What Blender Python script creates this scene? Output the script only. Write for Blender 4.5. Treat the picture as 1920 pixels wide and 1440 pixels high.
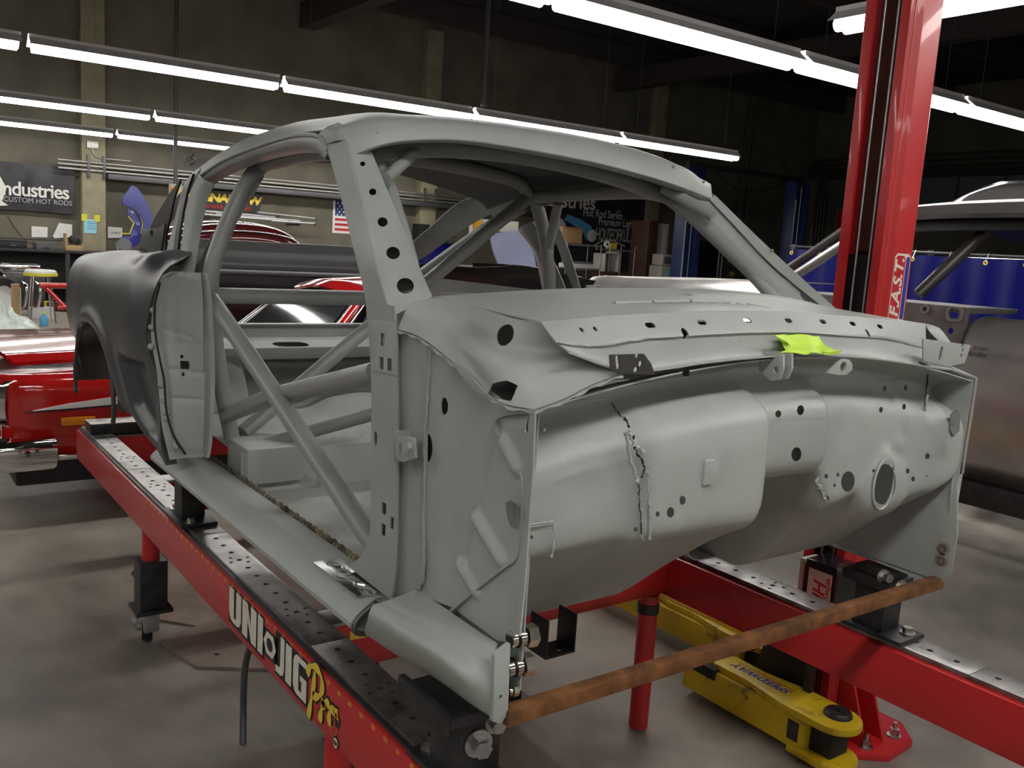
import bpy, bmesh, math, random
from mathutils import Vector, Matrix, Euler
for o in list(bpy.data.objects): bpy.data.objects.remove(o)
scene = bpy.context.scene
COL = scene.collection
random.seed(7)

# ---------------------------------------------------------------- camera
cam_data = bpy.data.cameras.new('camera'); cam_data.sensor_width = 36.0; cam_data.lens = 31.982
cam_data.clip_start = 0.05; cam_data.clip_end = 200
cam = bpy.data.objects.new('camera', cam_data); COL.objects.link(cam)
cam.matrix_world = Matrix(((0.58184291, -0.15808915, 0.7977886, 1.174),
                           (0.81101938, 0.03935326, -0.58369417, -1.610),
                           (0.06088013, 0.98664033, 0.15111078, 1.680), (0, 0, 0, 1)))
scene.camera = cam
# ---------------------------------------------------------------- world, exposure
world = bpy.data.worlds.new('world'); scene.world = world; world.use_nodes = True
world.node_tree.nodes['Background'].inputs[0].default_value = (0.75, 0.85, 1.0, 1)
world.node_tree.nodes['Background'].inputs[1].default_value = 0.02
scene.view_settings.view_transform = 'Standard'; scene.view_settings.look = 'None'
scene.view_settings.gamma = 1.0; scene.view_settings.use_curve_mapping = False
scene.view_settings.exposure = 0.52
LAMP = 13.0        # emission of every fluorescent tube in the shop

# ---------------------------------------------------------------- materials
MATS = {}
def mat(name, col, rough=0.5, metal=0.0, var=0.0, scale=8.0, bump=0.0, bscale=60.0, col2=None, patch=0.0, pscale=3.0, coat=0.0, stretch=None, emit=0.0, spec=0.5):
    m = bpy.data.materials.new(name); m.use_nodes = True
    nt = m.node_tree; N = nt.nodes; L = nt.links; b = N['Principled BSDF']
    c = (*col, 1)
    b.inputs['Base Color'].default_value = c; b.inputs['Roughness'].default_value = rough
    b.inputs['Metallic'].default_value = metal; b.inputs['Specular IOR Level'].default_value = spec
    if coat: b.inputs['Coat Weight'].default_value = coat; b.inputs['Coat Roughness'].default_value = 0.06
    if emit: b.inputs['Emission Color'].default_value = c; b.inputs['Emission Strength'].default_value = emit
    if var or bump or patch:
        tc = N.new('ShaderNodeTexCoord'); mp = N.new('ShaderNodeMapping'); L.new(tc.outputs['Object'], mp.inputs[0])
        if stretch: mp.inputs['Scale'].default_value = stretch
    if var or patch:
        n1 = N.new('ShaderNodeTexNoise'); n1.inputs['Scale'].default_value = scale; n1.inputs['Detail'].default_value = 6
        L.new(mp.outputs[0], n1.inputs['Vector'])
        mx = N.new('ShaderNodeMix'); mx.data_type = 'RGBA'
        d = tuple(max(0, x * (1 - var)) for x in col) if col2 is None or patch else col2
        mx.inputs[6].default_value = (*d, 1); mx.inputs[7].default_value = tuple(min(1, x * (1 + var)) for x in col) + (1,)
        rp = N.new('ShaderNodeMapRange'); rp.inputs[1].default_value = 0.3; rp.inputs[2].default_value = 0.7
        L.new(n1.outputs[0], rp.inputs[0]); L.new(rp.outputs[0], mx.inputs[0])
        out = mx.outputs[2]
        if patch and col2:
            n2 = N.new('ShaderNodeTexNoise'); n2.inputs['Scale'].default_value = pscale; n2.inputs['Detail'].default_value = 8; n2.inputs['Roughness'].default_value = 0.65
            L.new(mp.outputs[0], n2.inputs['Vector'])
            r2 = N.new('ShaderNodeMapRange'); r2.inputs[1].default_value = 1 - patch - 0.06; r2.inputs[2].default_value = 1 - patch + 0.06
            L.new(n2.outputs[0], r2.inputs[0])
            m2 = N.new('ShaderNodeMix'); m2.data_type = 'RGBA'; L.new(r2.outputs[0], m2.inputs[0]); L.new(out, m2.inputs[6]); m2.inputs[7].default_value = (*col2, 1)
            out = m2.outputs[2]
        L.new(out, b.inputs['Base Color'])
    if bump:
        n3 = N.new('ShaderNodeTexNoise'); n3.inputs['Scale'].default_value = bscale; n3.inputs['Detail'].default_value = 4
        L.new(mp.outputs[0], n3.inputs['Vector'])
        bp = N.new('ShaderNodeBump'); bp.inputs['Strength'].default_value = bump; bp.inputs['Distance'].default_value = 0.004
        L.new(n3.outputs[0], bp.inputs['Height']); L.new(bp.outputs[0], b.inputs['Normal'])
    MATS[name] = m
    return m
mat('primer', (0.345, 0.37, 0.352), 0.46, var=0.11, scale=4, bump=0.12, bscale=90)
mat('primer_floor', (0.40, 0.41, 0.39), 0.5, var=0.10, scale=7, bump=0.12, bscale=60, col2=(0.22, 0.22, 0.2), patch=0.36, pscale=6)
mat('cage', (0.30, 0.31, 0.305), 0.36, var=0.05, scale=10)
mat('dark_primer', (0.056, 0.060, 0.067), 0.36, var=0.08, scale=4, bump=0.05, bscale=120)
mat('black', (0.008, 0.008, 0.009), 0.5)
mat('black_gloss', (0.012, 0.012, 0.014), 0.12)
mat('gap', (0.02, 0.018, 0.016), 0.8)
mat('bare_patch', (0.16, 0.16, 0.165), 0.45, var=0.3, scale=40)
mat('scorch', (0.16, 0.11, 0.06), 0.6, var=0.5, scale=30, col2=(0.30, 0.29, 0.25))
mat('shiny_steel', (0.62, 0.62, 0.62), 0.22, 1.0, var=0.25, scale=60)
mat('rust', (0.20, 0.085, 0.03), 0.62, 0.35, var=0.45, scale=22, bump=0.3, bscale=150, col2=(0.10, 0.045, 0.025), patch=0.42, pscale=9)
mat('rusty_strip', (0.24, 0.20, 0.13), 0.55, 0.3, var=0.5, scale=45, bump=0.3, bscale=100, col2=(0.07, 0.05, 0.035), patch=0.45, pscale=25)
mat('red_paint', (0.50, 0.016, 0.020), 0.38, var=0.06, scale=6, coat=0.25, bump=0.03, bscale=200)
mat('red_gloss', (0.50, 0.012, 0.012), 0.12, var=0.03, scale=3, coat=1.0)
mat('rail_plate', (0.30, 0.295, 0.285), 0.34, 0.85, var=0.28, scale=14, bump=0.08, bscale=200, col2=(0.09, 0.085, 0.08), patch=0.40, pscale=5)
mat('dark_steel', (0.045, 0.045, 0.047), 0.42, 0.6, var=0.3, scale=25)
mat('bolt', (0.45, 0.44, 0.42), 0.3, 1.0, var=0.2, scale=60)
mat('nickel', (0.66, 0.64, 0.56), 0.18, 1.0)
mat('chrome', (0.8, 0.8, 0.8), 0.06, 1.0)
mat('yellow_paint', (0.62, 0.44, 0.012), 0.42, var=0.12, scale=9, col2=(0.10, 0.08, 0.04), patch=0.36, pscale=12, bump=0.06, bscale=90)
mat('rubber', (0.014, 0.014, 0.014), 0.7, var=0.3, scale=40)
mat('bare_metal', (0.50, 0.48, 0.47), 0.28, 0.75, var=0.18, scale=5, bump=0.05, bscale=120, col2=(0.34, 0.31, 0.29), patch=0.40, pscale=2.2)
mat('bare_mid', (0.22, 0.20, 0.19), 0.4, 0.5, var=0.25, scale=8)
mat('bare_dark', (0.10, 0.095, 0.092), 0.36, 0.6, var=0.3, scale=7)
mat('silver_gloss', (0.20, 0.185, 0.19), 0.10, 0.6, coat=1.0)
mat('blue_vinyl', (0.004, 0.006, 0.13), 0.28, var=0.1, scale=4)
mat('blue_post', (0.012, 0.03, 0.12), 0.35, var=0.15, scale=8)
mat('blue_fender', (0.020, 0.022, 0.20), 0.3, coat=0.4)
mat('blue_primer', (0.06, 0.065, 0.22), 0.45, var=0.1, scale=10)
mat('tape_green', (0.55, 0.80, 0.08), 0.6, var=0.04, scale=30)
mat('tape_yellow', (0.62, 0.58, 0.05), 0.6)
mat('paper', (0.72, 0.71, 0.68), 0.8, var=0.04, scale=20)
mat('paper_blue', (0.28, 0.60, 0.68), 0.8)
mat('cardboard', (0.42, 0.25, 0.12), 0.8, var=0.08, scale=12)
mat('white', (0.72, 0.72, 0.71), 0.5)
mat('cream', (0.52, 0.50, 0.43), 0.55, var=0.05, scale=8)
mat('letter_cream', (0.74, 0.72, 0.62), 0.5, var=0.08, scale=40)
mat('letter_yellow', (0.78, 0.58, 0.06), 0.5, var=0.05, scale=40)
mat('letter_white', (0.70, 0.68, 0.64), 0.6)
mat('letter_red', (0.50, 0.02, 0.02), 0.6)
mat('letter_blue', (0.02, 0.03, 0.30), 0.6)
mat('letter_grey', (0.42, 0.42, 0.42), 0.6)
mat('skyblue', (0.10, 0.38, 0.62), 0.5)
mat('banner_black', (0.022, 0.022, 0.026), 0.45, var=0.4, scale=6)
mat('wood', (0.42, 0.28, 0.14), 0.6, var=0.2, scale=20, stretch=(6, 6, 1))
mat('brown_wood', (0.085, 0.035, 0.022), 0.5, var=0.25, scale=10)
mat('conduit', (0.40, 0.39, 0.36), 0.4, 0.8)
mat('conduit_dark', (0.10, 0.10, 0.105), 0.45, 0.6)
mat('galvanised', (0.45, 0.45, 0.46), 0.4, 0.8)
mat('maroon', (0.075, 0.010, 0.010), 0.10, coat=1.0)
mat('grey_panel', (0.105, 0.11, 0.112), 0.42, var=0.06, scale=5)
mat('glass_dark', (0.035, 0.04, 0.042), 0.04, 0.0, coat=1.0)
mat('headlamp', (0.5, 0.52, 0.55), 0.05, 0.6, coat=1.0)
mat('amber', (0.70, 0.24, 0.01), 0.25, coat=0.6)
mat('plastic_wrap', (0.66, 0.74, 0.68), 0.25, var=0.2, scale=6, bump=0.5, bscale=14)
mat('cloth_blue', (0.27, 0.30, 0.44), 0.8, var=0.08, scale=5, bump=0.3, bscale=10)
mat('grey_box', (0.10, 0.105, 0.105), 0.5, 0.2)
mat('warn_yellow', (0.85, 0.50, 0.01), 0.5)
mat('warn_orange', (0.75, 0.18, 0.01), 0.5)
mat('flag_blue', (0.02, 0.03, 0.14), 0.7)
mat('fixture', (0.60, 0.59, 0.58), 0.5)
mat('liner', (0.10, 0.105, 0.105), 0.6)  # dark grey for the sheet that shades the roof underside
mat('floor_steel', (0.24, 0.19, 0.16), 0.5, 0.2, var=0.2, scale=10)
mat('tyre', (0.015, 0.015, 0.015), 0.75, bump=0.2, bscale=60)
mat('door_dark', (0.008, 0.008, 0.010), 0.6)
mat('hair_mesh', (0.006, 0.006, 0.006), 0.6)
mat('sticker_red', (0.50, 0.015, 0.02), 0.4)
mat('label_white', (0.70, 0.64, 0.56), 0.5)
mat('wall_block', (0.145, 0.132, 0.098), 0.85, var=0.22, scale=1.2, bump=0.2, bscale=12)
mat('column', (0.28, 0.25, 0.165), 0.8, var=0.2, scale=3, bump=0.2, bscale=14)
mat('ceiling', (0.035, 0.032, 0.034), 0.9, var=0.2, scale=2)
mat('beam', (0.05, 0.042, 0.042), 0.8)
mat('window_grey', (0.16, 0.19, 0.23), 0.5)
# concrete floor: wide soft stains on brown grey, slightly polished
def floor_mat():
    m = bpy.data.materials.new('concrete'); m.use_nodes = True; nt = m.node_tree; N = nt.nodes; L = nt.links; b = N['Principled BSDF']
    tc = N.new('ShaderNodeTexCoord')
    def noise(s, d=8):
        n = N.new('ShaderNodeTexNoise'); n.inputs['Scale'].default_value = s; n.inputs['Detail'].default_value = d; n.inputs['Roughness'].default_value = 0.6
        L.new(tc.outputs['Object'], n.inputs['Vector']); return n
    a = noise(0.55); c = noise(4.5); e = noise(60, 3)
    cr = N.new('ShaderNodeValToRGB'); cr.color_ramp.elements[0].position = 0.36; cr.color_ramp.elements[0].color = (0.165, 0.142, 0.120, 1)
    cr.color_ramp.elements[1].position = 0.58; cr.color_ramp.elements[1].color = (0.36, 0.315, 0.27, 1)
    L.new(a.outputs[0], cr.inputs[0])
    cr2 = N.new('ShaderNodeValToRGB'); cr2.color_ramp.elements[0].position = 0.30; cr2.color_ramp.elements[0].color = (0.72, 0.72, 0.72, 1); cr2.color_ramp.elements[1].position = 0.6
    L.new(c.outputs[0], cr2.inputs[0])
    mx = N.new('ShaderNodeMix'); mx.data_type = 'RGBA'; mx.blend_type = 'MULTIPLY'; mx.inputs[0].default_value = 1
    L.new(cr.outputs[0], mx.inputs[6]); L.new(cr2.outputs[0], mx.inputs[7]); L.new(mx.outputs[2], b.inputs['Base Color'])
    mr = N.new('ShaderNodeMapRange'); mr.inputs[3].default_value = 0.42; mr.inputs[4].default_value = 0.68; L.new(a.outputs[0], mr.inputs[0]); L.new(mr.outputs[0], b.inputs['Roughness'])
    bp = N.new('ShaderNodeBump'); bp.inputs['Strength'].default_value = 0.08; bp.inputs['Distance'].default_value = 0.003; L.new(e.outputs[0], bp.inputs['Height']); L.new(bp.outputs[0], b.inputs['Normal'])
    MATS['concrete'] = m
floor_mat()
tube_m = bpy.data.materials.new('lit_tube'); tube_m.use_nodes = True
tb = tube_m.node_tree.nodes['Principled BSDF']; tb.inputs['Base Color'].default_value = (0.9, 0.9, 0.9, 1)
tb.inputs['Emission Color'].default_value = (1.0, 0.975, 0.935, 1); tb.inputs['Emission Strength'].default_value = LAMP
MATS['lit_tube'] = tube_m

# ---------------------------------------------------------------- helpers
def link(name, me, m=None, parent=None, smooth=None):
    o = bpy.data.objects.new(name, me); COL.objects.link(o)
    if m: me.materials.clear(); me.materials.append(MATS[m])
    if smooth is not None:
        for p in me.polygons: p.use_smooth = True
        if smooth < 179: me.set_sharp_from_angle(angle=math.radians(smooth))
    if parent is not None:
        o.parent = parent; o.matrix_parent_inverse = parent.matrix_world.inverted()
    return o
def tag(o, label=None, cat=None, group=None, kind=None):
    if label: o['label'] = label
    if cat: o['category'] = cat
    if group: o['group'] = group
    if kind: o['kind'] = kind
    return o
def thing(name, label, cat, loc=(0, 0, 0), group=None, kind=None):
    o = bpy.data.objects.new(name, None); COL.objects.link(o); o.empty_display_size = 0.1
    o.location = loc; o.matrix_world = Matrix.Translation(Vector(loc))
    return tag(o, label, cat, group, kind)
def pymesh(name, v, f):
    me = bpy.data.meshes.new(name); me.from_pydata([tuple(p) for p in v], [], f); me.update(); return me
def evald(o, mods):
    """apply modifiers given as (type, dict) and keep the result as the object's mesh"""
    for t, kw in mods:
        md = o.modifiers.new(t, t)
        for k, val in kw.items(): setattr(md, k, val)
    dg = bpy.context.evaluated_depsgraph_get(); dg.update()
    me = bpy.data.meshes.new_from_object(o.evaluated_get(dg))
    o.modifiers.clear(); old = o.data; o.data = me
    if old.users == 0: bpy.data.meshes.remove(old)
    return o
def crv(pts, n, closed=False):
    """Catmull-Rom resample to n points, evenly by length"""
    P = [Vector(p) for p in pts]
    if len(P) == 2: return [P[0].lerp(P[1], i / (n - 1)) for i in range(n)]
    S = []
    for i in range(len(P) - 1):
        p0 = P[i - 1] if i else P[0] * 2 - P[1]
        p1, p2 = P[i], P[i + 1]
        p3 = P[i + 2] if i + 2 < len(P) else P[-1] * 2 - P[-2]
        for k in range(12):
            t = k / 12
            S.append(0.5 * ((2 * p1) + (p2 - p0) * t + (2 * p0 - 5 * p1 + 4 * p2 - p3) * t * t + (3 * p1 - p0 - 3 * p2 + p3) * t ** 3))
    S.append(P[-1]); return even(S, n)
def even(S, n):
    d = [0.0]
    for a, b in zip(S, S[1:]): d.append(d[-1] + (b - a).length)
    out = []; j = 0
    for i in range(n):
        t = d[-1] * i / (n - 1)
        while j < len(S) - 2 and d[j + 1] < t: j += 1
        w = (t - d[j]) / max(1e-9, d[j + 1] - d[j]); out.append(S[j].lerp(S[j + 1], min(1, max(0, w))))
    return out
def lin(pts, n): return even([Vector(p) for p in pts], n)
def gridfaces(nv, nu, off=0): return [(off + j * nu + i, off + j * nu + i + 1, off + (j + 1) * nu + i + 1, off + (j + 1) * nu + i) for j in range(nv - 1) for i in range(nu - 1)]
def cutter(holes):
    bm = bmesh.new()
    for h in holes:
        c, ax, ol = Vector(h[0]), Vector(h[1]).normalized(), h[2]; L = h[3] if len(h) > 3 else 0.06
        up = Vector((0, 0, 1)) if abs(ax.z) < 0.9 else Vector((1, 0, 0))
        u = up.cross(ax).normalized(); w = ax.cross(u)
        a = [bm.verts.new(c + u * x + w * y - ax * L) for x, y in ol]; b = [bm.verts.new(c + u * x + w * y + ax * L) for x, y in ol]
        bm.faces.new(a[::-1]); bm.faces.new(b); n = len(ol)
        for i in range(n): bm.faces.new((a[i], a[(i + 1) % n], b[(i + 1) % n], b[i]))
    bmesh.ops.recalc_face_normals(bm, faces=bm.faces)
    me = bpy.data.meshes.new('cut'); bm.to_mesh(me); bm.free(); o = bpy.data.objects.new('cut', me); COL.objects.link(o); return o
def ell(rx, ry, n=18, rot=0): return [(rx * math.cos(t) * math.cos(rot) - ry * math.sin(t) * math.sin(rot), rx * math.cos(t) * math.sin(rot) + ry * math.sin(t) * math.cos(rot)) for t in [2 * math.pi * i / n for i in range(n)]]
def slot(rx, ry, rot=0):
    r = min(rx, ry); c, s = math.cos(rot), math.sin(rot); P = []
    for (sx, sy, a0) in ((1, 1, 0), (-1, 1, 90), (-1, -1, 180), (1, -1, 270)):
        for k in range(4):
            t = math.radians(a0 + 30 * k); P.append((sx * (rx - r) + r * math.cos(t), sy * (ry - r) + r * math.sin(t)))
    return [(x * c - y * s, x * s + y * c) for x, y in P]
def sheet(name, rows, m, parent=None, thick=0.003, holes=None, smooth=40, off=0.0, selfx=False):
    """sheet metal from a grid of points, given thickness, with real holes"""
    nv, nu = len(rows), len(rows[0])
    o = link(name, pymesh(name, [p for r in rows for p in r], gridfaces(nv, nu)), m, parent)
    mods = []
    if thick: mods.append(('SOLIDIFY', dict(thickness=thick, offset=off)))
    ct = None
    if holes: ct = cutter(holes); mods.append(('BOOLEAN', dict(object=ct, operation='DIFFERENCE', solver='EXACT', use_self=selfx)))
    if ct:
        evald(o, mods[:-1]); base = o.data.copy(); n0 = len(base.polygons)
        for us in ((True,) if selfx else (False, True)):
            evald(o, [('BOOLEAN', dict(object=ct, operation='DIFFERENCE', solver='EXACT', use_self=us))])
            if len(o.data.polygons) > .7 * n0: break
            o.data = base.copy()
        bpy.data.objects.remove(ct)
    elif mods: evald(o, mods)
    for p in o.data.polygons: p.use_smooth = True
    o.data.set_sharp_from_angle(angle=math.radians(smooth))
    return o
def loft(curves, nu, nv, smooth_u=True, smooth_v=True):
    f = crv if smooth_u else lin; g = crv if smooth_v else lin
    C = [f(c, nu) for c in curves]
    cols = [g([c[i] for c in C], nv) for i in range(nu)]
    return [[cols[i][j] for i in range(nu)] for j in range(nv)]
def coons(top, bot, left, right, nu, nv):
    T, B, L, R = crv(top, nu), crv(bot, nu), crv(left, nv), crv(right, nv); rows = []
    for j in range(nv):
        v = j / (nv - 1); r = []
        for i in range(nu):
            u = i / (nu - 1)
            r.append(T[i] * (1 - v) + B[i] * v + L[j] * (1 - u) + R[j] * u - (T[0] * (1 - u) * (1 - v) + T[-1] * u * (1 - v) + B[0] * (1 - u) * v + B[-1] * u * v))
        rows.append(r)
    return rows
def tube(name, pts, r, m, parent=None, n=14, res=None, smooth=True, caps=True, closed=False):
    """round tube swept along a smooth path; r may be a list"""
    P = crv(pts, res or max(2, 6 * (len(pts) - 1) + 1)) if smooth and len(pts) > 2 else [Vector(p) for p in pts]
    rr = r if isinstance(r, (list, tuple)) else [r] * len(P)
    if len(rr) != len(P): rr = [rr[int(i * (len(rr) - 1) / (len(P) - 1) + .5)] for i in range(len(P))]
    v = []; f = []; t0 = (P[1] - P[0]).normalized(); a = Vector((0, 0, 1)) if abs(t0.z) < 0.9 else Vector((1, 0, 0)); u = t0.cross(a).normalized()
    for i, p in enumerate(P):
        t = (P[min(i + 1, len(P) - 1)] - P[max(i - 1, 0)]).normalized(); u = (u - t * u.dot(t)).normalized(); w = t.cross(u)
        for k in range(n): an = 2 * math.pi * k / n; v.append(p + (u * math.cos(an) + w * math.sin(an)) * rr[i])
    for i in range(len(P) - 1):
        for k in range(n): f.append((i * n + k, i * n + (k + 1) % n, (i + 1) * n + (k + 1) % n, (i + 1) * n + k))
    if caps: f.append(tuple(range(n))[::-1]); f.append(tuple((len(P) - 1) * n + k for k in range(n)))
    return link(name, pymesh(name, v, f), m, parent, 50)
def boxbm(bm, x0, x1, y0, y1, z0, z1):
    vs = [bm.verts.new((x, y, z)) for x in (x0, x1) for y in (y0, y1) for z in (z0, z1)]
    for q in ((0, 1, 3, 2), (4, 6, 7, 5), (0, 4, 5, 1), (2, 3, 7, 6), (0, 2, 6, 4), (1, 5, 7, 3)): bm.faces.new([vs[i] for i in q])
def bmlink(name, bm, m, parent=None, bevel=0, seg=2, smooth=35):
    bmesh.ops.recalc_face_normals(bm, faces=bm.faces)
    if bevel: bmesh.ops.bevel(bm, geom=bm.edges[:] , offset=bevel, segments=seg, profile=0.6, affect='EDGES', clamp_overlap=True)
    me = bpy.data.meshes.new(name); bm.to_mesh(me); bm.free(); return link(name, me, m, parent, smooth)
def box(name, b, m, parent=None, bevel=0.003, mtx=None, seg=2):
    bm = bmesh.new(); boxbm(bm, *b)
    if mtx is not None: bmesh.ops.transform(bm, matrix=mtx, verts=bm.verts)
    return bmlink(name, bm, m, parent, bevel, seg)
def boxes(name, bl, m, parent=None, bevel=0.002):
    bm = bmesh.new()
    for b in bl: boxbm(bm, *b)
    return bmlink(name, bm, m, parent, bevel)
def prism(name, outline, a, b, axis, m, parent=None, bevel=0.002, holes=None, smooth=35):
    """outline (2-D points) extruded from a to b along an axis; outline in the other two axes' order"""
    def P(p, d): return (d, p[0], p[1]) if axis == 'X' else (p[0], d, p[1]) if axis == 'Y' else (p[0], p[1], d)
    bm = bmesh.new(); A = [bm.verts.new(P(p, a)) for p in outline]; B = [bm.verts.new(P(p, b)) for p in outline]; n = len(outline)
    bm.faces.new(A); bm.faces.new(B[::-1])
    for i in range(n): bm.faces.new((A[i], B[i], B[(i + 1) % n], A[(i + 1) % n]))
    o = bmlink(name, bm, m, parent, bevel, 2, smooth)
    if holes:
        ct = cutter(holes); evald(o, [('BOOLEAN', dict(object=ct, operation='DIFFERENCE', solver='EXACT'))]); bpy.data.objects.remove(ct)
        o.data.set_sharp_from_angle(angle=math.radians(smooth))
    return o
def lathe(name, prof, origin, axis, m, parent=None, n=24, smooth=40):
    """profile (radius, along) turned about an axis through origin"""
    ax = Vector(axis).normalized(); a = Vector((0, 0, 1)) if abs(ax.z) < 0.9 else Vector((1, 0, 0)); u = a.cross(ax).normalized(); w = ax.cross(u); O = Vector(origin)
    v = []; f = []; np_ = len(prof)
    for i in range(n):
        t = 2 * math.pi * i / n; d = u * math.cos(t) + w * math.sin(t)
        for r, h in prof: v.append(O + d * r + ax * h)
    ring = prof[0][0] > 1e-6 and prof[-1][0] > 1e-6
    for i in range(n):
        if ring: f.append((i * np_ + np_ - 1, i * np_, ((i + 1) % n) * np_, ((i + 1) % n) * np_ + np_ - 1))
        for j in range(np_ - 1): f.append((i * np_ + j, i * np_ + j + 1, ((i + 1) % n) * np_ + j + 1, ((i + 1) % n) * np_ + j))
    me = pymesh(name, v, f); bm = bmesh.new(); bm.from_mesh(me); bmesh.ops.remove_doubles(bm, verts=bm.verts, dist=1e-5)
    bmesh.ops.holes_fill(bm, edges=[e for e in bm.edges if e.is_boundary], sides=0); bmesh.ops.recalc_face_normals(bm, faces=bm.faces); bm.to_mesh(me); bm.free()
    return link(name, me, m, parent, smooth)
def hexbolt(name, c, axis, r, h, m, parent=None, washer=True):
    prof_n = 6; ax = Vector(axis).normalized(); c = Vector(c); a = Vector((0, 0, 1)) if abs(ax.z) < 0.9 else Vector((1, 0, 0)); u = a.cross(ax).normalized(); w = ax.cross(u)
    bm = bmesh.new()
    def ring(R, z0, z1, n):
        A = [bm.verts.new(c + (u * math.cos(2 * math.pi * i / n) + w * math.sin(2 * math.pi * i / n)) * R + ax * z0) for i in range(n)]
        B = [bm.verts.new(c + (u * math.cos(2 * math.pi * i / n) + w * math.sin(2 * math.pi * i / n)) * R + ax * z1) for i in range(n)]
        bm.faces.new(A[::-1]); bm.faces.new(B)
        for i in range(n): bm.faces.new((A[i], A[(i + 1) % n], B[(i + 1) % n], B[i]))
    if washer: ring(r * 1.55, -0.001, h * 0.18, 16)
    ring(r, h * 0.15, h, 6)
    return bmlink(name, bm, m, parent, 0)
def mirrored(o, name=None, parent=None):
    me = o.data.copy()
    for v in me.vertices: v.co.y = -v.co.y
    me.flip_normals(); n = bpy.data.objects.new(name or o.name, me); COL.objects.link(n)
    if parent is not None: n.parent = parent; n.matrix_parent_inverse = parent.matrix_world.inverted()
    return n
def textmesh(name, s, size, mtx, m, parent=None, offset=0.0, extrude=0.0006, shear=0.0, spacing=1.0, align='CENTER', sx=1.0):
    cu = bpy.data.curves.new(name, 'FONT'); cu.body = s; cu.size = size; cu.offset = offset; cu.extrude = extrude; cu.shear = shear; cu.space_character = spacing
    cu.align_x = align; cu.align_y = 'CENTER'; cu.resolution_u = 4
    t = bpy.data.objects.new('t', cu); COL.objects.link(t); dg = bpy.context.evaluated_depsgraph_get(); dg.update()
    me = bpy.data.meshes.new_from_object(t.evaluated_get(dg)); bpy.data.objects.remove(t)
    me.transform(Matrix(mtx) @ Matrix.Diagonal((sx, 1, 1, 1))); me.name = name
    return link(name, me, m, parent)
def flat(name, outlines, mtx, m, parent=None, extrude=0.0006):
    """filled flat shape from closed 2-D outlines (inner ones are holes), placed by a matrix"""
    cu = bpy.data.curves.new(name, 'CURVE'); cu.dimensions = '2D'; cu.fill_mode = 'BOTH'; cu.extrude = extrude
    for ol in outlines:
        sp = cu.splines.new('POLY'); sp.points.add(len(ol) - 1); sp.use_cyclic_u = True
        for p, q in zip(sp.points, ol): p.co = (q[0], q[1], 0, 1)
    t = bpy.data.objects.new('t', cu); COL.objects.link(t); dg = bpy.context.evaluated_depsgraph_get(); dg.update()
    me = bpy.data.meshes.new_from_object(t.evaluated_get(dg)); bpy.data.objects.remove(t); me.transform(Matrix(mtx)); me.name = name
    return link(name, me, m, parent)
def frame(o, x, y):
    """matrix with local x, y given as world directions at origin o"""
    x = Vector(x).normalized(); y = Vector(y); y = (y - x * y.dot(x)).normalized(); z = x.cross(y)
    return Matrix(((x.x, y.x, z.x, o[0]), (x.y, y.y, z.y, o[1]), (x.z, y.z, z.z, o[2]), (0, 0, 0, 1)))
def ss(a, b, x):
    t = min(1, max(0, (x - a) / (b - a))); return t * t * (3 - 2 * t)
def capd(px, py, ax, ay, bx, by):
    dx, dy = bx - ax, by - ay; t = max(0, min(1, ((px - ax) * dx + (py - ay) * dy) / (dx * dx + dy * dy + 1e-12))); return math.hypot(px - ax - t * dx, py - ay - t * dy)
def interp(tab, x):
    if x <= tab[0][0]: return tab[0][1]
    for (a, va), (b, vb) in zip(tab, tab[1:]):
        if x <= b: return va + (vb - va) * (x - a) / (b - a)
    return tab[-1][1]
def subparts(root):  return [o for o in bpy.data.objects if o.parent == root]

# ================================================================ the building
def struct(o): o['kind'] = 'structure'; return o
struct(box('floor', (-18.8, 8.2, -9.2, 25.0, -0.2, 0.0), 'concrete', bevel=0))
wb = struct(box('wall_back', (-18.8, -18.3, -9.0, 24.8, 0.0, 7.0), 'wall_block', bevel=0))
struct(box('wall_right', (-18.3, 8.0, 24.5, 24.9, 0.0, 7.0), 'wall_block', bevel=0))
struct(box('wall_left', (-18.3, 8.0, -9.2, -8.8, 0.0, 7.0), 'wall_block', bevel=0))
struct(box('wall_front', (7.8, 8.2, -9.0, 24.8, 0.0, 7.0), 'wall_block', bevel=0))
struct(box('ceiling', (-18.8, 8.2, -9.2, 25.0, 7.0, 7.2), 'ceiling', bevel=0))
for i in range(7):                      # roof purlins and girders, dark overhead
    struct(box('trim_%d' % (i + 1), (-17.5 + i * 3.6, -17.3 + i * 3.6, -9.0, 24.8, 6.5, 6.98), 'beam', bevel=0))
struct(box('trim_8', (-18.3, 7.9, 6.4, 6.75, 6.0, 6.5), 'beam', bevel=0))
struct(box('trim_9', (-18.3, 7.9, 15.4, 15.75, 6.0, 6.5), 'beam', bevel=0))
for i, y in enumerate((2.02, 9.45, 16.9, -5.4)):      # pale columns standing proud of the back wall
    t = struct(box('trim_%d' % (10 + i), (-18.32, -18.05, y, y + 0.42, 0.0, 6.5), 'column', bevel=0.01))
for i in range(12):                      # board joints cast into the back wall
    pass
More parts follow.
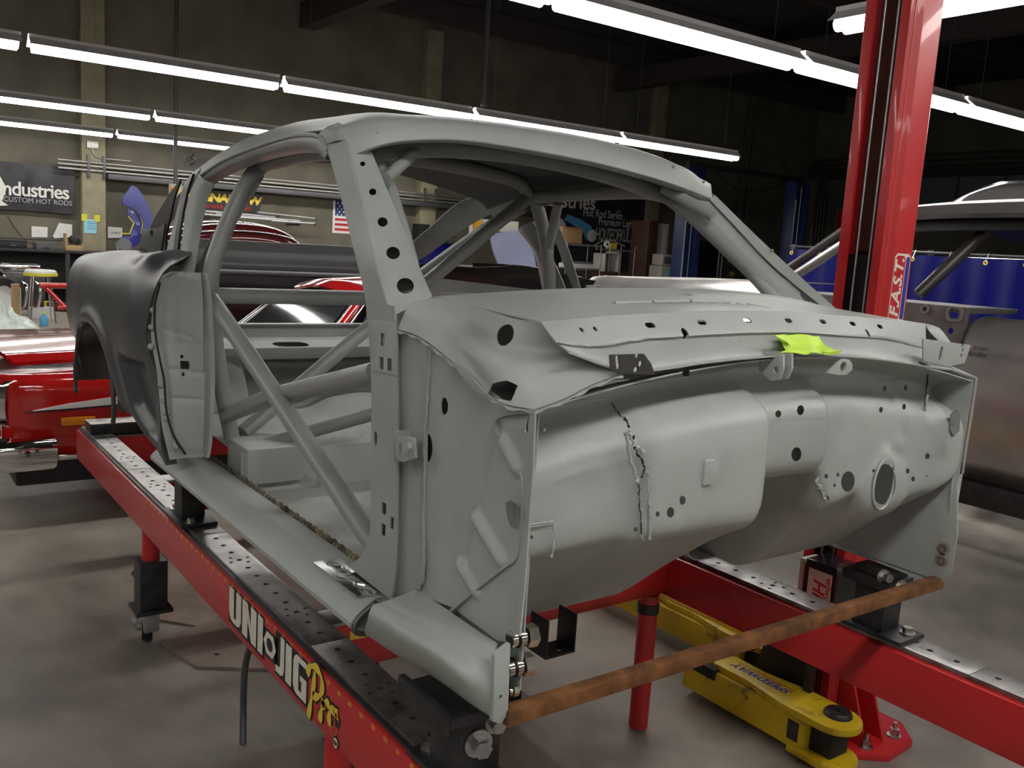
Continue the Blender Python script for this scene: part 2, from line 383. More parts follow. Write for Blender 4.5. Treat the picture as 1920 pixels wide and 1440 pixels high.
# ---- conduits along the back wall
run = thing('conduit_run', 'bundle of grey conduits and cable trough running along the back wall', 'conduit', (-18.2, 6, 2.5))
for k, (x, z, r, mm) in enumerate(((-18.01, 2.74, 0.022, 'conduit'), (-18.01, 2.67, 0.028, 'conduit'), (-18.01, 2.59, 0.028, 'conduit'))):
    tube('conduit', [(x, 1.6, z), (x, 13.2, z)], r, mm, run, 10)
box('trough', (-18.04, -17.92, 2.46, 13.5, 2.45, 2.55), 'conduit_dark', run, 0.005)
for y in (2.1, 2.38, 5.2, 7.4, 9.5, 9.8, 12.0):
    box('strap', (-18.05, -17.98, y, y + 0.05, 2.45, 2.88), 'conduit_dark', run, 0.004)
drop = thing('junction_conduit', 'thin conduit bending down from a small box on the pale column', 'conduit', (-18.05, 2.2, 2.6))
tube('pipe', [(-18.03, 2.2, 3.04), (-18.03, 2.2, 2.97), (-18.03, 2.24, 2.88), (-18.03, 2.36, 2.84), (-18.03, 2.9, 2.835)], 0.016, 'conduit', drop, 10)
box('box_cover', (-18.06, -17.98, 2.1, 2.3, 3.0, 3.14), 'conduit', drop, 0.006)

# ================================================================ fluorescent rows
ORD = ['first', 'second', 'third', 'fourth', 'fifth', 'sixth', 'seventh', 'eighth', 'ninth', 'tenth']
def strip_mesh(L=2.36, w=0.115):
    a = bmesh.new(); boxbm(a, -0.035, 0.035, -L / 2, L / 2, 0.045, 0.10)
    v = [a.verts.new(p) for p in ((-w, -L / 2, 0.0), (-w, L / 2, 0.0), (-0.035, L / 2, 0.07), (-0.035, -L / 2, 0.07))]; a.faces.new(v)
    v = [a.verts.new(p) for p in ((w, -L / 2, 0.0), (w, L / 2, 0.0), (0.035, L / 2, 0.07), (0.035, -L / 2, 0.07))]; a.faces.new(v)
    me = bpy.data.meshes.new('housing'); a.to_mesh(me); a.free(); me.materials.append(MATS['fixture'])
    tubes = []
    for x in (-0.045, 0.045):
        n = 10; vv = []; ff = []
        for y in (-L / 2 + 0.03, L / 2 - 0.03):
            for k in range(n): vv.append((x + 0.044 * math.cos(2 * math.pi * k / n), y, -0.014 + 0.044 * math.sin(2 * math.pi * k / n)))  # tubes drawn extra thick, their glow put into the shape
        for k in range(n): ff.append((k, (k + 1) % n, n + (k + 1) % n, n + k))
        ff += [tuple(range(n)), tuple(range(n, 2 * n))]
        t = pymesh('tube', vv, ff); t.materials.append(MATS['lit_tube']); tubes.append(t)
    return me, tubes
H_ME, T_ME = strip_mesh()
_b = bmesh.new(); boxbm(_b, -0.0015, 0.0015, -0.0015, 0.0015, 0.09, 3.78); HANG = bpy.data.meshes.new('hanger'); _b.to_mesh(HANG); _b.free(); HANG.materials.append(MATS['conduit_dark'])
def strip(x, y, z, label, group, rot=0.0, lit=True):
    t = thing('strip_light', label, 'strip light', (x, y, z), group)
    t.rotation_euler = (0, 0, rot)
    for me, n in ((H_ME, 'housing'), (T_ME[0], 'tube'), (T_ME[1], 'tube')):
        o = bpy.data.objects.new(n, me); COL.objects.link(o); o.parent = t
    for yy in (-0.9, 0.9):
        o = bpy.data.objects.new('hanger', HANG); COL.objects.link(o); o.parent = t; o.location = (0, yy, 0)
    return t
ZL = 3.2
rows = [(-3.55, 4.41 - 1.22 - 2.42, 6, 'in the nearest bright row across the ceiling'), (-8.45, -1.47, 5, 'in the long row just above the car roof'),
        (-13.05, -1.6, 5, 'in the upper of the two thin far rows'), (-16.75, -1.3, 5, 'in the lower of the two thin far rows')]
for x, y0, n, where in rows:
    for k in range(n):
        strip(x, y0 + 2.42 * k, ZL, 'lit strip light, %s from the left %s' % (ORD[k], where), 'strip lights ' + where)
for k in range(2):
    strip(-1.45 + 2.42 * k, 3.58, ZL, 'bluish strip light, %s of the short row beside the red post' % ORD[k], 'strip lights in the short row by the red post', rot=math.pi / 2)
for x in (1.35, 6.1):                    # the same rows go on over and behind the photographer
    for k in range(4 if x < 5 else 6):
        strip(x, -5.2 + 2.42 * k, ZL, 'fluorescent strip light of the rows over the near end of the shop', 'strip lights over the near end of the shop')
for x in (-3.55, -8.45, -13.05):
    for k in range(2):
        strip(x, -4.1 - 2.42 * k + (0.2 if x > -5 else 0), ZL, 'fluorescent strip light of the rows left of the view', 'strip lights left of the view')

# ================================================================ the car body shell on the jig
car = thing('car_body_shell', 'stripped fastback car body in grey primer with a roll cage, mounted on the red jig', 'car body', (-1.2, 0, 0.86))
PR = 'primer'
# ---- rocker panels
def sect(prof, xs): return [[Vector((x, y, z)) for y, z in prof] for x in xs]
rprof = [(-.69, .858), (-.765, .860), (-.788, .866), (-.802, .879), (-.802, .888), (-.792, .900), (-.757, .926), (-.748, .931), (-.741, .925), (-.731, .925), (-.70, .922), (-.672, .917), (-.664, .908)]
xs = [-2.0, -1.7, -1.4, -1.1, -0.8, -0.6, -0.44]
rk = sheet('rocker_panel', sect(rprof, xs), PR, car, 0.004, smooth=28)
for (px, z) in ((-1.35, .9285), (-1.0, .9285)): pass
mirrored(rk, 'rocker_panel', car)
# jagged dark end where the skin has been cut
tube('cut_edge', [(-.44, -.69, .858), (-.435, -.770, .861), (-.425, -.803, .880), (-.43, -.79, .902), (-.425, -.757, .928)], 0.006, 'bare_dark', car, 8)
# pinch weld flange with ground spot-weld marks
rng = random.Random(3); top = []; bot = []
for i in range(121):
    x = -1.86 + i * (1.19 / 120); top.append(Vector((x, -.662, .931 - (0.004 if (i // 2) % 2 else 0) + rng.uniform(-.002, .001)))); bot.append(Vector((x, -.664, .886)))
sheet('pinch_weld', [top, bot], 'rusty_strip', car, 0.003)
for k in range(19):
    x = -1.28 + k * 0.031
    tube('weld_mark', [(x - .008, -.6665, .922), (x - .010, -.668, .908), (x - .002, -.6675, .899), (x + .006, -.668, .907), (x + .007, -.6665, .921)], 0.0016, 'bolt' if k % 3 else 'cream', car, 6)
# ---- torque box in front of the door, curving in to the firewall
tb_bot = [(-0.414, -0.776, 0.868), (-0.298, -0.765, 0.868), (-0.183, -0.749, 0.868), (-0.071, -0.738, 0.864), (-0.015, -0.721, 0.856)]
tb_blg = [(-0.357, -0.806, 0.929), (-0.219, -0.806, 0.945), (-0.111, -0.796, 0.950), (-0.040, -0.768, 0.926), (-0.015, -0.726, 0.907)]
tb_crz = [(-0.358, -0.797, 0.954), (-0.247, -0.792, 0.967), (-0.159, -0.780, 0.971), (-0.085, -0.758, 0.968), (-0.015, -0.742, 0.967)]
tb_mid = [(-0.348, -0.784, 0.963), (-0.244, -0.780, 0.973), (-0.168, -0.767, 0.975), (-0.099, -0.747, 0.973), (-0.020, -0.736, 0.978)]
tb_rdg = [(-0.336, -0.768, 0.971), (-0.244, -0.765, 0.979), (-0.178, -0.752, 0.979), (-0.118, -0.732, 0.978), (-0.030, -0.728, 0.990)]
tb_inn = [(-0.343, -0.705, 0.979), (-0.265, -0.705, 0.977), (-0.186, -0.706, 0.977), (-0.110, -0.708, 0.978), (-0.035, -0.722, 0.991)]
tb_low = [(-.40, -.70, .862), (-.30, -.70, .862), (-.2, -.70, .862), (-.1, -.695, .860), (-.02, -.69, .858)]
sheet('torque_box', loft([tb_low, tb_bot, tb_blg, tb_crz, tb_mid, tb_rdg, tb_inn], 30, 44), PR, car, 0.004, smooth=45)
prism('end_flange', [(-.745, .985), (-.712, 1.0), (-.708, .868), (-.722, .853), (-.74, .862)], -.022, -.010, 'X', PR, car, 0.002, holes=[((-.016, -.727, .905), (1, 0, 0), ell(.004, .004, 10))])
box('burnt_weld', (-.70, -.47, -.775, -.705, .928, .931), 'shiny_steel', car, 0.001)
rng = random.Random(5)
for k in range(9):
    x = -.68 + k * .026; tube('weld_bead', [(x, -.752 + rng.uniform(-.01, .01), .932), (x + .02, -.742 + rng.uniform(-.012, .012), .9335), (x + .035, -.735, .932)], 0.0035, 'shiny_steel' if k % 2 else 'bare_patch', car, 6)
prism('grind_patch', [(-.60, -.80), (-.45, -.80), (-.43, -.765), (-.55, -.757)], .9, .902, 'Z', 'shiny_steel', car, 0) if False else None
# ---- hinge pillar: outer strip, stepped recess
po_l = [(-0.584, -0.722, 1.545), (-0.546, -0.722, 1.392), (-0.532, -0.722, 1.221), (-0.522, -0.722, 1.069), (-0.533, -0.722, 1.018), (-0.566, -0.722, 0.977), (-0.620, -0.722, 0.938)]
po_r = [(-0.455, -0.722, 1.543), (-0.435, -0.722, 1.409), (-0.420, -0.722, 1.246), (-0.408, -0.722, 1.080), (-0.407, -0.722, 1.011), (-0.412, -0.722, 0.963), (-0.419, -0.722, 0.932)]
sq = [(-.010, -.013), (.010, -.013), (.010, .013), (-.010, .013)]
hp_holes = [((-0.495, -0.722, 1.470), (0, 1, 0), sq, .03), ((-0.495, -0.722, 1.421), (0, 1, 0), sq, .03), ((-0.461, -0.722, 1.423), (0, 1, 0), sq, .03), ((-0.465, -0.722, 1.117), (0, 1, 0), sq, .03),
            ((-0.428, -0.722, 1.096), (0, 1, 0), [(x * .8, y) for x, y in sq], .03), ((-0.464, -0.722, 1.071), (0, 1, 0), sq, .03), ((-0.515, -0.722, 1.256), (0, 1, 0), ell(.009, .017), .03)]
sheet('hinge_pillar', loft([po_l, po_r], 24, 6, True, False), PR, car, 0.004, holes=hp_holes)
rc_l = [(-0.452, -0.722, 1.526), (-0.435, -0.722, 1.409), (-0.420, -0.722, 1.246), (-0.408, -0.722, 1.080), (-0.407, -0.722, 1.011), (-0.412, -0.722, 0.963), (-0.419, -0.722, 0.932)]
rc_m = [(-0.463, -0.706, 1.501), (-0.448, -0.706, 1.406), (-0.433, -0.706, 1.241), (-0.421, -0.706, 1.074), (-0.420, -0.706, 1.004), (-0.425, -0.706, 0.962), (-0.430, -0.706, 0.933)]
rc_n = [(-0.376, -0.706, 1.481), (-0.364, -0.706, 1.397), (-0.352, -0.706, 1.260), (-0.341, -0.706, 1.098), (-0.339, -0.706, 1.043), (-0.340, -0.706, 1.008), (-0.341, -0.706, 0.980)]
rc_r = [(-0.334, -0.716, 1.481), (-0.323, -0.716, 1.405), (-0.315, -0.716, 1.269), (-0.306, -0.716, 1.109), (-0.305, -0.716, 1.055), (-0.312, -0.716, 1.014), (-0.318, -0.716, 0.989)]
sheet('pillar_channel', loft([rc_l, rc_m, rc_n, rc_r], 24, 13, True, False), PR, car, 0.004, smooth=25)
sheet('pillar_rear_face', loft([po_l, [(p[0] + .004, p[1] + .09, p[2]) for p in po_l]], 24, 4, True, False), PR, car, 0.003)
prism('hinge_plate', [(-0.545, -0.725, 1.506)[::2], (-0.456, -0.725, 1.510)[::2], (-0.436, -0.725, 1.493)[::2], (-0.431, -0.725, 1.404)[::2], (-0.536, -0.725, 1.401)[::2]], -.7275, -.722, 'Y', PR, car, 0.001,
      holes=[((x, -.724, z), (0, 1, 0), sq, .03) for x, y, z in ((-0.495, -0.722, 1.470), (-0.495, -0.722, 1.421), (-0.461, -0.722, 1.423))] + [((-0.523, -0.722, 1.489), (0, 1, 0), ell(.0135, .0135), .0035)])
# weld seam down the pillar
rng = random.Random(11); pts = [(803, 640), (805, 690), (803, 730), (800, 780), (796, 830), (797, 890), (794, 960), (797, 1040), (793, 1095)]
def lerp_list(P, n): return [tuple(v) for v in lin(P, n)]
seam = [(-0.318, -0.719, 1.483), (-0.314, -0.719, 1.437), (-0.316, -0.719, 1.395), (-0.317, -0.719, 1.343), (-0.319, -0.719, 1.290), (-0.313, -0.719, 1.227), (-0.310, -0.719, 1.152), (-0.300, -0.719, 1.068), (-0.301, -0.719, 1.007)]
S = lin(seam, 60); tube('weld_seam', [(p.x + rng.uniform(-.002, .002), p.y, p.z) for p in S], [rng.uniform(.0012, .0042) for _ in S], PR, car, 6, smooth=False)
# hinge stop bracket with bolt
hb = (-0.355, -0.735, 1.270)
prism('stop_bracket', [(-0.385, -0.740, 1.293)[::2], (-0.313, -0.740, 1.303)[::2], (-0.304, -0.740, 1.265)[::2], (-0.352, -0.740, 1.245)[::2], (-0.381, -0.740, 1.248)[::2]], -.748, -.742, 'Y', PR, car, 0.001, holes=[((-0.363, -0.745, 1.268), (0, 1, 0), ell(.007, .015), .02)])
box('stop_bracket_web', (hb[0] - .04, hb[0] - .036, -.746, -.706, hb[2] - .035, hb[2] + .03), PR, car, 0.001)
hexbolt('bolt', (-0.321, -0.749, 1.283), (0, -1, 0), 0.011, 0.010, PR, car)
# ---- cowl side panel (kick panel) with pressed ribs
cs_top = [(-0.342, -0.712, 1.485), (-0.241, -0.712, 1.458), (-0.140, -0.712, 1.426), (-0.073, -0.712, 1.410), (0.015, -0.712, 1.414)]
cs_bot = [(-0.337, -0.705, 0.980), (-0.226, -0.705, 0.981), (-0.132, -0.705, 0.978), (-0.060, -0.705, 0.979), (-0.006, -0.705, 1.018)]
cs_l = [cs_top[0]] + [(-0.327, -0.714, 1.404), (-0.318, -0.714, 1.268), (-0.310, -0.714, 1.108)] + [cs_bot[0]]
cs_r = [cs_top[-1]] + [(0.013, -0.708, 1.315), (0.011, -0.708, 1.222), (0.009, -0.708, 1.128)] + [cs_bot[-1]]
rows_ = coons(cs_top, cs_bot, cs_l, cs_r, 70, 90)
ribs = [([(-0.080, -0.710, 1.338), (-0.038, -0.710, 1.303)], .020, .012), ([(-0.156, -0.710, 1.186), (-0.068, -0.710, 1.130)], .021, .012), ([(-0.193, -0.710, 1.078), (-0.142, -0.710, 1.044)], .020, .011), ([(-0.104, -0.710, 1.364), (-0.164, -0.710, 1.192)], .014, -.006), ([(-0.164, -0.710, 1.192), (-0.186, -0.710, 1.083)], .014, -.006), ([(-0.066, -0.710, 1.390), (-0.029, -0.710, 1.406)], .03, -.006)]
for r in rows_:
    for p in r:
        d = -.012 * ss(-.28, -.22, p.x) * ss(.04, -.06, p.x)
        for (a, b), rad, h in ribs:
            q = capd(p.x, p.z, a[0], a[2], b[0], b[2]) / rad
            if q < 1: d += h * (1 - q * q) ** 2
        p.y -= d * (1 if d < 0 else 1); p.y += .0
        bx = ((p.x + .035) * 30) % 1.0
cs_holes = [((-0.265, -0.710, 1.371), (0, 1, 0), ell(.010, .017), .06), ((-0.313, -0.714, 1.280), (0, 1, 0), ell(.017, .028), .06), ((-0.014, -0.708, 1.386), (0, 1, 0), slot(.006, .016), .05)]
sheet('cowl_side_panel', rows_, PR, car, 0.003, holes=cs_holes)
for (x, y) in ((813, 760), (805, 752), (818, 800), (816, 858), (815, 905), (810, 960), (983, 830), (978, 870), (975, 910), (972, 960), (966, 1030)):
    pass
flg = [(0.000, -0.704, 1.413), (0.000, -0.700, 1.311), (0.000, -0.701, 1.218), (0.000, -0.701, 1.124), (0.000, -0.705, 1.023)]
sheet('front_flange', loft([[(x, y - .004, z) for x, y, z in flg], [(x + .014, y - .006, z) for x, y, z in flg]], 20, 3, True, False), PR, car, 0.004)
fp = prism('bare_patch', [(-0.045, -0.700, 1.243)[::2], (-0.031, -0.700, 1.251)[::2], (-0.012, -0.700, 1.248)[::2], (-0.009, -0.700, 1.206)[::2], (-0.026, -0.700, 1.206)[::2], (-0.038, -0.700, 1.221)[::2]], -.7165, -.7155, 'Y', 'bare_patch', car, 0)
for (x, y) in ((988, 800), (977, 850), (975, 905), (972, 935), (966, 1010), (962, 1060), (957, 1120), (950, 1165)):
    pass
# ---- cowl: top panel, front fascia, dented near corner
ct_rear = [(-0.520, -0.596, 1.558), (-0.450, -0.452, 1.577), (-0.415, -0.285, 1.590), (-0.410, -0.021, 1.597), (-0.430, 0.211, 1.595), (-0.460, 0.442, 1.586), (-0.480, 0.613, 1.572), (-0.450, 0.727, 1.553), (-0.360, 0.806, 1.540)]
ct_r2 = [(-0.460, -0.595, 1.559), (-0.410, -0.473, 1.575), (-0.370, -0.322, 1.587), (-0.360, -0.071, 1.594), (-0.370, 0.144, 1.592), (-0.400, 0.368, 1.582), (-0.420, 0.557, 1.569), (-0.380, 0.652, 1.552), (-0.280, 0.720, 1.543)]
ct_mid = [(-0.280, -0.627, 1.554), (-0.240, -0.536, 1.566), (-0.220, -0.431, 1.576), (-0.210, -0.219, 1.582), (-0.210, -0.018, 1.583), (-0.220, 0.203, 1.579), (-0.230, 0.410, 1.567), (-0.230, 0.552, 1.554), (-0.180, 0.648, 1.544)]
ct_crz = [(-0.100, -0.624, 1.547), (-0.085, -0.530, 1.556), (-0.075, -0.421, 1.564), (-0.070, -0.238, 1.571), (-0.070, -0.093, 1.573), (-0.072, 0.069, 1.571), (-0.078, 0.256, 1.563), (-0.085, 0.420, 1.555), (-0.100, 0.627, 1.543)]
hole_top = [((-0.300, -0.063, 1.586), (0, 0, 1), ell(.028, .020), .08), ((-0.400, 0.651, 1.575), (0, 0, 1), ell(.022, .016), .08)]
sheet('cowl_top', loft([ct_rear, ct_r2, ct_mid, ct_crz], 60, 24), PR, car, 0.003, holes=hole_top, smooth=60)
for (xa, xb) in ((1150, 1222), (1225, 1290), (1292, 1355), (1357, 1420)): pass
LV = [[(-0.170, -0.388, 1.578), (-0.170, -0.289, 1.581)], [(-0.170, -0.283, 1.582), (-0.170, -0.180, 1.584)], [(-0.175, -0.165, 1.584), (-0.175, -0.047, 1.584)]]
for a, b in LV:
    tube('vent_louver', [Vector(a), Vector(b)], 0.0045, PR, car, 8)
for a, b in zip([(-0.165, -0.353, 1.577), (-0.165, -0.316, 1.578), (-0.165, -0.279, 1.579), (-0.165, -0.240, 1.580), (-0.165, -0.201, 1.581), (-0.165, -0.161, 1.582), (-0.165, -0.120, 1.582), (-0.165, -0.077, 1.582), (-0.165, -0.034, 1.582), (-0.165, 0.002, 1.582)], [(-0.115, -0.324, 1.571), (-0.115, -0.287, 1.572), (-0.115, -0.249, 1.573), (-0.115, -0.210, 1.574), (-0.115, -0.171, 1.575), (-0.115, -0.130, 1.575), (-0.115, -0.088, 1.576), (-0.115, -0.045, 1.576), (-0.115, -0.004, 1.575), (-0.115, 0.032, 1.575)]):
    tube('vent_slat', [a, b], 0.0022, PR, car, 6)
cf_g = [(-0.050, -0.629, 1.520), (-0.040, -0.539, 1.515), (-0.035, -0.428, 1.526), (-0.032, -0.260, 1.533), (-0.032, -0.117, 1.536), (-0.034, 0.043, 1.534), (-0.040, 0.228, 1.526), (-0.050, 0.395, 1.515), (-0.070, 0.588, 1.489)]
cf_h = [(-0.050, -0.623, 1.515), (-0.040, -0.526, 1.508), (-0.038, -0.417, 1.520), (-0.036, -0.255, 1.527), (-0.036, -0.111, 1.530), (-0.038, 0.050, 1.528), (-0.044, 0.235, 1.520), (-0.053, 0.402, 1.507), (-0.070, 0.597, 1.480)]
cf_l = [(-0.040, -0.610, 1.505), (-0.030, -0.486, 1.472), (-0.028, -0.401, 1.471), (-0.026, -0.259, 1.481), (-0.026, -0.117, 1.487), (-0.026, 0.040, 1.489), (-0.028, 0.218, 1.482), (-0.030, 0.373, 1.468), (-0.040, 0.570, 1.447)]
cf_lip = [(-0.020, -0.621, 1.504), (0.000, -0.507, 1.470), (0.004, -0.419, 1.472), (0.006, -0.294, 1.482), (0.006, -0.156, 1.488), (0.006, -0.003, 1.490), (0.006, 0.168, 1.482), (0.004, 0.318, 1.469), (0.000, 0.512, 1.447)]
sl = slot(.012, .0055); hf = []
for px_, py_ in ((1217, 610), (1312, 605), (1398, 602), (1476, 601.5), (1544, 603), (1604, 606), (1658, 611)):
    pass
FH = [(-0.055, -0.401, 1.546), (-0.055, -0.264, 1.551), (-0.055, -0.129, 1.555), (-0.055, 0.006, 1.555), (-0.055, 0.133, 1.554), (-0.055, 0.253, 1.550), (-0.055, 0.370, 1.544)]
hf = [(p, (1, 0, .3), sl, .07) for p in FH] + [((-0.040, -0.325, 1.532), (1, 0, .3), ell(.008, .011), .06), ((-0.040, 0.293, 1.530), (1, 0, .3), ell(.006, .010), .06), ((-0.070, -0.556, 1.536), (1, 0, .3), ell(.004, .005), .06), ((-0.070, -0.527, 1.537), (1, 0, .3), ell(.004, .005), .06)]
sheet('cowl_fascia', loft([ct_crz, cf_g, cf_h, cf_l, cf_lip], 90, 40), PR, car, 0.003, holes=hf, smooth=60)
sheet('cowl_inner_panel', [[Vector((-.135, y, z)) for y in (-.60, -.3, 0, .3, .60)] for z in (1.545 - .0, 1.43)], PR, car, .003)
sheet('cowl_inner_side', [[Vector((x, -.585, z)) for x in (-.42, -.28, -.135)] for z in (1.545, 1.38)], PR, car, .003)
sheet('cowl_floor', [[Vector((x, y, 1.40 - .12 * (y < -.5) * 0)) for y in (-.69, -.3, 0, .3, .69)] for x in (-.42, -.10)], PR, car, .003)
sheet('kick_light_block', [[Vector((x, -.676, z)) for x in (-.47, -.25, -.02)] for z in (1.40, 1.15, .90)], PR, car, .003)  # sheet added behind the side panel holes so they look dark
lump_t = [(-0.440, -0.693, 1.553), (-0.440, -0.639, 1.561), (-0.380, -0.619, 1.563), (-0.280, -0.627, 1.554), (-0.180, -0.629, 1.547), (-0.100, -0.624, 1.547)]
lump_b = [(-0.438, -0.722, 1.498), (-0.345, -0.722, 1.491), (-0.226, -0.722, 1.460), (-0.126, -0.722, 1.426), (-0.059, -0.722, 1.413)] + [(0.000, -0.701, 1.412)] 
lump_b2 = [(0.000, -0.701, 1.412), (0.004, -0.641, 1.429), (0.004, -0.583, 1.450), (0.002, -0.511, 1.468)]
lump_r = [(-0.100, -0.624, 1.547), (-0.085, -0.608, 1.523), (-0.060, -0.565, 1.501), (-0.030, -0.532, 1.481), (0.002, -0.511, 1.468)]
Tn = crv(lump_t, 44); Bn = lin(crv(lump_b, 30) + crv(lump_b2, 22)[1:], 44); Ln = crv([lump_t[0], (-0.425, -0.715, 1.534), lump_b[0]], 36); Rn = crv(lump_r, 36); lump = []
for j in range(36):
    v = j / 35; r = []
    for i in range(44):
        u = i / 43
        p = Tn[i] * (1 - v) + Bn[i] * v + Ln[j] * (1 - u) + Rn[j] * u - (Tn[0] * (1 - u) * (1 - v) + Tn[-1] * u * (1 - v) + Bn[0] * (1 - u) * v + Bn[-1] * u * v)
        e = math.sin(math.pi * u) * math.sin(math.pi * v)
        out = Vector((.35, -.75, .55)).normalized()
        dd = .030 * e * math.exp(-((v - .75) / .25) ** 2 - ((u - .62) / .28) ** 2) - .026 * e * math.exp(-((v - .35) / .16) ** 2) * (0.4 + u) + .012 * e * math.sin(u * 9 + v * 5) - .016 * e * math.exp(-((v - .8) / .12) ** 2 - ((u - .35) / .12) ** 2)
        r.append(p + out * dd)
    lump.append(r)
sheet('cowl_corner', lump, PR, car, 0.003, holes=[((-0.141, -0.700, 1.537), (.5, -.8, .3), ell(.019, .021), .09), ((-0.086, -0.710, 1.432), (.4, -.8, .4), [(-.03, -.018), (.03, -.02), (.032, .01), (.01, .016), (-.02, .008)], .05)], smooth=60)
# torn flange hanging below the dented corner
tf_a = [(-0.222, -0.728, 1.465), (-0.193, -0.728, 1.445), (-0.160, -0.728, 1.429), (-0.115, -0.728, 1.415), (-0.087, -0.728, 1.412)]
tf_b = [(-0.174, -0.728, 1.453), (-0.117, -0.728, 1.428), (-0.075, -0.728, 1.415), (-0.051, -0.728, 1.415), (-0.028, -0.728, 1.416)]
sheet('torn_flange', loft([tf_b, tf_a], 16, 4, False, False), PR, car, 0.0025)
fl_a = lin(crv(lump_b, 24) + crv(lump_b2, 20)[1:], 50)
sheet('cowl_lip', [[p + Vector((.004, -.004, -.002)) for p in fl_a], [p + Vector((.010, -.008, -.004 - .003 * math.sin(i * 1.7))) for i, p in enumerate(fl_a)]], PR, car, 0.002)
# brackets left on the cowl ends
nb = [(-0.010, -0.554, 1.503), (-0.010, -0.473, 1.503), (-0.010, -0.454, 1.485), (-0.010, -0.441, 1.464), (-0.010, -0.523, 1.469), (-0.010, -0.549, 1.476)]
prism('fender_bracket', [(p[1], p[2]) for p in nb], .008, .012, 'X', 'bare_dark', car, 0.0005, holes=[((0.010, -0.535, 1.489), (1, 0, 0), slot(.0045, .013, .25), .03), ((0.010, -0.490, 1.500), (1, 0, 0), ell(.005, .005, 10), .03), ((0.010, -0.480, 1.485), (1, 0, 0), ell(.005, .006, 10), .03), ((0.010, -0.490, 1.474), (1, 0, 0), ell(.006, .006, 10), .03)])
fb = [(-0.020, 0.464, 1.518), (-0.020, 0.691, 1.499), (-0.020, 0.672, 1.453), (-0.020, 0.597, 1.447), (-0.020, 0.479, 1.463)]
prism('fender_bracket', [(p[1], p[2]) for p in fb], -.012, -.008, 'X', PR, car, 0.0005, holes=[((-0.010, 0.553, 1.480), (1, 0, 0), slot(.006, .018, -.15), .03), ((-0.010, 0.649, 1.500), (1, 0, 0), ell(.005, .005, 10), .03), ((-0.010, 0.654, 1.487), (1, 0, 0), ell(.005, .005, 10), .03), ((-0.010, 0.650, 1.474), (1, 0, 0), ell(.005, .005, 10), .03)])
far_c = loft([[(-0.100, 0.627, 1.543), (-0.080, 0.622, 1.521), (-0.050, 0.698, 1.465)], [(-0.100, 0.627, 1.543), (-.09, .69, 1.525), (-.06, .72, 1.45)], [(-.36, .64, 1.55), (-.30, .71, 1.50), (-.22, .73, 1.44)]], 10, 10)
sheet('cowl_corner', far_c, PR, car, 0.003, smooth=60)
fe = [(0.000, 0.512, 1.447), (0.000, 0.600, 1.439), (0.000, 0.672, 1.425), (0.000, 0.728, 1.414)]
sheet('cowl_lip', [[Vector(p) for p in fe], [Vector((-.07, p[1], p[2] + .02)) for p in fe]], PR, car, 0.003)

# ---- firewall
def zt(y): return 1.487 - .077 * (y / .71) ** 2
def face(y): return -.014 + .032 * ss(-.47, -.42, y) - .036 * ss(-.112, -.088, y) - .028 * ss(.135, .165, y) + .012 * ss(.48, .50, y) + .03 * ss(.58, .69, y)
def zbot(y): return interp([(-.71, 1.135), (-.42, 1.143), (-.13, 1.135), (-.085, 1.16), (-.07, 1.228), (.155, 1.222), (.18, 1.17), (.215, 1.115), (.26, 1.115), (.33, 1.13), (.37, 1.085), (.42, 1.063), (.49, 1.068), (.54, 1.10), (.635, 1.11), (.71, 1.15)], y)
def ztoe(y): return .875 + .215 * ss(-.17, -.07, y) * ss(.30, .17, y)
def xtoe(y): return -.33 - .10 * ss(-.17, -.07, y) * ss(.30, .17, y)
fw = []; YS = [-.706 + 1.412 * i / 120 for i in range(121)]
def fcol(y):
    z0 = zt(y); f = face(y); zb = zbot(y); xt, zz = xtoe(y), ztoe(y)
    b = .010 * math.exp(-((y + .26) / .15) ** 2)
    P = [(-.002, z0 - .004), (-.06, z0 - .016), (-.105, z0 - .036), (-.100, z0 - .060), (f - .045, z0 - .085), (f - .008, z0 - .115), (f, z0 - .15), (f + b * .4, (z0 + zb) / 2), (f + b * .3, zb + .05), (f - .003, zb + .022), (f - .014, zb + .004), (f - .04, zb - .014), (f - .04 + (xt - f) * .45, zb - .014 + (zz - zb) * .47), (xt, zz), (xt - .10, zz - .012), (xt - .3, zz - .015)]
    return crv([(x, y, z) for x, z in P], 84)
colz = [fcol(y) for y in YS]
# steps across the bulkhead are pressed sharp: pad, plate and dents
pad = (0.010, -0.276, 1.267); bz = []
rows_ = [[colz[i][j].copy() for i in range(121)] for j in range(84)]
dents = [((0.000, -0.275, 1.386), .03, .004), ((0.000, -0.134, 1.395), .025, -.004), ((0.000, -0.336, 1.400), .02, .003), ((0.000, -0.364, 1.168), .03, .003), ((0.000, -0.563, 1.278), .09, -.006), ((0.000, 0.250, 1.319), .08, -.005), ((0.000, 0.422, 1.228), .03, .014), ((0.000, 0.475, 1.250), .02, .012), ((0.000, 0.598, 1.295), .02, .006)]
for r in rows_:
    for p in r:
        if p.x > -.2 and p.z < 1.43:
            for c, rad, h in dents:
                q = math.hypot(p.y - c[1], p.z - c[2]) / rad
                if q < 1: p.x += h * (1 - q * q) ** 2
            q = max(abs(p.y - pad[1]) / .016, abs(p.z - pad[2]) / .026)
            if q < 1: p.x += .008 * min(1, (1 - q) * 4)
            p.x += .012 * math.exp(-((p.y - .635) / .012) ** 2) * ss(1.2, 1.24, p.z) * ss(1.40, 1.36, p.z)
        if p.z < 1.3:
            q = math.hypot((p.y - .436) / 1.0, p.z - 1.152) / .085
            if q < 1 and p.x > -.14: p.x += .018 * (1 - q * q)
EYE = Vector((1.174, -1.61, 1.68))
def bore(c, rx, ry, rot=0.0, L=.16):
    d = (EYE - Vector(c)).length / 1705.7
    return (c, EYE - Vector(c), ell(rx * d, ry * d, 18, rot), L)
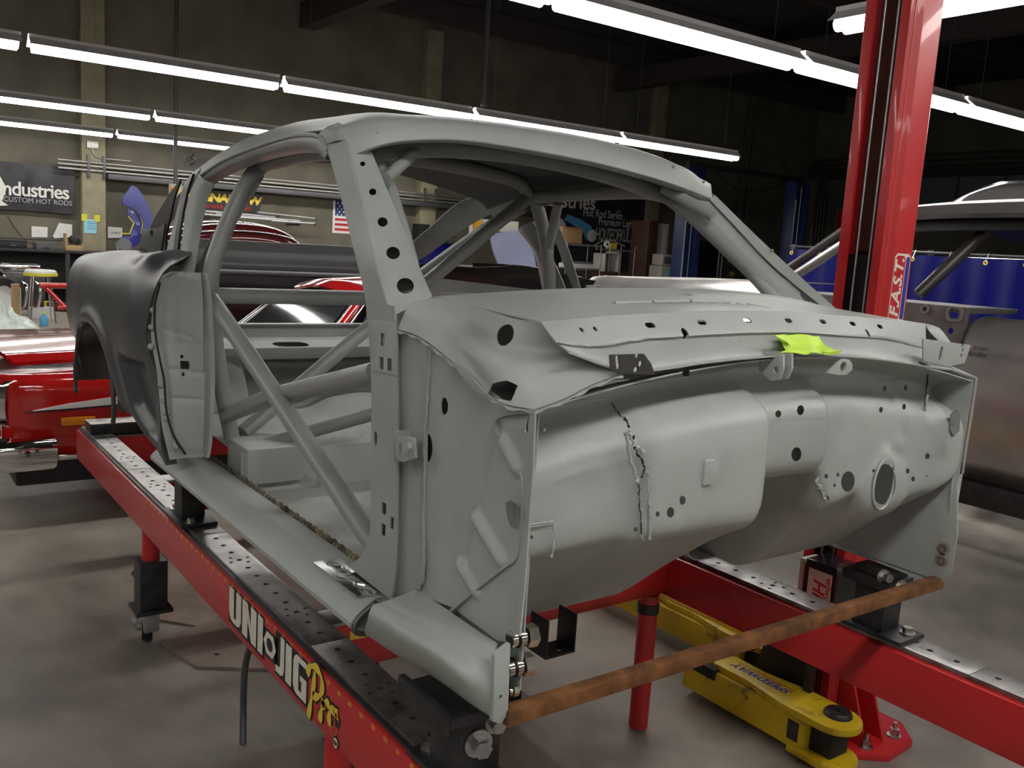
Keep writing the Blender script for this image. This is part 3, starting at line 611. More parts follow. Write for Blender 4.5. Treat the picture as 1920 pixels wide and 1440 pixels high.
FHL = [bore((-0.020, -0.037, 1.362), 5, 6.5), bore((-0.020, 0.037, 1.366), 6, 9), bore((-0.020, 0.040, 1.268), 8.5, 12.5), bore((0.015, -0.343, 1.219), 5.5, 8), bore((0.015, -0.373, 1.199), 6.5, 9.5), bore((0.015, -0.407, 1.200), 4, 5), bore((-0.010, -0.436, 1.167), 3.5, 4.5), bore((-0.060, 0.413, 1.391), 3, 5), bore((-0.060, 0.504, 1.389), 3, 5), bore((-0.050, 0.392, 1.341), 3, 5), bore((-0.050, 0.491, 1.343), 3, 5), bore((-0.050, 0.291, 1.173), 11, 18), bore((-0.040, 0.428, 1.154), 19, 35), bore((-0.050, 0.202, 1.195), 3, 4), bore((-0.050, 0.247, 1.194), 2.5, 3.5), bore((-0.050, 0.239, 1.169), 2, 3), bore((-0.050, 0.218, 1.141), 2.5, 4), bore((-0.040, 0.377, 1.193), 2.5, 3), bore((-0.040, 0.464, 1.191), 2.5, 3), bore((-0.040, 0.528, 1.178), 3, 4.5), bore((-0.040, 0.558, 1.154), 3, 4.5), bore((-0.040, 0.612, 1.209), 3.5, 5), bore((-0.020, 0.671, 1.353), 2, 3), bore((-0.060, -0.285, 1.451), 6.5, 8.5), bore((-0.010, -0.669, 1.374), 3, 3.5), bore((-0.005, -0.686, 1.189), 2.5, 3.5)]
sheet('firewall', rows_, PR, car, 0.003, holes=FHL, smooth=50, selfx=True)
cr_c = Vector((-0.034, 0.418, 1.157)); tube('column_hole_rim', [cr_c + Vector((.0, .044 * math.cos(t), .064 * math.sin(t))) for t in [2 * math.pi * k / 24 for k in range(25)]], .0035, PR, car, 8, smooth=False)
# patch plate round the steering hole and seam cracks: filler beads and open joints
def crack(name, pts, r, m, seed, jit=.003):
    rg = random.Random(seed); S = lin(pts, 3 * len(pts) + 8)
    return tube(name, [(p.x + rg.uniform(0, .0015), p.y + rg.uniform(-jit, jit), p.z + rg.uniform(-jit, jit) * .4) for p in S], [rg.uniform(.3, 1.3) * r for _ in S], m, car, 6, smooth=False)
crack('seam_gap', [(0.003, -0.535, 1.416), (0.003, -0.518, 1.399), (0.003, -0.497, 1.382), (0.003, -0.489, 1.370)], .0022, 'gap', 1)
crack('seam_gap', [(0.010, -0.483, 1.356), (0.010, -0.479, 1.336), (0.010, -0.460, 1.310), (0.010, -0.447, 1.291), (0.010, -0.452, 1.274)], .0022, 'gap', 2)
crack('seam_bead', [(0.010, -0.502, 1.361), (0.010, -0.490, 1.322), (0.010, -0.476, 1.292), (0.010, -0.462, 1.270), (0.010, -0.453, 1.234), (0.010, -0.446, 1.202), (0.010, -0.439, 1.161), (0.010, -0.431, 1.149)], .0040, PR, 3)
crack('seam_gap', [(0.014, -0.461, 1.266), (0.014, -0.457, 1.230), (0.014, -0.449, 1.194), (0.014, -0.444, 1.167)], .0014, 'gap', 4, .002)
crack('seam_bead', [(0.018, -0.447, 1.286), (0.018, -0.438, 1.239), (0.018, -0.429, 1.187), (0.018, -0.427, 1.156)], .0035, PR, 5, .002)
crack('seam_bead', [(0.012, -0.499, 1.365), (0.012, -0.478, 1.337), (0.012, -0.456, 1.320)], .0045, PR, 6, .005)
crack('seam_gap', [(-0.047, 0.577, 1.441), (-0.047, 0.575, 1.397), (-0.047, 0.578, 1.342), (-0.047, 0.578, 1.287), (-0.047, 0.577, 1.232)], .0020, 'gap', 7, .002)
crack('seam_bead', [(-0.046, 0.582, 1.370), (-0.046, 0.586, 1.301), (-0.046, 0.584, 1.245), (-0.046, 0.600, 1.188), (-0.046, 0.617, 1.137)], .0030, PR, 8, .003)
crack('seam_gap', [(-0.050, 0.177, 1.208), (-0.050, 0.232, 1.209), (-0.050, 0.306, 1.207), (-0.050, 0.394, 1.204)], .0012, 'gap', 9, .002)
crack('seam_bead', [(-0.050, 0.171, 1.199), (-0.050, 0.166, 1.183), (-0.050, 0.189, 1.165), (-0.050, 0.204, 1.141)], .005, PR, 10, .004)
crack('seam_bead', [(-0.005, -0.696, 1.211), (-0.005, -0.673, 1.212), (-0.005, -0.642, 1.211), (-0.005, -0.638, 1.189), (-0.005, -0.636, 1.160), (-0.005, -0.639, 1.146)], .0022, PR, 12, .001)
crack('seam_gap', [(-0.030, 0.597, 1.160), (-0.030, 0.674, 1.156), (-0.030, 0.768, 1.153)], .0018, 'gap', 13, .001)
padc = (0.022, -0.289, 1.271); box('pressed_pad', (padc[0] - .008, padc[0] + .007, padc[1] - .015, padc[1] + .015, padc[2] - .026, padc[2] + .026), PR, car, .006, seg=3)
# tabs on the underside of the cowl lip
for px_ in ():
    pass
tab = [(.0, .0), (.0, .055)]
for c in ((0.012, -0.097, 1.466), (0.012, -0.070, 1.467)):
    o = prism('clevis_tab', [(c[0] - .045, c[2] + .03), (c[0] + .012, c[2] + .03), (c[0] + .016, c[2] + .0), (c[0] + .008, c[2] - .022), (c[0] - .012, c[2] - .028), (c[0] - .045, c[2] - .01)], c[1] - .003, c[1] + .003, 'Y', PR, car, 0.001, holes=[((c[0] - .002, c[1], c[2] - .004), (0, 1, 0), ell(.007, .007, 12), .02)])
c = (0.006, 0.132, 1.463)
tp = [(c[1] + .034 * math.cos(t), c[2] + .030 * math.sin(t)) for t in [math.radians(a) for a in range(-100, 121, 20)]] + [(0.006, 0.064, 1.472)[1:], (0.006, 0.064, 1.450)[1:]]
prism('tow_tab', [(0.006, 0.074, 1.450)[1:], (0.006, 0.117, 1.444)[1:], (0.006, 0.146, 1.444)[1:], (0.006, 0.164, 1.454)[1:], (0.006, 0.163, 1.466)[1:], (0.006, 0.149, 1.477)[1:], (0.006, 0.127, 1.480)[1:], (0.006, 0.113, 1.474)[1:]], .004, .010, 'X', PR, car, 0.001, holes=[((0.007, 0.129, 1.462), (1, 0, 0), ell(.011, .011, 14), .02)])
# far edge flange, lower gusset plate and its fittings
ff = [(0.000, 0.728, 1.414), (0.000, 0.728, 1.315), (0.000, 0.724, 1.230), (0.000, 0.725, 1.164)]
sheet('front_flange', [[Vector(p) + Vector((.004, -.012, 0)) for p in ff], [Vector(p) for p in ff]], PR, car, 0.004)
fl2 = [(-0.010, 0.740, 1.157), (-0.010, 0.737, 1.097), (-0.010, 0.736, 1.027), (-0.010, 0.701, 1.040), (-0.010, 0.693, 1.123), (-0.010, 0.694, 1.159)]
prism('lower_flange', [(p[1], p[2]) for p in fl2], -.012, -.008, 'X', PR, car, 0.0005)
gus = [(-0.115, 0.700, 0.953), (-0.054, 0.700, 1.009), (-0.000, 0.700, 1.024), (0.006, 0.700, 0.905), (-0.017, 0.700, 0.872), (-0.163, 0.700, 0.833), (-0.268, 0.700, 0.858)]
gp = [(.02, 1.005), (.018, .90), (.0, .868), (-.32, .868), (-.40, .92), (-.30, 1.02), (-.12, 1.16), (-.01, 1.20)]
prism('torque_box_plate', gp, .700, .704, 'Y', PR, car, 0.001, holes=[((-.035, .70, .985), (0, 1, 0), ell(.006, .006, 10), .03)])
for z in (.958, .925):
    lathe('port_ring', [(.006, 0), (.012, 0), (.012, .006), (.006, .006)], (-.012, .700, z), (0, -1, 0), 'bolt', car, 16)
    lathe('heat_stain', [(.001, 0), (.019, 0), (.019, .0006), (.001, .0006)], (-.012, .700, z), (0, -1, 0), 'scorch', car, 16)
o = bpy.data.objects['rocker_panel']
# front end of the far rocker and torque box
far_tb = loft([[(x, -y, z) for x, y, z in c] for c in (tb_low, tb_bot, tb_blg, tb_crz, tb_mid, tb_rdg, tb_inn)], 26, 30)
sheet('torque_box', far_tb, PR, car, 0.004, smooth=60)
fcs = [[(0, .709, 1.41), (-.2, .712, 1.45), (-.43, .715, 1.53)], [(0, .706, 1.18), (-.2, .708, 1.2), (-.45, .712, 1.2)], [(0, .704, .97), (-.2, .705, .97), (-.45, .71, .95)]]
sheet('cowl_side_panel', loft(fcs, 16, 20), PR, car, 0.003)
# hose fittings on the near side: three polished unions pointing inboard
def fitting(c, s):
    ax = (0.12, 1, 0.02)
    f = lathe('hose_fitting', [(.0, 0), (.72 * s, 0), (.72 * s, .5 * s), (.60 * s, .52 * s), (.60 * s, .75 * s), (.80 * s, .78 * s), (.80 * s, 1.15 * s), (.66 * s, 1.2 * s), (.66 * s, 1.4 * s), (0, 1.4 * s)], c, ax, 'nickel', car, 22)
    A = Vector(ax).normalized(); h = hexbolt('hex_nut', Vector(c) + A * (1.35 * s), ax, 1.0 * s, 1.1 * s, 'nickel', None, False)
    h.parent = f; lathe_ring = lathe('seal_ring', [(.62 * s, 0), (.84 * s, 0), (.84 * s, .12 * s), (.62 * s, .12 * s)], Vector(c) + A * (.6 * s), ax, 'black', None, 22); lathe_ring.parent = f
    return f
fitting((-0.030, -0.700, 0.997), .021); fitting((-0.030, -0.703, 0.943), .021); fitting((-0.030, -0.704, 0.898), .0105)
fb2 = [(-0.004, 0.632, 1.323), (-0.004, 0.657, 1.335), (-0.004, 0.675, 1.324), (-0.004, 0.682, 1.278), (-0.004, 0.659, 1.265), (-0.004, 0.634, 1.284)]
prism('primer_patch', [p[1:] for p in fb2], -.006, -.003, 'X', 'bare_patch', car, 0)
# rusty square tube tacked across the front
bm = bmesh.new(); boxbm(bm, -.033, -.003, -.712, .712, .846, .876)
bmlink('brace_bar', bm, 'rust', car, 0.003)['label'] = 'rusty square steel tube welded across the front of the rockers'
# ---- windscreen pillars
ao = [(-0.971, -0.655, 1.909), (-0.824, -0.675, 1.765), (-0.729, -0.690, 1.668), (-0.638, -0.705, 1.578), (-0.573, -0.720, 1.514)]
ac = [(-0.885, -0.640, 1.903), (-0.775, -0.662, 1.796), (-0.660, -0.687, 1.694), (-0.550, -0.714, 1.606), (-0.468, -0.724, 1.524)]
ai = [(-0.885, -0.570, 1.880), (-0.800, -0.567, 1.786), (-0.715, -0.566, 1.697), (-0.630, -0.571, 1.618), (-0.550, -0.580, 1.556)]
ab = [(p[0] - .07, p[1] + .05, p[2] - .01) for p in ao]
sheet('windscreen_pillar', loft([ao, ac], 24, 6, True, False), PR, car, 0.003)
ah = []
for px_ in (): pass
HC = [(-0.865, -0.603, 1.850), (-0.785, -0.614, 1.782), (-0.705, -0.627, 1.713), (-0.625, -0.640, 1.646), (-0.535, -0.656, 1.580)]
for c, r in zip(HC, (.0060, .0085, .0115, .0150, .0185)): ah.append((c, Vector((1.174, -1.61, 1.68)) - Vector(c), ell(r, r * .92, 16), .07))
sheet('windscreen_flange', loft([ac, [(a[0] * .9 + b[0] * .1 - .004, a[1] * .9 + b[1] * .1, a[2] * .9 + b[2] * .1 - .006) for a, b in zip(ac, ai)], ai], 26, 12, True, False), PR, car, 0.003, holes=ah, smooth=20)
sheet('pillar_inner_face', loft([ai, ab, ao], 20, 8, True, False), PR, car, 0.003)
# far pillar: same pressing, seen from inside
fo = [(p[0], -p[1], p[2]) for p in ao]
fcq = [(-0.865, 0.637, 1.875), (-0.755, 0.675, 1.781), (-0.645, 0.707, 1.692), (-0.540, 0.723, 1.618), (-0.435, 0.726, 1.551)]
fcr = [(-0.868, 0.618, 1.861), (-0.765, 0.651, 1.768), (-0.660, 0.677, 1.677), (-0.560, 0.700, 1.607), (-0.455, 0.695, 1.552)]
fiq = [(-0.895, 0.554, 1.859), (-0.800, 0.593, 1.763), (-0.715, 0.605, 1.685), (-0.635, 0.606, 1.618), (-0.560, 0.615, 1.560)]
sheet('windscreen_pillar', loft([fo, fcq], 24, 6, True, False), PR, car, 0.003)
sheet('windscreen_flange', loft([fcq, fcr], 20, 4, True, False), PR, car, 0.003)
fh = []
for c, r in zip(((-0.800, 0.690, 1.767), (-0.710, 0.699, 1.704), (-0.620, 0.704, 1.640), (-0.530, 0.704, 1.577)), (.010, .014, .018, .020)): fh.append((c, Vector((1.174, -1.61, 1.68)) - Vector(c), ell(r, r * .42, 14, -.75), .09))
sheet('pillar_inner_face', loft([[(p[0] - .004, p[1] + .004, p[2] - .008) for p in fcr], fiq], 26, 10, True, False), PR, car, 0.003, holes=fh)
tube('pillar_inner_edge', [(p[0] - .01, p[1] + .012, p[2]) for p in fiq], .018, PR, car, 10)
for px_ in (): pass
for c in ((-0.850, 0.428, 1.944), (-0.860, 0.577, 1.913), (-0.830, 0.653, 1.840), (-0.660, 0.692, 1.711), (-0.848, -0.575, 1.925), (-0.842, -0.395, 1.950), (-0.840, -0.215, 1.958), (-0.840, -0.005, 1.959), (-0.840, 0.072, 1.959), (-0.845, 0.252, 1.954)):
    lathe('trim_stud', [(0, .004), (.003, .003), (.0045, 0), (.0045, -.004), (0, -.004)], c, (.8, -.2, .5), PR, car, 10)
# ---- roof
r0 = [(-0.875, -0.627, 1.867), (-0.845, -0.586, 1.891), (-0.830, -0.509, 1.914), (-0.815, -0.366, 1.931), (-0.810, -0.205, 1.931), (-0.810, 0.050, 1.922), (-0.820, 0.263, 1.906), (-0.840, 0.464, 1.885), (-0.865, 0.626, 1.863)]
r1 = [(-0.885, -0.640, 1.903), (-0.855, -0.583, 1.931), (-0.845, -0.502, 1.950), (-0.830, -0.359, 1.961), (-0.825, -0.197, 1.964), (-0.825, 0.059, 1.960), (-0.835, 0.273, 1.946), (-0.850, 0.470, 1.918), (-0.870, 0.624, 1.888)]
r2 = [(-0.910, -0.651, 1.928), (-0.895, -0.578, 1.958), (-0.885, -0.481, 1.974), (-0.880, -0.329, 1.987), (-0.875, -0.163, 1.991), (-0.875, 0.098, 1.990), (-0.880, 0.312, 1.979), (-0.885, 0.503, 1.950), (-0.890, 0.635, 1.909)]
r3 = [(-0.950, -0.647, 1.930), (-0.980, -0.551, 1.982), (-0.980, -0.429, 1.994), (-.98, -.33, 2.003), (-.98, -.12, 2.010), (-.98, .12, 2.008), (-.98, .33, 1.990), (-.98, .52, 1.955), (-.98, .64, 1.89)]
def rrow(x, lip, edge, ctr): return [(x, -.655, lip), (x, -.628, lip + .027), (x, -.585, edge), (x, -.35, edge + (ctr - edge) * .65), (x, 0, ctr), (x, .35, edge + (ctr - edge) * .55 - .01), (x, .585, edge - .02), (x, .628, lip), (x, .655, lip - .02)]
roof_rows = loft([r0, r1, r2, r3, rrow(-1.2, 1.930, 1.978, 2.02), rrow(-1.45, 1.913, 1.972, 2.025), rrow(-1.7, 1.889, 1.957, 2.015), rrow(-1.95, 1.847, 1.924, 1.992), rrow(-2.12, 1.81, 1.893, 1.97)], 60, 50)
sheet('roof_skin', roof_rows, PR, car, 0.004, smooth=60)
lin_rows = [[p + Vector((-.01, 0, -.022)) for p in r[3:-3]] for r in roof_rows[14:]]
sheet('roof_shade_sheet', lin_rows, 'liner', car, .003, smooth=60)  # added dark sheet, the shade inside the roof put into its colour
sheet('roof_corner', loft([[(-1.014, -0.652, 1.922), (-0.966, -0.650, 1.937), (-0.935, -0.635, 1.946)], [(-0.979, -0.656, 1.909), (-0.914, -0.655, 1.921), (-0.895, -0.634, 1.932)], [(-0.960, -0.657, 1.893), (-0.905, -0.653, 1.901), (-0.885, -0.630, 1.904)]], 12, 10), PR, car, .004, smooth=60)
# folded flange under the header, drip rail and door-top rail
hb_ = [(p[0] - .03, p[1], p[2] - .006) for p in r0]
sheet('header_flange', loft([r0, hb_, [(p[0] - .12, p[1] * .98, p[2] + .02) for p in r0]], 40, 8), PR, car, 0.003)
dl = [(-1.964, -0.655, 1.841), (-1.722, -0.655, 1.884), (-1.444, -0.655, 1.911), (-1.207, -0.655, 1.926), (-1.066, -0.655, 1.923), (-0.984, -0.655, 1.910), (-0.941, -0.655, 1.879)]
di = [(-1.978, -0.620, 1.808), (-1.805, -0.610, 1.847), (-1.548, -0.600, 1.880), (-1.322, -0.600, 1.891), (-1.192, -0.600, 1.891), (-1.094, -0.605, 1.884), (-1.014, -0.620, 1.863)]
sheet('door_top_rail', loft([dl, [((a[0] + b[0]) / 2, -.65, (a[2] + b[2]) / 2 - .01) for a, b in zip(dl, di)], di], 30, 8), 'cage', car, 0.003, smooth=60)
tube('drip_rail', [(p[0], p[1] - .004, p[2]) for p in dl], .0055, PR, car, 8)
fdl = [(x, -y, z - .02) for x, y, z in dl]; fdi = [(x, -y, z - .02) for x, y, z in di]
sheet('door_top_rail', loft([fdl, fdi], 30, 5), 'cage', car, 0.003)
# rear of the roof: sail panels both sides, black quarter window panel
for s in (-1, 1):
    sp_o = [(-2.05, s * .655, 1.828), (-2.2, s * .65, 1.79), (-2.45, s * .65, 1.70), (-2.7, s * .66, 1.60), (-2.95, s * .68, 1.535)]
    sp_t = [(-2.08, s * .60, 1.895), (-2.25, s * .60, 1.855), (-2.5, s * .60, 1.735), (-2.75, s * .61, 1.625), (-2.95, s * .62, 1.555)]
    sp_i = [(-2.1, s * .57, 1.885), (-2.3, s * .565, 1.84), (-2.55, s * .565, 1.72), (-2.8, s * .57, 1.61), (-2.98, s * .58, 1.545)]
    sheet('sail_panel', loft([sp_o, sp_t, sp_i], 20, 10), PR, car, 0.004, smooth=60)
qg = [(-2.069, -0.668, 1.830), (-2.143, -0.668, 1.769), (-2.239, -0.670, 1.641), (-2.260, -0.690, 1.544), (-2.317, -0.690, 1.552), (-2.601, -0.680, 1.579), (-2.402, -0.668, 1.692), (-2.206, -0.665, 1.783)]
prism('quarter_window_panel', [p[::2] for p in qg], -.690, -.683, 'Y', 'black', car, 0)  # black panel over the quarter window area
prism('quarter_inner_panel', [(-2.235, -0.660, 1.680)[::2], (-2.302, -0.660, 1.562)[::2], (-2.431, -0.660, 1.568)[::2], (-2.608, -0.660, 1.586)[::2], (-2.538, -0.660, 1.654)[::2], (-2.345, -0.660, 1.658)[::2]], -.695, -.691, 'Y', 'grey_panel', car, 0.001, holes=[((-2.413, -0.690, 1.641), (0, 1, 0), ell(.02, .012), .03)])
wt = [(-2.019, -0.672, 1.839), (-2.071, -0.676, 1.775), (-2.095, -0.690, 1.671), (-2.080, -0.710, 1.561)]
sheet('window_channel', loft([[(p[0], p[1], p[2]) for p in wt], [(-2.081, -0.668, 1.823), (-2.142, -0.670, 1.769), (-2.175, -0.684, 1.661), (-2.204, -0.705, 1.550)]], 16, 4, True, False), PR, car, 0.004)
gk = [(-1.938, -0.682, 1.847), (-1.987, -0.688, 1.784), (-2.009, -0.702, 1.672), (-1.963, -0.730, 1.557), (-1.990, -0.740, 1.541)]
sheet('rubber_seal', loft([gk, wt + [(-2.058, -0.730, 1.540)]], 18, 4, True, False), 'black', car, 0.008)
bo = [(-1.915, -0.675, 1.843), (-1.973, -0.685, 1.779), (-1.985, -0.700, 1.673), (-1.939, -0.725, 1.576), (-1.910, -0.760, 1.520)]
bi = [(-1.813, -0.655, 1.814), (-1.871, -0.660, 1.755), (-1.887, -0.675, 1.650), (-1.881, -0.690, 1.563), (-1.869, -0.700, 1.521)]
bm_ = [(-1.852, -0.672, 1.825), (-1.897, -0.680, 1.767), (-1.907, -0.695, 1.662), (-1.889, -0.715, 1.568), (-1.878, -0.735, 1.521)]
sheet('window_post', loft([bo, bm_, bi], 20, 9), PR, car, 0.004)
# frayed mesh flap at the rear of the roof
rg = random.Random(2); fr = (-2.122, -0.620, 1.872); 
mv = []; 
flap = [(-2.000, -0.600, 1.909), (-2.218, -0.580, 1.920), (-2.333, -0.580, 1.893), (-2.226, -0.600, 1.869), (-2.073, -0.620, 1.867)]
sheet('mesh_flap', loft([flap[:3], [flap[0], flap[4], flap[3]]], 8, 5, False, False), 'hair_mesh', car, 0.002)
for k in range(12):
    p = Vector(flap[1]).lerp(Vector(flap[2]), k / 11); tube('frayed_wire', [p, p + Vector((rg.uniform(-.03, -.01), -.01, rg.uniform(-.01, .025))), p + Vector((rg.uniform(-.06, -.02), -.02, rg.uniform(-.015, .03)))], .0012, 'conduit_dark', car, 5, res=5)
# ---- lock pillar (door jamb)
jl = [(-1.620, -0.843, 1.538), (-1.660, -0.862, 1.513), (-1.700, -0.871, 1.436), (-1.710, -0.875, 1.337), (-1.680, -0.868, 1.243), (-1.660, -0.864, 1.155), (-1.640, -0.861, 1.067), (-1.620, -0.844, 0.967)]
jr = [(-1.600, -0.747, 1.540), (-1.600, -0.736, 1.495), (-1.600, -0.728, 1.414), (-1.600, -0.722, 1.316), (-1.600, -0.720, 1.200), (-1.600, -0.722, 1.100), (-1.600, -0.727, 1.015), (-1.600, -0.734, 0.972)]
jt = [jl[0], (-1.610, -0.799, 1.540), jr[0]]; jb = [jl[-1], (-1.610, -0.788, 0.971), jr[-1]]
jrows = coons(jt, jb, jl, jr, 44, 90)
for j, r in enumerate(jrows):
    v = j / 89
    for i, p in enumerate(r):
        u = i / 43
        edge = ss(.16, .22, u - .10 * math.sin(v * math.pi) * 0) * ss(.86, .80, u)
        p.x += .012 * edge * ss(.0, .05, v) * ss(1.0, .93, v) - .008 * math.exp(-((v - .545) / .012) ** 2) * edge - .006 * math.exp(-((v - .33 - .05 * u) / .014) ** 2) * edge * ss(.75, .6, u) + .007 * ss(.40, .36, v) * edge * ss(.35, .45, u) - .007 * math.exp(-((v - .69) / .01) ** 2) * edge
        p.x += .016 * ss(.88, .93, u)
sheet('lock_pillar', jrows, PR, car, 0.004, holes=[((-1.600, -0.797, 1.257), (1, 0, 0), [(-.012, -.013), (.010, -.014), (.013, -.006), (.013, .013), (-.012, .012)], .06), ((-1.600, -0.804, 1.282), (1, 0, 0), ell(.0045, .006, 10), .06), ((-1.600, -0.802, 1.228), (1, 0, 0), ell(.0045, .006, 10), .06)])
for c in ((-1.690, -0.875, 1.418), (-1.700, -0.877, 1.365), (-1.695, -0.880, 1.306), (-1.655, -0.861, 1.194), (-1.645, -0.855, 1.149), (-1.635, -0.850, 1.111), (-1.630, -0.850, 1.093), (-1.600, -0.832, 1.012)):
    lathe('plug_weld', [(0, .006), (.006, .005), (.010, 0), (.010, -.01), (0, -.01)], c, (1, -.3, 0), PR, car, 12)
pl2 = [(-1.660, -0.862, 1.155), (-1.610, -0.847, 1.072), (-1.570, -0.811, 0.999)]
tube('panel_seam', [(-1.650, -0.866, 1.504), (-1.680, -0.873, 1.430), (-1.680, -0.871, 1.349), (-1.650, -0.867, 1.280), (-1.630, -0.858, 1.209), (-1.615, -0.855, 1.121), (-1.600, -0.839, 1.049), (-1.590, -0.805, 0.987)], .0035, 'gap', car, 6)
False and sheet('jamb_foot', loft([[(-1.600, -0.872, 1.076), (-1.600, -0.859, 1.009), (-1.600, -0.849, 0.955)], [(-1.580, -0.837, 1.058), (-1.580, -0.813, 1.013), (-1.580, -0.811, 0.976)]], 8, 4), PR, car, .003)
# ---- rear quarter panel in satin dark primer
def qsec(x, front=None):
    k = ss(-2.6, -3.35, x); zb = interp([(-3.32, 1.16), (-3.1, 1.07), (-2.85, 1.02), (-2.2, 1.045), (-1.9, .955), (-1.6, .872)], x)
    w = 1 - .075 * k
    base = [(-.815, zb), (-.855, zb + (1.10 - zb) * .35), (-.880, zb + (1.20 - zb) * .72), (-.893, 1.27), (-.890, 1.40), (-.872, 1.485), (-.835, 1.537), (-.77, 1.560), (-.69, 1.566)]
    hip = .028 * math.exp(-((x + 1.95) / .22) ** 2)
    return [(x, y * w, z - .035 * k * ss(1.3, 1.5, z) + (hip * ss(1.45, 1.55, z))) for y, z in base]
qf = [(-1.640, -0.848, 0.944), (-1.660, -0.857, 1.009), (-1.680, -0.855, 1.126), (-1.700, -0.855, 1.203), (-1.780, -0.870, 1.312), (-1.770, -0.866, 1.405), (-1.730, -0.860, 1.474), (-1.680, -0.850, 1.527), (-1.640, -0.838, 1.555)]
secs = [qsec(x) for x in (-3.34, -3.28, -3.1, -2.85, -2.6, -2.35, -2.1, -1.92)] + [qf]
qrows = loft(secs, 60, 110)
sc_a = [(-2.06, 1.235), (-1.80, 1.245), (-1.72, 1.12), (-1.70, 1.0), (-1.84, 1.0), (-1.97, 1.07)]
def inpoly(x, z, P):
    c = False; d = 9
    for (a, b), (e, f) in zip(P, P[1:] + P[:1]):
        d = min(d, capd(x, z, a, b, e, f))
        if (b > z) != (f > z) and x < (e - a) * (z - b) / (f - b) + a: c = not c
    return d if c else -d
for r in qrows:
    for p in r:
        d = inpoly(p.x, p.z, sc_a)
        if d > -.01 and p.x < -1.60: p.y += .045 * ss(-.01, .03, d)
        arch = math.hypot((p.x + 2.48) / .365, (p.z - 1.02) / .29)
        if p.z > .98: p.y -= .016 * math.exp(-((arch - 1.04) / .10) ** 2)
        p.y += .014 * math.exp(-((p.x + 2.0) / .05) ** 2) * ss(1.53, 1.55, p.z)
archc = [(.335 * math.cos(t), .27 * math.sin(t)) for t in [2 * math.pi * i / 40 for i in range(40)]]
archp = [(x, y if y > 0 else y * 1.6) for x, y in archc]
sheet('quarter_panel', qrows, 'dark_primer', car, 0.004, holes=[((-2.50, -.86, 1.03), (0, 1, 0), archp, .3)], smooth=60)
wrows = []
for rr_, yy in ((.0, -.70), (.18, -.70), (.30, -.705), (.345, -.73), (.36, -.80), (.352, -.875)):
    wrows.append([Vector((-2.50 + rr_ * math.cos(t), yy, 1.03 + max(-.055, rr_ * .82 * math.sin(t)))) for t in [math.pi * (-.01 + 1.02 * k / 40) for k in range(41)]])
sheet('wheelhouse', wrows, 'bare_dark', car, .004, smooth=60)
tube('arch_lip', [(-2.50 + .338 * math.cos(t), -.878 - .008, 1.03 + max(-.05, .275 * math.sin(t))) for t in [math.pi * (-.1 + 1.2 * k / 36) for k in range(37)]], .008, 'dark_primer', car, 8, smooth=False)
sheet('quarter_flange', loft([qf, [(p[0] - .012, p[1] + .035, p[2]) for p in qf]], 40, 4), 'dark_primer', car, 0.004, smooth=60)
fq = mirrored(bpy.data.objects['quarter_panel'], 'quarter_panel', car)
# ---- floor, tunnel, seat riser, rear bulkhead
def fz(x, y):
    t = math.exp(-((y) / .13) ** 4) * .20 * ss(-1.75, -.5, x) + .10 * math.exp(-(y / .15) ** 4)
    b = .012 * sum(math.exp(-((abs(y) - q) / .018) ** 2) for q in (.30, .40, .50)) * ss(-1.35, -1.25, x) * ss(-.6, -.7, x)
    return .868 + t - .0 + b + .03 * ss(-.62, -.35, x) * 0
frows = [[Vector((-.42 - 1.1 * i / 50, y, fz(-.42 - 1.1 * i / 50, y))) for y in [-.664 + 1.328 * k / 60 for k in range(61)]] for i in range(51)]
sheet('floor_pan', frows, 'primer_floor', car, .003, smooth=60)
def rz(x, y): return 1.0 + .05 * math.exp(-(y / .16) ** 4) + .02 * math.sin(x * 9) * .3
rr = [[Vector((-1.50 + .0, y, .868 + .13 * k / 5 + .0)) for y in [-.664 + 1.328 * q / 30 for q in range(31)]] for k in range(6)] + [[Vector((-1.53 - .75 * k / 12, y, rz(-1.53 - .75 * k / 12, y) + .004 * math.sin(y * 20) )) for y in [-.664 + 1.328 * q / 30 for q in range(31)]] for k in range(13)]
sheet('seat_riser', rr, 'primer_floor', car, .003, smooth=50)
box('riser_box', (-1.66, -1.47, -.655, -.47, .90, 1.015), PR, car, .012)
bulk = [[Vector((-2.26 - .03 * k, y, 1.0 + .27 * k / 8)) for y in [-.60 + 1.2 * q / 24 for q in range(25)]] for k in range(9)]
sheet('rear_bulkhead', bulk, PR, car, .003)
shelf = [[Vector((-2.24 - .105 * k, y, 1.222 + .005 * k + .006 * math.sin(k * 1.2))) for y in [-.62 + 1.24 * q / 24 for q in range(25)]] for k in range(4)]
sheet('package_shelf', shelf, PR, car, .003, holes=[((-2.300, -0.185, 1.206), (0, 0, 1), slot(.075, .045), .1), ((-2.32, -.50, 1.22), (0, 0, 1), ell(.07, .04), .1), ((-2.33, .25, 1.22), (0, 0, 1), ell(.06, .045), .1)])
sheet('shelf_front', [[Vector((-2.235, y, 1.224)) for y in (-.62, -.3, 0, .3, .62)], [Vector((-2.235, y, 1.18)) for y in (-.62, -.3, 0, .3, .62)]], PR, car, .003)
box('crossmember', (-2.60, -2.54, -.62, .62, 1.24, 1.285), PR, car, .006)
for s in (-1, 1):
    wv = []
    bmw = [[Vector((-2.45 + .34 * math.cos(a), s * (.62 - .12 * math.sin(math.pi * k / 8) * 0 - .20 * ss(0, 1, k / 8)), .98 + .30 * math.sin(a) * (1 - .12 * (k / 8) ** 2))) for a in [math.pi * q / 24 for q in range(25)]] for k in range(9)]
    sheet('wheelhouse_inner', bmw, PR, car, .003, smooth=60)
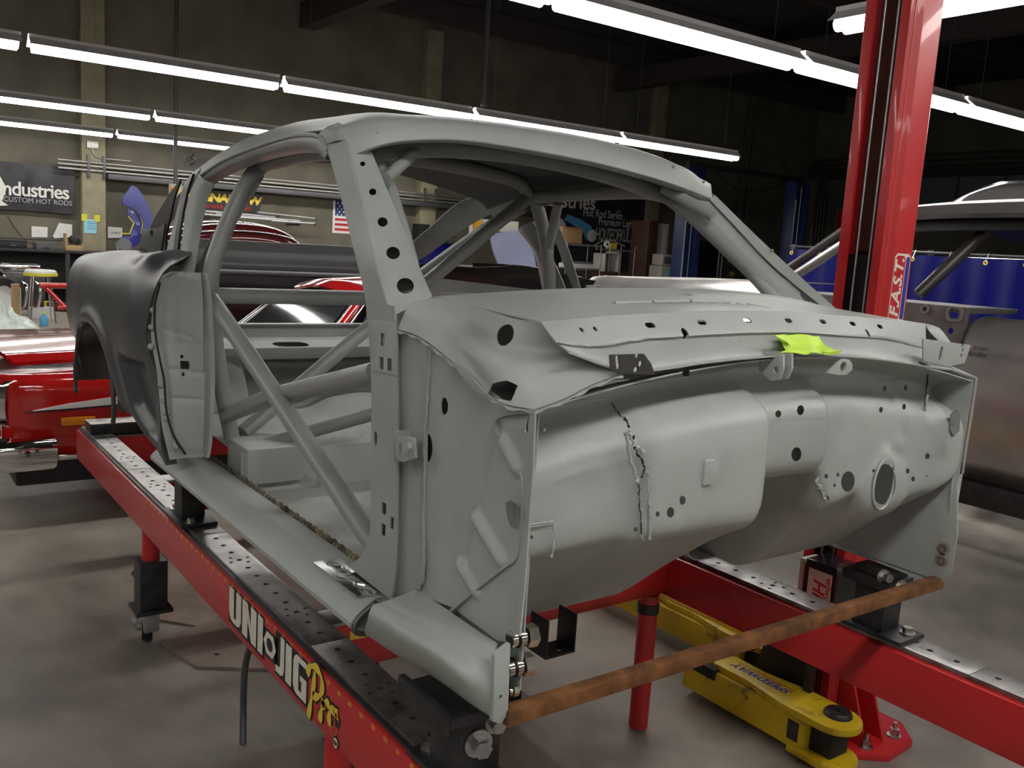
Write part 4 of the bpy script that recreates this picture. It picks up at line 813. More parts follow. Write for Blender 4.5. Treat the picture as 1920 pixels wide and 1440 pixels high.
# far side of the cabin: inner quarter and far lock pillar
ip = [[(-1.55, .66, 1.0), (-1.9, .66, 1.0), (-2.3, .66, 1.0), (-2.9, .66, 1.05)], [(-1.60, .68, 1.3), (-1.9, .68, 1.3), (-2.3, .68, 1.3), (-2.9, .66, 1.3)], [(-1.62, .69, 1.50), (-1.9, .69, 1.50), (-2.3, .68, 1.5), (-2.9, .66, 1.5)]]
sheet('inner_quarter', loft(ip, 24, 16), 'cage', car, .003, holes=[((-2.1, .68, 1.38), (0, 1, 0), ell(.10, .06), .1)])
fp_o = [(-1.950, 0.660, 1.741), (-1.851, 0.670, 1.661), (-1.823, 0.690, 1.565), (-1.808, 0.700, 1.500)]
fp_i = [(-1.844, 0.655, 1.779), (-1.776, 0.670, 1.696), (-1.698, 0.690, 1.583), (-1.655, 0.700, 1.512)]
sheet('window_post', loft([fp_o, [((a[0] + b[0]) / 2, a[1] - .02, (a[2] + b[2]) / 2) for a, b in zip(fp_o, fp_i)], fp_i], 16, 7), 'cage', car, .004)
fs_o = [(-1.743, 0.660, 1.771), (-1.695, 0.680, 1.668), (-1.651, 0.690, 1.586), (-1.605, 0.700, 1.516)]
fs_i = [(-1.701, 0.670, 1.776), (-1.659, 0.690, 1.691), (-1.611, 0.700, 1.599), (-1.575, 0.710, 1.518)]
sheet('window_channel', loft([fs_o, fs_i], 16, 4), PR, car, .004)
mirrored(bpy.data.objects['lock_pillar'], 'lock_pillar', car)
tray = [(-2.700, 0.978, 1.565), (-2.700, 1.317, 1.564)]
# ---- roll cage
R_ = .0255; CG = 'cage'
tube('main_hoop', [(-1.70, -.625, 1.0), (-1.70, -.668, 1.22), (-1.70, -.700, 1.49), (-1.70, -.672, 1.63), (-1.70, -.60, 1.80), (-1.70, -.535, 1.885), (-1.70, -.42, 1.935), (-1.70, 0, 1.955), (-1.70, .42, 1.925), (-1.70, .52, 1.875), (-1.70, .585, 1.78), (-1.70, .645, 1.55), (-1.70, .655, 1.30), (-1.70, .63, 1.0)], R_, CG, car, 18, 90)
hal_n = [(-1.70, -.54, 1.885), (-1.3, -.545, 1.90), (-1.05, -.52, 1.895), (-.95, -.515, 1.845), (-.82, -.53, 1.72), (-.67, -.565, 1.58), (-.58, -.60, 1.45), (-.56, -.62, .90)]
tube('pillar_bar', hal_n, R_, CG, car, 16, 70)
hal_f = [(-1.70, .54, 1.865), (-1.3, .545, 1.88), (-1.02, .53, 1.875), (-.90, .545, 1.825), (-.74, .60, 1.70), (-.58, .65, 1.56), (-.50, .665, 1.43), (-.485, .665, .90)]
tube('pillar_bar', hal_f, R_, CG, car, 16, 70)
tube('header_bar', [(-1.0, -.53, 1.893), (-.985, -.3, 1.925), (-.98, 0, 1.93), (-.985, .3, 1.905), (-1.0, .53, 1.87)], R_, CG, car, 16)
tube('header_brace', [(-0.990, -0.383, 1.914), (-0.840, -0.554, 1.818)], .016, CG, car, 14)
tube('header_brace', [(-0.930, 0.474, 1.886), (-0.770, 0.536, 1.803)], .018, CG, car, 14)
tube('roof_brace', [(-1.70, .0, 1.95), (-1.0, .0, 1.925)], .02, CG, car, 14) if False else None
tube('hoop_gusset_bar', [(-1.550, 0.546, 1.846), (-1.660, 0.600, 1.682)], .019, CG, car, 14)
tube('harness_bar', [(-1.70, -.69, 1.465), (-1.70, .64, 1.465)], R_, CG, car, 16)
tube('rear_stay', [(-1.720, 0.518, 1.834), (-2.000, 0.501, 1.719), (-2.350, 0.461, 1.542), (-2.500, 0.454, 1.467)], R_, CG, car, 16)
tube('rear_stay', [(-1.720, 0.530, 1.849), (-1.850, 0.550, 1.800), (-1.800, 0.141, 1.510), (-1.750, -0.101, 1.361), (-1.700, -0.563, 1.017)], R_, CG, car, 16) if False else None
tube('hoop_diagonal', [(-1.705, .52, 1.865), (-1.760, 0.117, 1.522), (-1.780, -0.086, 1.367), (-1.780, -0.366, 1.149), (-1.720, -0.582, 1.011)], R_, CG, car, 16)
tube('rear_stay', [(-1.70, -.56, 1.85), (-2.2, -.56, 1.55), (-2.7, -.55, 1.25)], R_, CG, car, 16)
tube('door_bar', [(-1.660, -0.707, 1.455), (-0.594, -0.645, 0.947)], R_, CG, car, 16)
tube('door_bar', [(-1.680, -0.650, 1.083), (-1.280, -0.648, 1.215)], R_, CG, car, 16)
tube('door_bar', [(-1.280, -0.648, 1.215), (-0.660, -0.653, 1.375)], R_, CG, car, 16)
tube('floor_bar', [(-1.620, -0.573, 0.985), (-1.350, -0.287, 1.129)], .021, CG, car, 16)
tube('floor_bar', [(-1.36, .02, 1.07), (-.6, .62, 1.0)], .021, CG, car, 16)
box('foot_plate', (-1.78, -1.62, -.66, -.55, .992, 1.0), CG, car, .002)
box('foot_plate', (-1.78, -1.62, .55, .66, .992, 1.0), CG, car, .002)
# ---- masking tape left on the cowl
tp = thing('masking_tape', 'crumpled lime green masking tape stuck on the cowl edge', 'tape', (0.000, -0.014, 1.496))
tr = coons([(-0.025, -0.071, 1.529), (-0.030, 0.002, 1.529), (-0.030, 0.088, 1.525)], [(0.012, -0.088, 1.497), (0.020, -0.040, 1.496), (0.015, 0.068, 1.493)], [(-0.025, -0.071, 1.529), (-0.020, -0.053, 1.511), (0.012, -0.088, 1.497)], [(-0.030, 0.088, 1.525), (-0.010, 0.080, 1.507), (0.015, 0.068, 1.493)], 22, 16)
rg = random.Random(4)
for j, r in enumerate(tr):
    for i, p in enumerate(r):
        p.x += .004 * math.sin(i * .5 + j * .3) + .014 * math.exp(-((j - 11) / 2.5) ** 2) * (.7 + .3 * math.sin(i * .35)) + .003 * abs(math.sin(i * .8)); p.z += .0015 * math.sin(i * .6)
sheet('tape_strip', tr, 'tape_green', tp, .001, smooth=25)
sheet('tape_tail', loft([[(0.022, 0.027, 1.500), (0.022, 0.065, 1.497), (0.022, 0.098, 1.502)], [(0.020, 0.032, 1.493), (0.020, 0.069, 1.491), (0.020, 0.098, 1.495)]], 8, 3), 'tape_green', tp, .001)
sheet('tape_fold', loft([[(0.000, -0.103, 1.532), (0.000, -0.078, 1.523), (0.000, -0.048, 1.512)], [(-0.010, -0.059, 1.531), (-0.010, -0.041, 1.524), (-0.010, -0.032, 1.515)]], 8, 4), 'tape_green', tp, .001)

# ================================================================ the jig
jig = thing('frame_jig', 'red steel frame jig with drilled plates, UNI JIG Pro lettered on its near rail', 'jig', (-1.2, 0, 0))
RAILX = (-3.62, 1.05)
def rail(y0, y1, s):
    bm = bmesh.new(); boxbm(bm, RAILX[0], RAILX[1], y0, y1, .505, .652); return bmlink('rail', bm, 'red_paint', jig, .006)
rail(-.743, -.630, -1); rail(.645, .758, 1)
def rail_plates(y0, y1, n=5):
    L = (RAILX[1] - RAILX[0]) / n; yc = (y0 + y1) / 2
    for k in range(n):
        a = RAILX[0] + k * L; hs = []; x = a + .05; i = 0
        while x < a + L - .03:
            hs.append(((x, yc, .66), (0, 0, 1), ell(.0085, .0085, 10), .02))
            if i % 6 == 3:
                for dx, dy in ((-.028, -.018), (.028, .018), (.012, -.03), (-.012, .03)): hs.append(((x + dx, yc + dy, .66), (0, 0, 1), ell(.006, .006, 8), .02))
            x += .075; i += 1
        prism('top_plate', [(a + .0008, y0), (a + L - .0008, y0), (a + L - .0008, y1), (a + .0008, y1)], .652, .666, 'Z', 'rail_plate', jig, .0015, holes=hs)
rail_plates(-.722, -.622); rail_plates(.665, .765)
box('scale_strip', (RAILX[0], RAILX[1], -.7335, -.7225, .652, .6605), 'dark_steel', jig, .001)
for x in (-3.45, -2.55, -.98, .55):
    box('cross_beam', (x - .05, x + .05, -.63, .645, .515, .645), 'red_paint', jig, .004)
    box('cross_plate', (x - .05, x + .05, -.62, .66, .645, .655), 'rail_plate', jig, .001)
box('yellow_tag', (-.929, -.928, -.56, -.50, .60, .625), 'letter_yellow', jig, 0)
# rail lettering, drawn as flat plates on the outer face (x forward, z up)
FM = frame((0, -.7436, 0), (1, 0, 0), (0, 0, 1)); FM2 = frame((0, -.7442, 0), (1, 0, 0), (0, 0, 1))
def put(ols, m, name, k=0.0, lay=0): return flat(name, ols, Matrix.Translation((0, -.0006 * lay, 0)) @ FM, m, jig, .0003)
zl, zh = .532, .636
def letter(s, x0, x1, zlo=zl, zhi=zh):
    w = x1 - x0; h = zhi - zlo; t = w * .36; g = t * .30
    M = lambda P: [(x0 + a * w, zlo + b * h) for a, b in P]
    if s == 'U': return [M([(0, 1), (0, .22), (.12, .06), (.3, 0), (.7, 0), (.88, .06), (1, .22), (1, 1), (.60, 1), (.60, .16), (.40, .16), (.40, 1)])]
    if s == 'N': return [M([(0, 0), (0, 1), (.36, 1), (.62, .42), (.62, 1), (1, 1), (1, 0), (.66, 0), (.38, .58), (.38, 0)])]
    if s == 'I': return [M([(0, 0), (0, 1), (1, 1), (1, 0)])]
    if s == 'J': return [M([(.55, 1), (1, 1), (1, .2), (.85, .05), (.6, 0), (.0, 0), (.0, .17), (.42, .17), (.55, .24)])]
    if s == 'G': return [M([(1, 1), (.25, 1), (.08, .92), (0, .78), (0, .2), (.1, .06), (.28, 0), (1, 0), (1, .56), (.52, .56), (.52, .42), (.64, .42), (.64, .15), (.40, .15), (.40, .85), (1, .85)])]
    if s == 'O':
        c = [(.5 + .5 * math.cos(math.radians(60 * i)), .5 + .5 * math.sin(math.radians(60 * i))) for i in range(6)]; d = [(.5 + .26 * math.cos(math.radians(30 * i)), .5 + .26 * math.sin(math.radians(30 * i))) for i in range(12)]
        return [M(c), M(d)]
def grow(ol, g):
    cx = sum(p[0] for p in ol) / len(ol); cz = sum(p[1] for p in ol) / len(ol); x0 = min(p[0] for p in ol); x1 = max(p[0] for p in ol); z0 = min(p[1] for p in ol); z1 = max(p[1] for p in ol)
    return [(x0 - g, z0 - g * 1.6), (x1 + g * 1.4, z0 - g * 1.6), (x1 + g * 1.4, z1 + g), (x0 - g, z1 + g)]
LET = [('U', -1.352, -1.252, .538, .640), ('N', -1.240, -1.130, .536, .640), ('I', -1.118, -1.080, .535, .640), ('O', -1.074, -.985, .550, .622), ('J', -.985, -.928, .534, .640), ('I', -.918, -.880, .534, .638), ('G', -.868, -.785, .532, .636)]
for s, a, b, lo, hi in LET:
    ol = letter(s, a, b, lo, hi); put([grow(ol[0], .006)], 'black', 'letter_outline', 0, 0); put(ol, 'letter_cream', 'letter', 0, 2)  # black outline printed behind each cream letter
def ribbon(pts, w):
    P = crv([(x, 0, z) for x, z in pts], 8 * len(pts)); A = []; B = []
    for i, p in enumerate(P):
        t = (P[min(i + 1, len(P) - 1)] - P[max(i - 1, 0)]).normalized(); n = Vector((-t.z, 0, t.x)); k = w * (.75 + .25 * math.sin(i * .35)); A.append((p.x + n.x * k, p.z + n.z * k)); B.append((p.x - n.x * k, p.z - n.z * k))
    return [A + B[::-1]]
pro = [[(-.768, .505), (-.752, .56), (-.742, .60), (-.736, .638)], [(-.780, .612), (-.765, .638), (-.735, .651), (-.705, .645), (-.692, .622), (-.70, .598), (-.72, .582), (-.745, .575)], [(-.702, .528), (-.692, .562), (-.683, .590)], [(-.688, .572), (-.675, .588), (-.660, .592), (-.655, .582)], [(-.622, .590), (-.640, .586), (-.650, .566), (-.646, .545), (-.632, .537), (-.617, .547), (-.610, .566), (-.615, .584), (-.626, .591), (-.606, .590)]]
for st in pro:
    for ol, m, l, w in ((st, 'black', 0, .0185), (st, 'letter_yellow', 3, .0118)):
        put(ribbon(ol, w), m, 'script_outline' if l == 0 else 'script_letter', 0, l)  # black outline stroke behind the yellow script
cc = (-.612, .517); put([[(cc[0] + .015 * math.cos(t), cc[1] + .017 * math.sin(t)) for t in [2 * math.pi * i / 20 for i in range(20)]]], 'black', 'trade_mark_disc', 0, 1)
put([[(cc[0] + .011 * math.cos(t), cc[1] + .0125 * math.sin(t)) for t in [2 * math.pi * i / 20 for i in range(20)]]], 'letter_cream', 'trade_mark_disc', 0, 3)
textmesh('trade_mark', 'TM', .013, Matrix.Translation((0, -.0028, 0)) @ frame((cc[0], -.7436, cc[1]), (1, 0, 0), (0, 0, 1)), 'black', jig, .0002)
for k, n in enumerate(range(96, 46, -1)):
    x = -.2680 - (n - 60) * .0561
    if x > RAILX[0] + .03: textmesh('scale_number', str(n), .017, frame((x, -.7438, .6425), (1, 0, 0), (0, 0, 1)), 'letter_yellow', jig, 0, .0002)
# legs, sockets, casters
def leg(x, y, sleeve=True):
    lathe('leg', [(.0, .20), (.034, .20), (.034, .507), (0, .507)], (x, y, 0), (0, 0, 1), 'red_paint', jig, 20)
    if sleeve:
        bm = bmesh.new(); boxbm(bm, x - .052, x + .052, y - .052, y + .052, .165, .36); bmlink('leg_socket', bm, 'dark_steel', jig, .003)
        box('socket_flange', (x - .07, x + .07, y - .07, y + .07, .150, .165), 'dark_steel', jig, .002)
        hexbolt('clamp_bolt', (x - .055, y - .02, .27), (-1, -.3, 0), .016, .055, 'dark_steel', jig)
        fk = box('caster_fork', (x - .075, x + .02, y - .030, y + .030, .055, .150), 'galvanised', jig, .008)
        w = lathe('caster_wheel', [(0, -.022), (.030, -.022), (.034, -.018), (.062, -.02), (.065, -.014), (.065, .014), (.062, .02), (.034, .018), (.030, .022), (0, .022)], (x - .055, y - .0, .065), (.25, 1, 0), 'dark_steel', jig, 28)
        hexbolt('axle_bolt', (x - .045, y - .034, .065), (.1, -1, 0), .012, .012, 'bolt', jig)
        box('brake_pedal', (x - .10, x - .05, y - .05, y - .035, .06, .085), 'galvanised', jig, .004)
leg(-2.44, -.69); leg(-.71, -.69); leg(-2.44, .70)
lathe('leg', [(.0, .012), (.034, .012), (.034, .507), (0, .507)], (-.965, .605, 0), (0, 0, 1), 'red_paint', jig, 24)
lathe('leg_collar', [(.034, 0), (.038, 0), (.038, .035), (.034, .035)], (-.965, .605, .44), (0, 0, 1), 'dark_steel', jig, 24)
# ---- stands that carry the body
def stand(label, x, y, zt, s, w=.05, cradle=True):
    t = thing('support_stand', label, 'support stand', (x, y, .666))
    box('base_plate', (x - .115, x + .115, y - .062, y + .062, .667, .679), 'dark_steel', t, .002)
    bm = bmesh.new(); boxbm(bm, x - w, x + w, y - w * .9, y + w * .9, .679, zt); bmlink('post', bm, 'dark_steel', t, .005)
    for dx in (-.088, .088): hexbolt('hold_down_bolt', (x + dx, y + s * .02, .679), (0, 0, 1), .014, .018, 'bolt', t)
    return t
stand('black square support stand on the near rail under the door sill', -1.95, -.685, .848, -1, .045)
fs = stand('black square support stand at the front of the near rail', -.165, -.69, .815, -1, .052)
box('cradle', (-.26, -.09, -.775, -.655, .815, .835), 'dark_steel', fs, .003)
box('cradle_lip', (-.26, -.09, -.79, -.775, .805, .852), 'dark_steel', fs, .003)
hexbolt('clamp_bolt', (-.108, -.70, .762), (1, -.2, 0), .018, .030, 'bolt', fs); hexbolt('clamp_bolt', (-.112, -.66, .79), (1, -.2, 0), .014, .022, 'bolt', fs)
rs = stand('black square support stand at the front of the far rail below the rusty bar', -.185, .715, .80, 1, .048)
box('clamp_jaw', (-.27, -.12, .655, .775, .80, .828), 'dark_steel', rs, .005); box('clamp_jaw', (-.24, -.13, .668, .76, .828, .850), 'dark_steel', rs, .005)
for p in ((-.115, .70, .815), (-.15, .665, .84), (-.27, .69, .812)): hexbolt('clamp_bolt', p, (1, -.4, .1) if p[0] > -.2 else (-1, -.2, 0), .013, .03, 'bolt', rs)
rb = thing('cross_channel', 'black steel channel lying across the rear end of the jig', 'steel channel', (-3.45, 0, .667))
box('web', (-3.53, -3.40, -.72, .75, .667, .712), 'dark_steel', rb, .004); box('top_face', (-3.53, -3.40, -.72, .75, .712, .717), 'rail_plate', rb, .001)
for (x, y, lab) in ((-1.35, -.30, 'black square post under the floor behind the near rail'), (-1.35, .30, 'black square post under the floor by the far rail')):
    t = thing('floor_prop', lab, 'support stand', (x, y, .0)); box('post', (x - .04, x + .04, y - .04, y + .04, .012, .846), 'dark_steel', t, .004); box('foot', (x - .09, x + .09, y - .09, y + .09, 0, .012), 'dark_steel', t, .002)
u = thing('under_bracket', 'black folded bracket with a bolt hole under the near footwell', 'bracket', (-0.249, -0.420, 0.841))
bq = (-0.243, -0.420, 0.839)
box('side', (bq[0] - .035, bq[0] + .025, bq[1] - .04, bq[1] - .036, bq[2] - .012, bq[2] + .07), 'black', u, .001); box('side', (bq[0] - .035, bq[0] + .025, bq[1] + .036, bq[1] + .04, bq[2] - .012, bq[2] + .07), 'black', u, .001)
prism('base', [(bq[0] - .035, bq[1] - .04), (bq[0] + .025, bq[1] - .04), (bq[0] + .025, bq[1] + .04), (bq[0] - .035, bq[1] + .04)], bq[2] - .016, bq[2] - .012, 'Z', 'black', u, 0, holes=[((bq[0] + .005, bq[1] + .012, bq[2] - .014), (0, 0, 1), ell(.006, .006), .02)])
# steel floor plates and a bent rod below the near rail
fpl = thing('floor_plate', 'thin worn steel plate with drilled holes on the floor beside the caster', 'steel plate', (-2.2, -.3, 0))
prism('plate', [(-2.43, -.66), (-2.14, -.60), (-1.98, -.35), (-1.9, .10), (-2.35, .25), (-2.62, -.2)], .001, .014, 'Z', 'floor_steel', fpl, .001, holes=[((-2.2, -.5, .01), (0, 0, 1), ell(.012, .012), .05), ((-2.3, -.42, .01), (0, 0, 1), ell(.01, .01), .05)])
fp2 = thing('floor_plate', 'smaller rusty steel plate behind the caster under the jig', 'steel plate', (-2.75, -.45, 0))
prism('plate', [(-2.95, -.55), (-2.66, -.62), (-2.50, -.48), (-2.65, -.2), (-2.95, -.2)], .001, .012, 'Z', 'floor_steel', fp2, .001)
rod = thing('bent_rod', 'thin grey bent rod standing on the floor below the lettering', 'rod', (-1.550, -0.625, 0.000))
tube('shaft', [(-1.550, -0.625, 0.000), (-1.593, -0.610, 0.098), (-1.589, -0.610, 0.214), (-1.585, -0.600, 0.297), (-1.40, -.62, .52)], .011, 'conduit_dark', rod, 10)

# ================================================================ the two-post lift
lift = thing('vehicle_lift', 'tall red lift post with yellow swing arms parked on the floor', 'vehicle lift', (-.65, 1.25, 0))
RP = 'red_paint'; HZ = 4.1
po = [(-.757, 1.165), (-.722, 1.165), (-.722, 1.178), (-.746, 1.178), (-.746, 1.308), (-.582, 1.308), (-.582, 1.178), (-.625, 1.178), (-.625, 1.165), (-.592, 1.165), (-.580, 1.185), (-.566, 1.20), (-.566, 1.305), (-.574, 1.32), (-.75, 1.32), (-.757, 1.31)]
prism('post', po, .02, HZ, 'Z', RP, lift, .002)
box('post_recess_shade', (-.745, -.583, 1.240, 1.300, 1.73, HZ), 'brown_wood', lift, .001)  # dark panel in the recess, its shade put into the colour
for x in (-.700, -.650): tube('lift_cable', [(x, 1.19, .1), (x, 1.19, HZ - .1)], .004, 'galvanised', lift, 8)
box('carriage', (-.742, -.586, 1.205, 1.30, .35, 1.72), 'black', lift, .006)
prism('base_plate', [(-.95, 1.12), (-.44, 1.12), (-.365, 1.22), (-.38, 1.39), (-.475, 1.48), (-.95, 1.48)], 0, .022, 'Z', RP, lift, .003)
for x, y in ((-.445, 1.20), (-.435, 1.36), (-.90, 1.2), (-.90, 1.4)): hexbolt('anchor_bolt', (x, y, .022), (0, 0, 1), .016, .03, 'bolt', lift); tube('anchor_stud', [(x, y, .05), (x, y, .075)], .008, 'bolt', lift, 8)
prism('gusset', [(-.566, .022), (-.44, .022), (-.56, .36)], 1.19, 1.202, 'Y', RP, lift, .001)
prism('gusset', [(-.566, .022), (-.44, .022), (-.56, .36)], 1.295, 1.307, 'Y', RP, lift, .001)
# sticker up the side of the post
SF = frame((-.5395, 1.262, 1.60), (0, 0, 1), (0, -1, 0))
SF = frame((-.5395, 1.262, 1.60), (0, 0, 1), (0, 1, 0)); SFx = Vector((0, 0, 1))
def sticker(pts, m, l, name): return flat(name, [pts], Matrix.Translation((.0005 * l, 0, 0)) @ Matrix(((0, 0, 1, -.5655), (1, 0, 0, 1.252), (0, 1, 0, 1.615), (0, 0, 0, 1))), m, lift, .0002)
def rrect(x0, x1, y0, y1, r=.012): return [(x1 - r, y0), (x1, y0 + r), (x1, y1 - r), (x1 - r, y1), (x0 + r, y1), (x0, y1 - r), (x0, y0 + r), (x0 + r, y0)]
sticker(rrect(-.046, .046, -.115, .115), 'label_white', 1, 'sticker'); sticker(rrect(-.043, .018, -.108, .108), 'sticker_red', 2, 'sticker_field'); sticker(rrect(.022, .043, -.105, .105, .004), 'letter_blue', 2, 'sticker_strip')
textmesh('sticker_text', 'F.A.S.T.', .070, Matrix(((0, 0, 1, -.5638), (0, -1, 0, 1.2385), (1, 0, 0, 1.615), (0, 0, 0, 1))), 'label_white', lift, .0022, .0002, .25, 1.0, 'CENTER', .92)
sticker([(-.03 + .026 * math.cos(t), -.155 + .040 * math.sin(t)) for t in [2 * math.pi * i / 20 for i in range(20)]], 'label_white', 1, 'sticker')
sticker([(-.022, -.19), (-.002, -.19), (-.006, -.155), (-.022, -.15)], 'letter_blue', 2, 'sticker_strip')
# yellow swing arms
def arm(x0, x1, y0, y1, z0, z1, text):
    a = box('swing_arm', (x0, x1, y0, y1, z0, z1), 'yellow_paint', lift, .008)
    def sub(o): o.parent = a; o.matrix_parent_inverse = a.matrix_world.inverted(); return o
    yc = (y0 + y1) / 2; w = (y1 - y0) / 2
    end = [(x1 + .06 + (w + .012) * math.cos(t), yc + (w + .012) * math.sin(t)) for t in [math.radians(k) for k in range(-90, 91, 15)]]
    ol = end + [(x1 - .10, y1 + .012), (x1 - .28, yc + w * .75), (x1 - .42, yc + w * .8), (x1 - .50, yc + w * .4), (x1 - .50, yc - w * .4), (x1 - .42, yc - w * .8), (x1 - .28, yc - w * .75), (x1 - .10, y0 - .012)]
    sub(prism('top_plate', ol, z1 + .001, z1 + .026, 'Z', 'yellow_paint', None, .004))
    ol2 = end + [(x1 - .06, y1 + .012), (x1 - .06, y0 - .012)]
    sub(prism('bottom_plate', ol2, z0 - .012, z0 + .012, 'Z', 'yellow_paint', None, .004))
    sub(box('pivot_block', (x1 + .0, x1 + .085, y0 + .03, y1 - .02, z0 + .013, z1), 'rubber', None, .006))
    sub(lathe('pivot_cap', [(0, .018), (.040, .016), (.046, .010), (.048, 0), (0, 0)], (x1 + .055, yc + .02, z1 + .026), (0, 0, 1), 'dark_steel', None, 24))
    sub(hexbolt('pivot_bolt', (x1 + .055, yc + .02, z1 + .042), (0, 0, 1), .012, .010, 'dark_steel', None))
    sub(box('rubber_foot', (x0 - .02, x0 + .16, y0 - .01, yc + .02, z1 - .03, z1 + .012), 'rubber', None, .004))
    sub(box('wear_band', (x1 - .07, x1 - .025, y0 - .0015, y1 + .0015, z0 + .03, z1 - .02), 'dark_steel', None, .001))
    if text:
        tm = Matrix(((-.93, .36, 0, x1 - .27), (-.36, -.93, 0, yc + .0), (0, 0, 1, z1 + .0265), (0, 0, 0, 1)))
        tm = frame((x1 - .25, yc, z1 + .0266), (-1, 0, 0), (0, -1, 0)); sub(textmesh('arm_text', 'SPEEDWAY', .050, tm, 'letter_blue', None, .001, .0002, .3)); sub(flat('arm_text_underline', [[(-.13, -.03), (.13, -.03), (.13, -.026), (-.13, -.026)]], tm, 'letter_red', None, .0002))
    return a
arm(-1.08, -.52, .945, 1.095, .03, .150, True)
arm(-2.0, -1.02, 1.20, 1.345, .055, .165, False)
prism('arm_extension', [(-1.62, .172), (-1.05, .172), (-1.0, .19), (-1.05, .205), (-1.62, .205)], 1.225, 1.32, 'Y', 'yellow_paint', lift, .004)
tube('arm_lock_loop', [(-.93, 1.16, .19), (-.93, 1.155, .30), (-.90, 1.155, .33), (-.87, 1.155, .30), (-.87, 1.16, .19)], .010, 'dark_steel', lift, 10)
prism('arm_guard', [(-.90, .10), (-.62, .10), (-.66, .33), (-.82, .36)], 1.12, 1.132, 'Y', 'black', lift, .002)
# boxed oil carton resting in the post
hb2 = thing('oil_carton', 'black carton with a white Hi-Te label beside the red lift post', 'carton', (-.52, 1.0, .45))
sp_ = thing('parts_shelf', 'small black shelf bracket holding the carton beside the lift post', 'shelf', (-.52, 1.03, .44))
box('shelf_board', (-.66, -.44, .93, 1.13, .43, .445), 'dark_steel', sp_, .002); box('shelf_leg', (-.64, -.61, 1.08, 1.11, .175, .43), 'dark_steel', sp_, .002)
box('box_body', (-.60, -.48, .96, 1.08, .446, .700), 'black_gloss', hb2, .002)
box('label_panel', (-.585, -.495, .9588, .9598, .50, .672), 'label_white', hb2, 0)
textmesh('label_text', 'Hi-Te', .062, frame((-.542, .9584, .57), (0, 0, -1), (1, 0, 0)), 'letter_red', hb2, .0015, .0002, .2)
textmesh('label_text', 'wilwood', .034, frame((-.505, .9584, .60), (0, 0, -1), (1, 0, 0)), 'sticker_red', hb2, .0002, .0002)
box('yellow_slip', (-.63, -.612, .97, 1.05, .446, .69), 'cream', hb2, .001)

# ================================================================ other cars in the shop
def hull(name, secs, m, parent, nu=40, nv=60, smooth=60, holes=None): return sheet(name, loft(secs, nu, nv), m, parent, .006, holes=holes, smooth=smooth)
# ---- red coupe, nose to the left, behind the jig
rc = thing('red_coupe', 'glossy red coupe with a white side stripe and chrome bumper behind the jig', 'car', (-5.0, 1.2, 0))
def rsec(y, top, inset, low=.40):
    a = inset
    return [(-4.14 - a, y, low), (-4.09 - a, y, .50), (-4.07 - a, y, .66), (-4.075 - a, y, .80), (-4.11 - a, y, .84), (-4.20 - a, y, .86 + (top - 1.0) * .4), (-4.45 - a * .5, y, top - .13), (-5.0, y, top - .11), (-5.55 + a * .5, y, top - .13), (-5.80 + a, y, .86), (-5.89 + a, y, .84), (-5.93 + a, y, .66), (-5.86 + a, y, low)]
hull('body', [rsec(-1.00, .94, .10), rsec(-.96, .95, .04), rsec(-.85, .965, .01), rsec(-.4, .985, 0), rsec(.3, 1.0, -.01), rsec(.9, 1.02, -.015), rsec(1.6, 1.05, -.02), rsec(2.8, 1.08, -.02), rsec(3.9, 1.06, 0)], 'red_gloss', rc, 60, 60,
     holes=[((-4.1, .05, .42), (1, 0, 0), ell(.36, .30, 30), .25)])
hood = loft([[(-4.33, -.92, .955), (-4.33, -.3, .975), (-4.34, .3, 1.0), (-4.36, .78, 1.03)], [(-4.40, -.95, .985), (-4.40, -.3, 1.005), (-4.42, .3, 1.03), (-4.45, .78, 1.06)], [(-5.0, -1.0, 1.0), (-5.0, -.3, 1.03), (-5.0, .3, 1.05), (-5.0, .78, 1.075)], [(-5.62, -.95, .985), (-5.62, -.3, 1.0), (-5.6, .3, 1.03), (-5.58, .78, 1.06)]], 30, 20)
hood = [[p - Vector((0, 0, .075 + .03 * ss(.2, .7, p.y))) for p in r] for r in hood]
sheet('hood', hood, 'red_gloss', rc, .025, smooth=60)
sheet('front_end', loft([[(-4.17, -1.01, .52), (-4.17, -1.02, .7), (-4.25, -1.0, .90)], [(-4.6, -1.04, .50), (-4.6, -1.06, .7), (-4.6, -1.02, .93)], [(-5.4, -1.04, .50), (-5.4, -1.06, .7), (-5.4, -1.02, .93)], [(-5.83, -1.01, .52), (-5.83, -1.02, .7), (-5.75, -1.0, .90)]], 14, 24), 'red_gloss', rc, .01)
sheet('grille', [[Vector((x, -1.075, z)) for x in (-4.62, -5.0, -5.4)] for z in (.55, .82)], 'black', rc, .01)
lathe('headlight', [(0, .015), (.06, .012), (.085, .0), (.098, .012), (.104, .0), (.104, -.05), (0, -.05)], (-4.30, -1.03, .71), (.12, -1, 0), 'headlamp', rc, 28)
sheet('headlight_bezel', loft([[(-4.155, -.975, .82), (-4.16, -1.035, .75), (-4.17, -1.035, .62), (-4.155, -.965, .555)], [(-4.14, -.955, .83), (-4.125, -.985, .75), (-4.13, -.985, .62), (-4.135, -.945, .54)]], 14, 4), 'chrome', rc, .008)
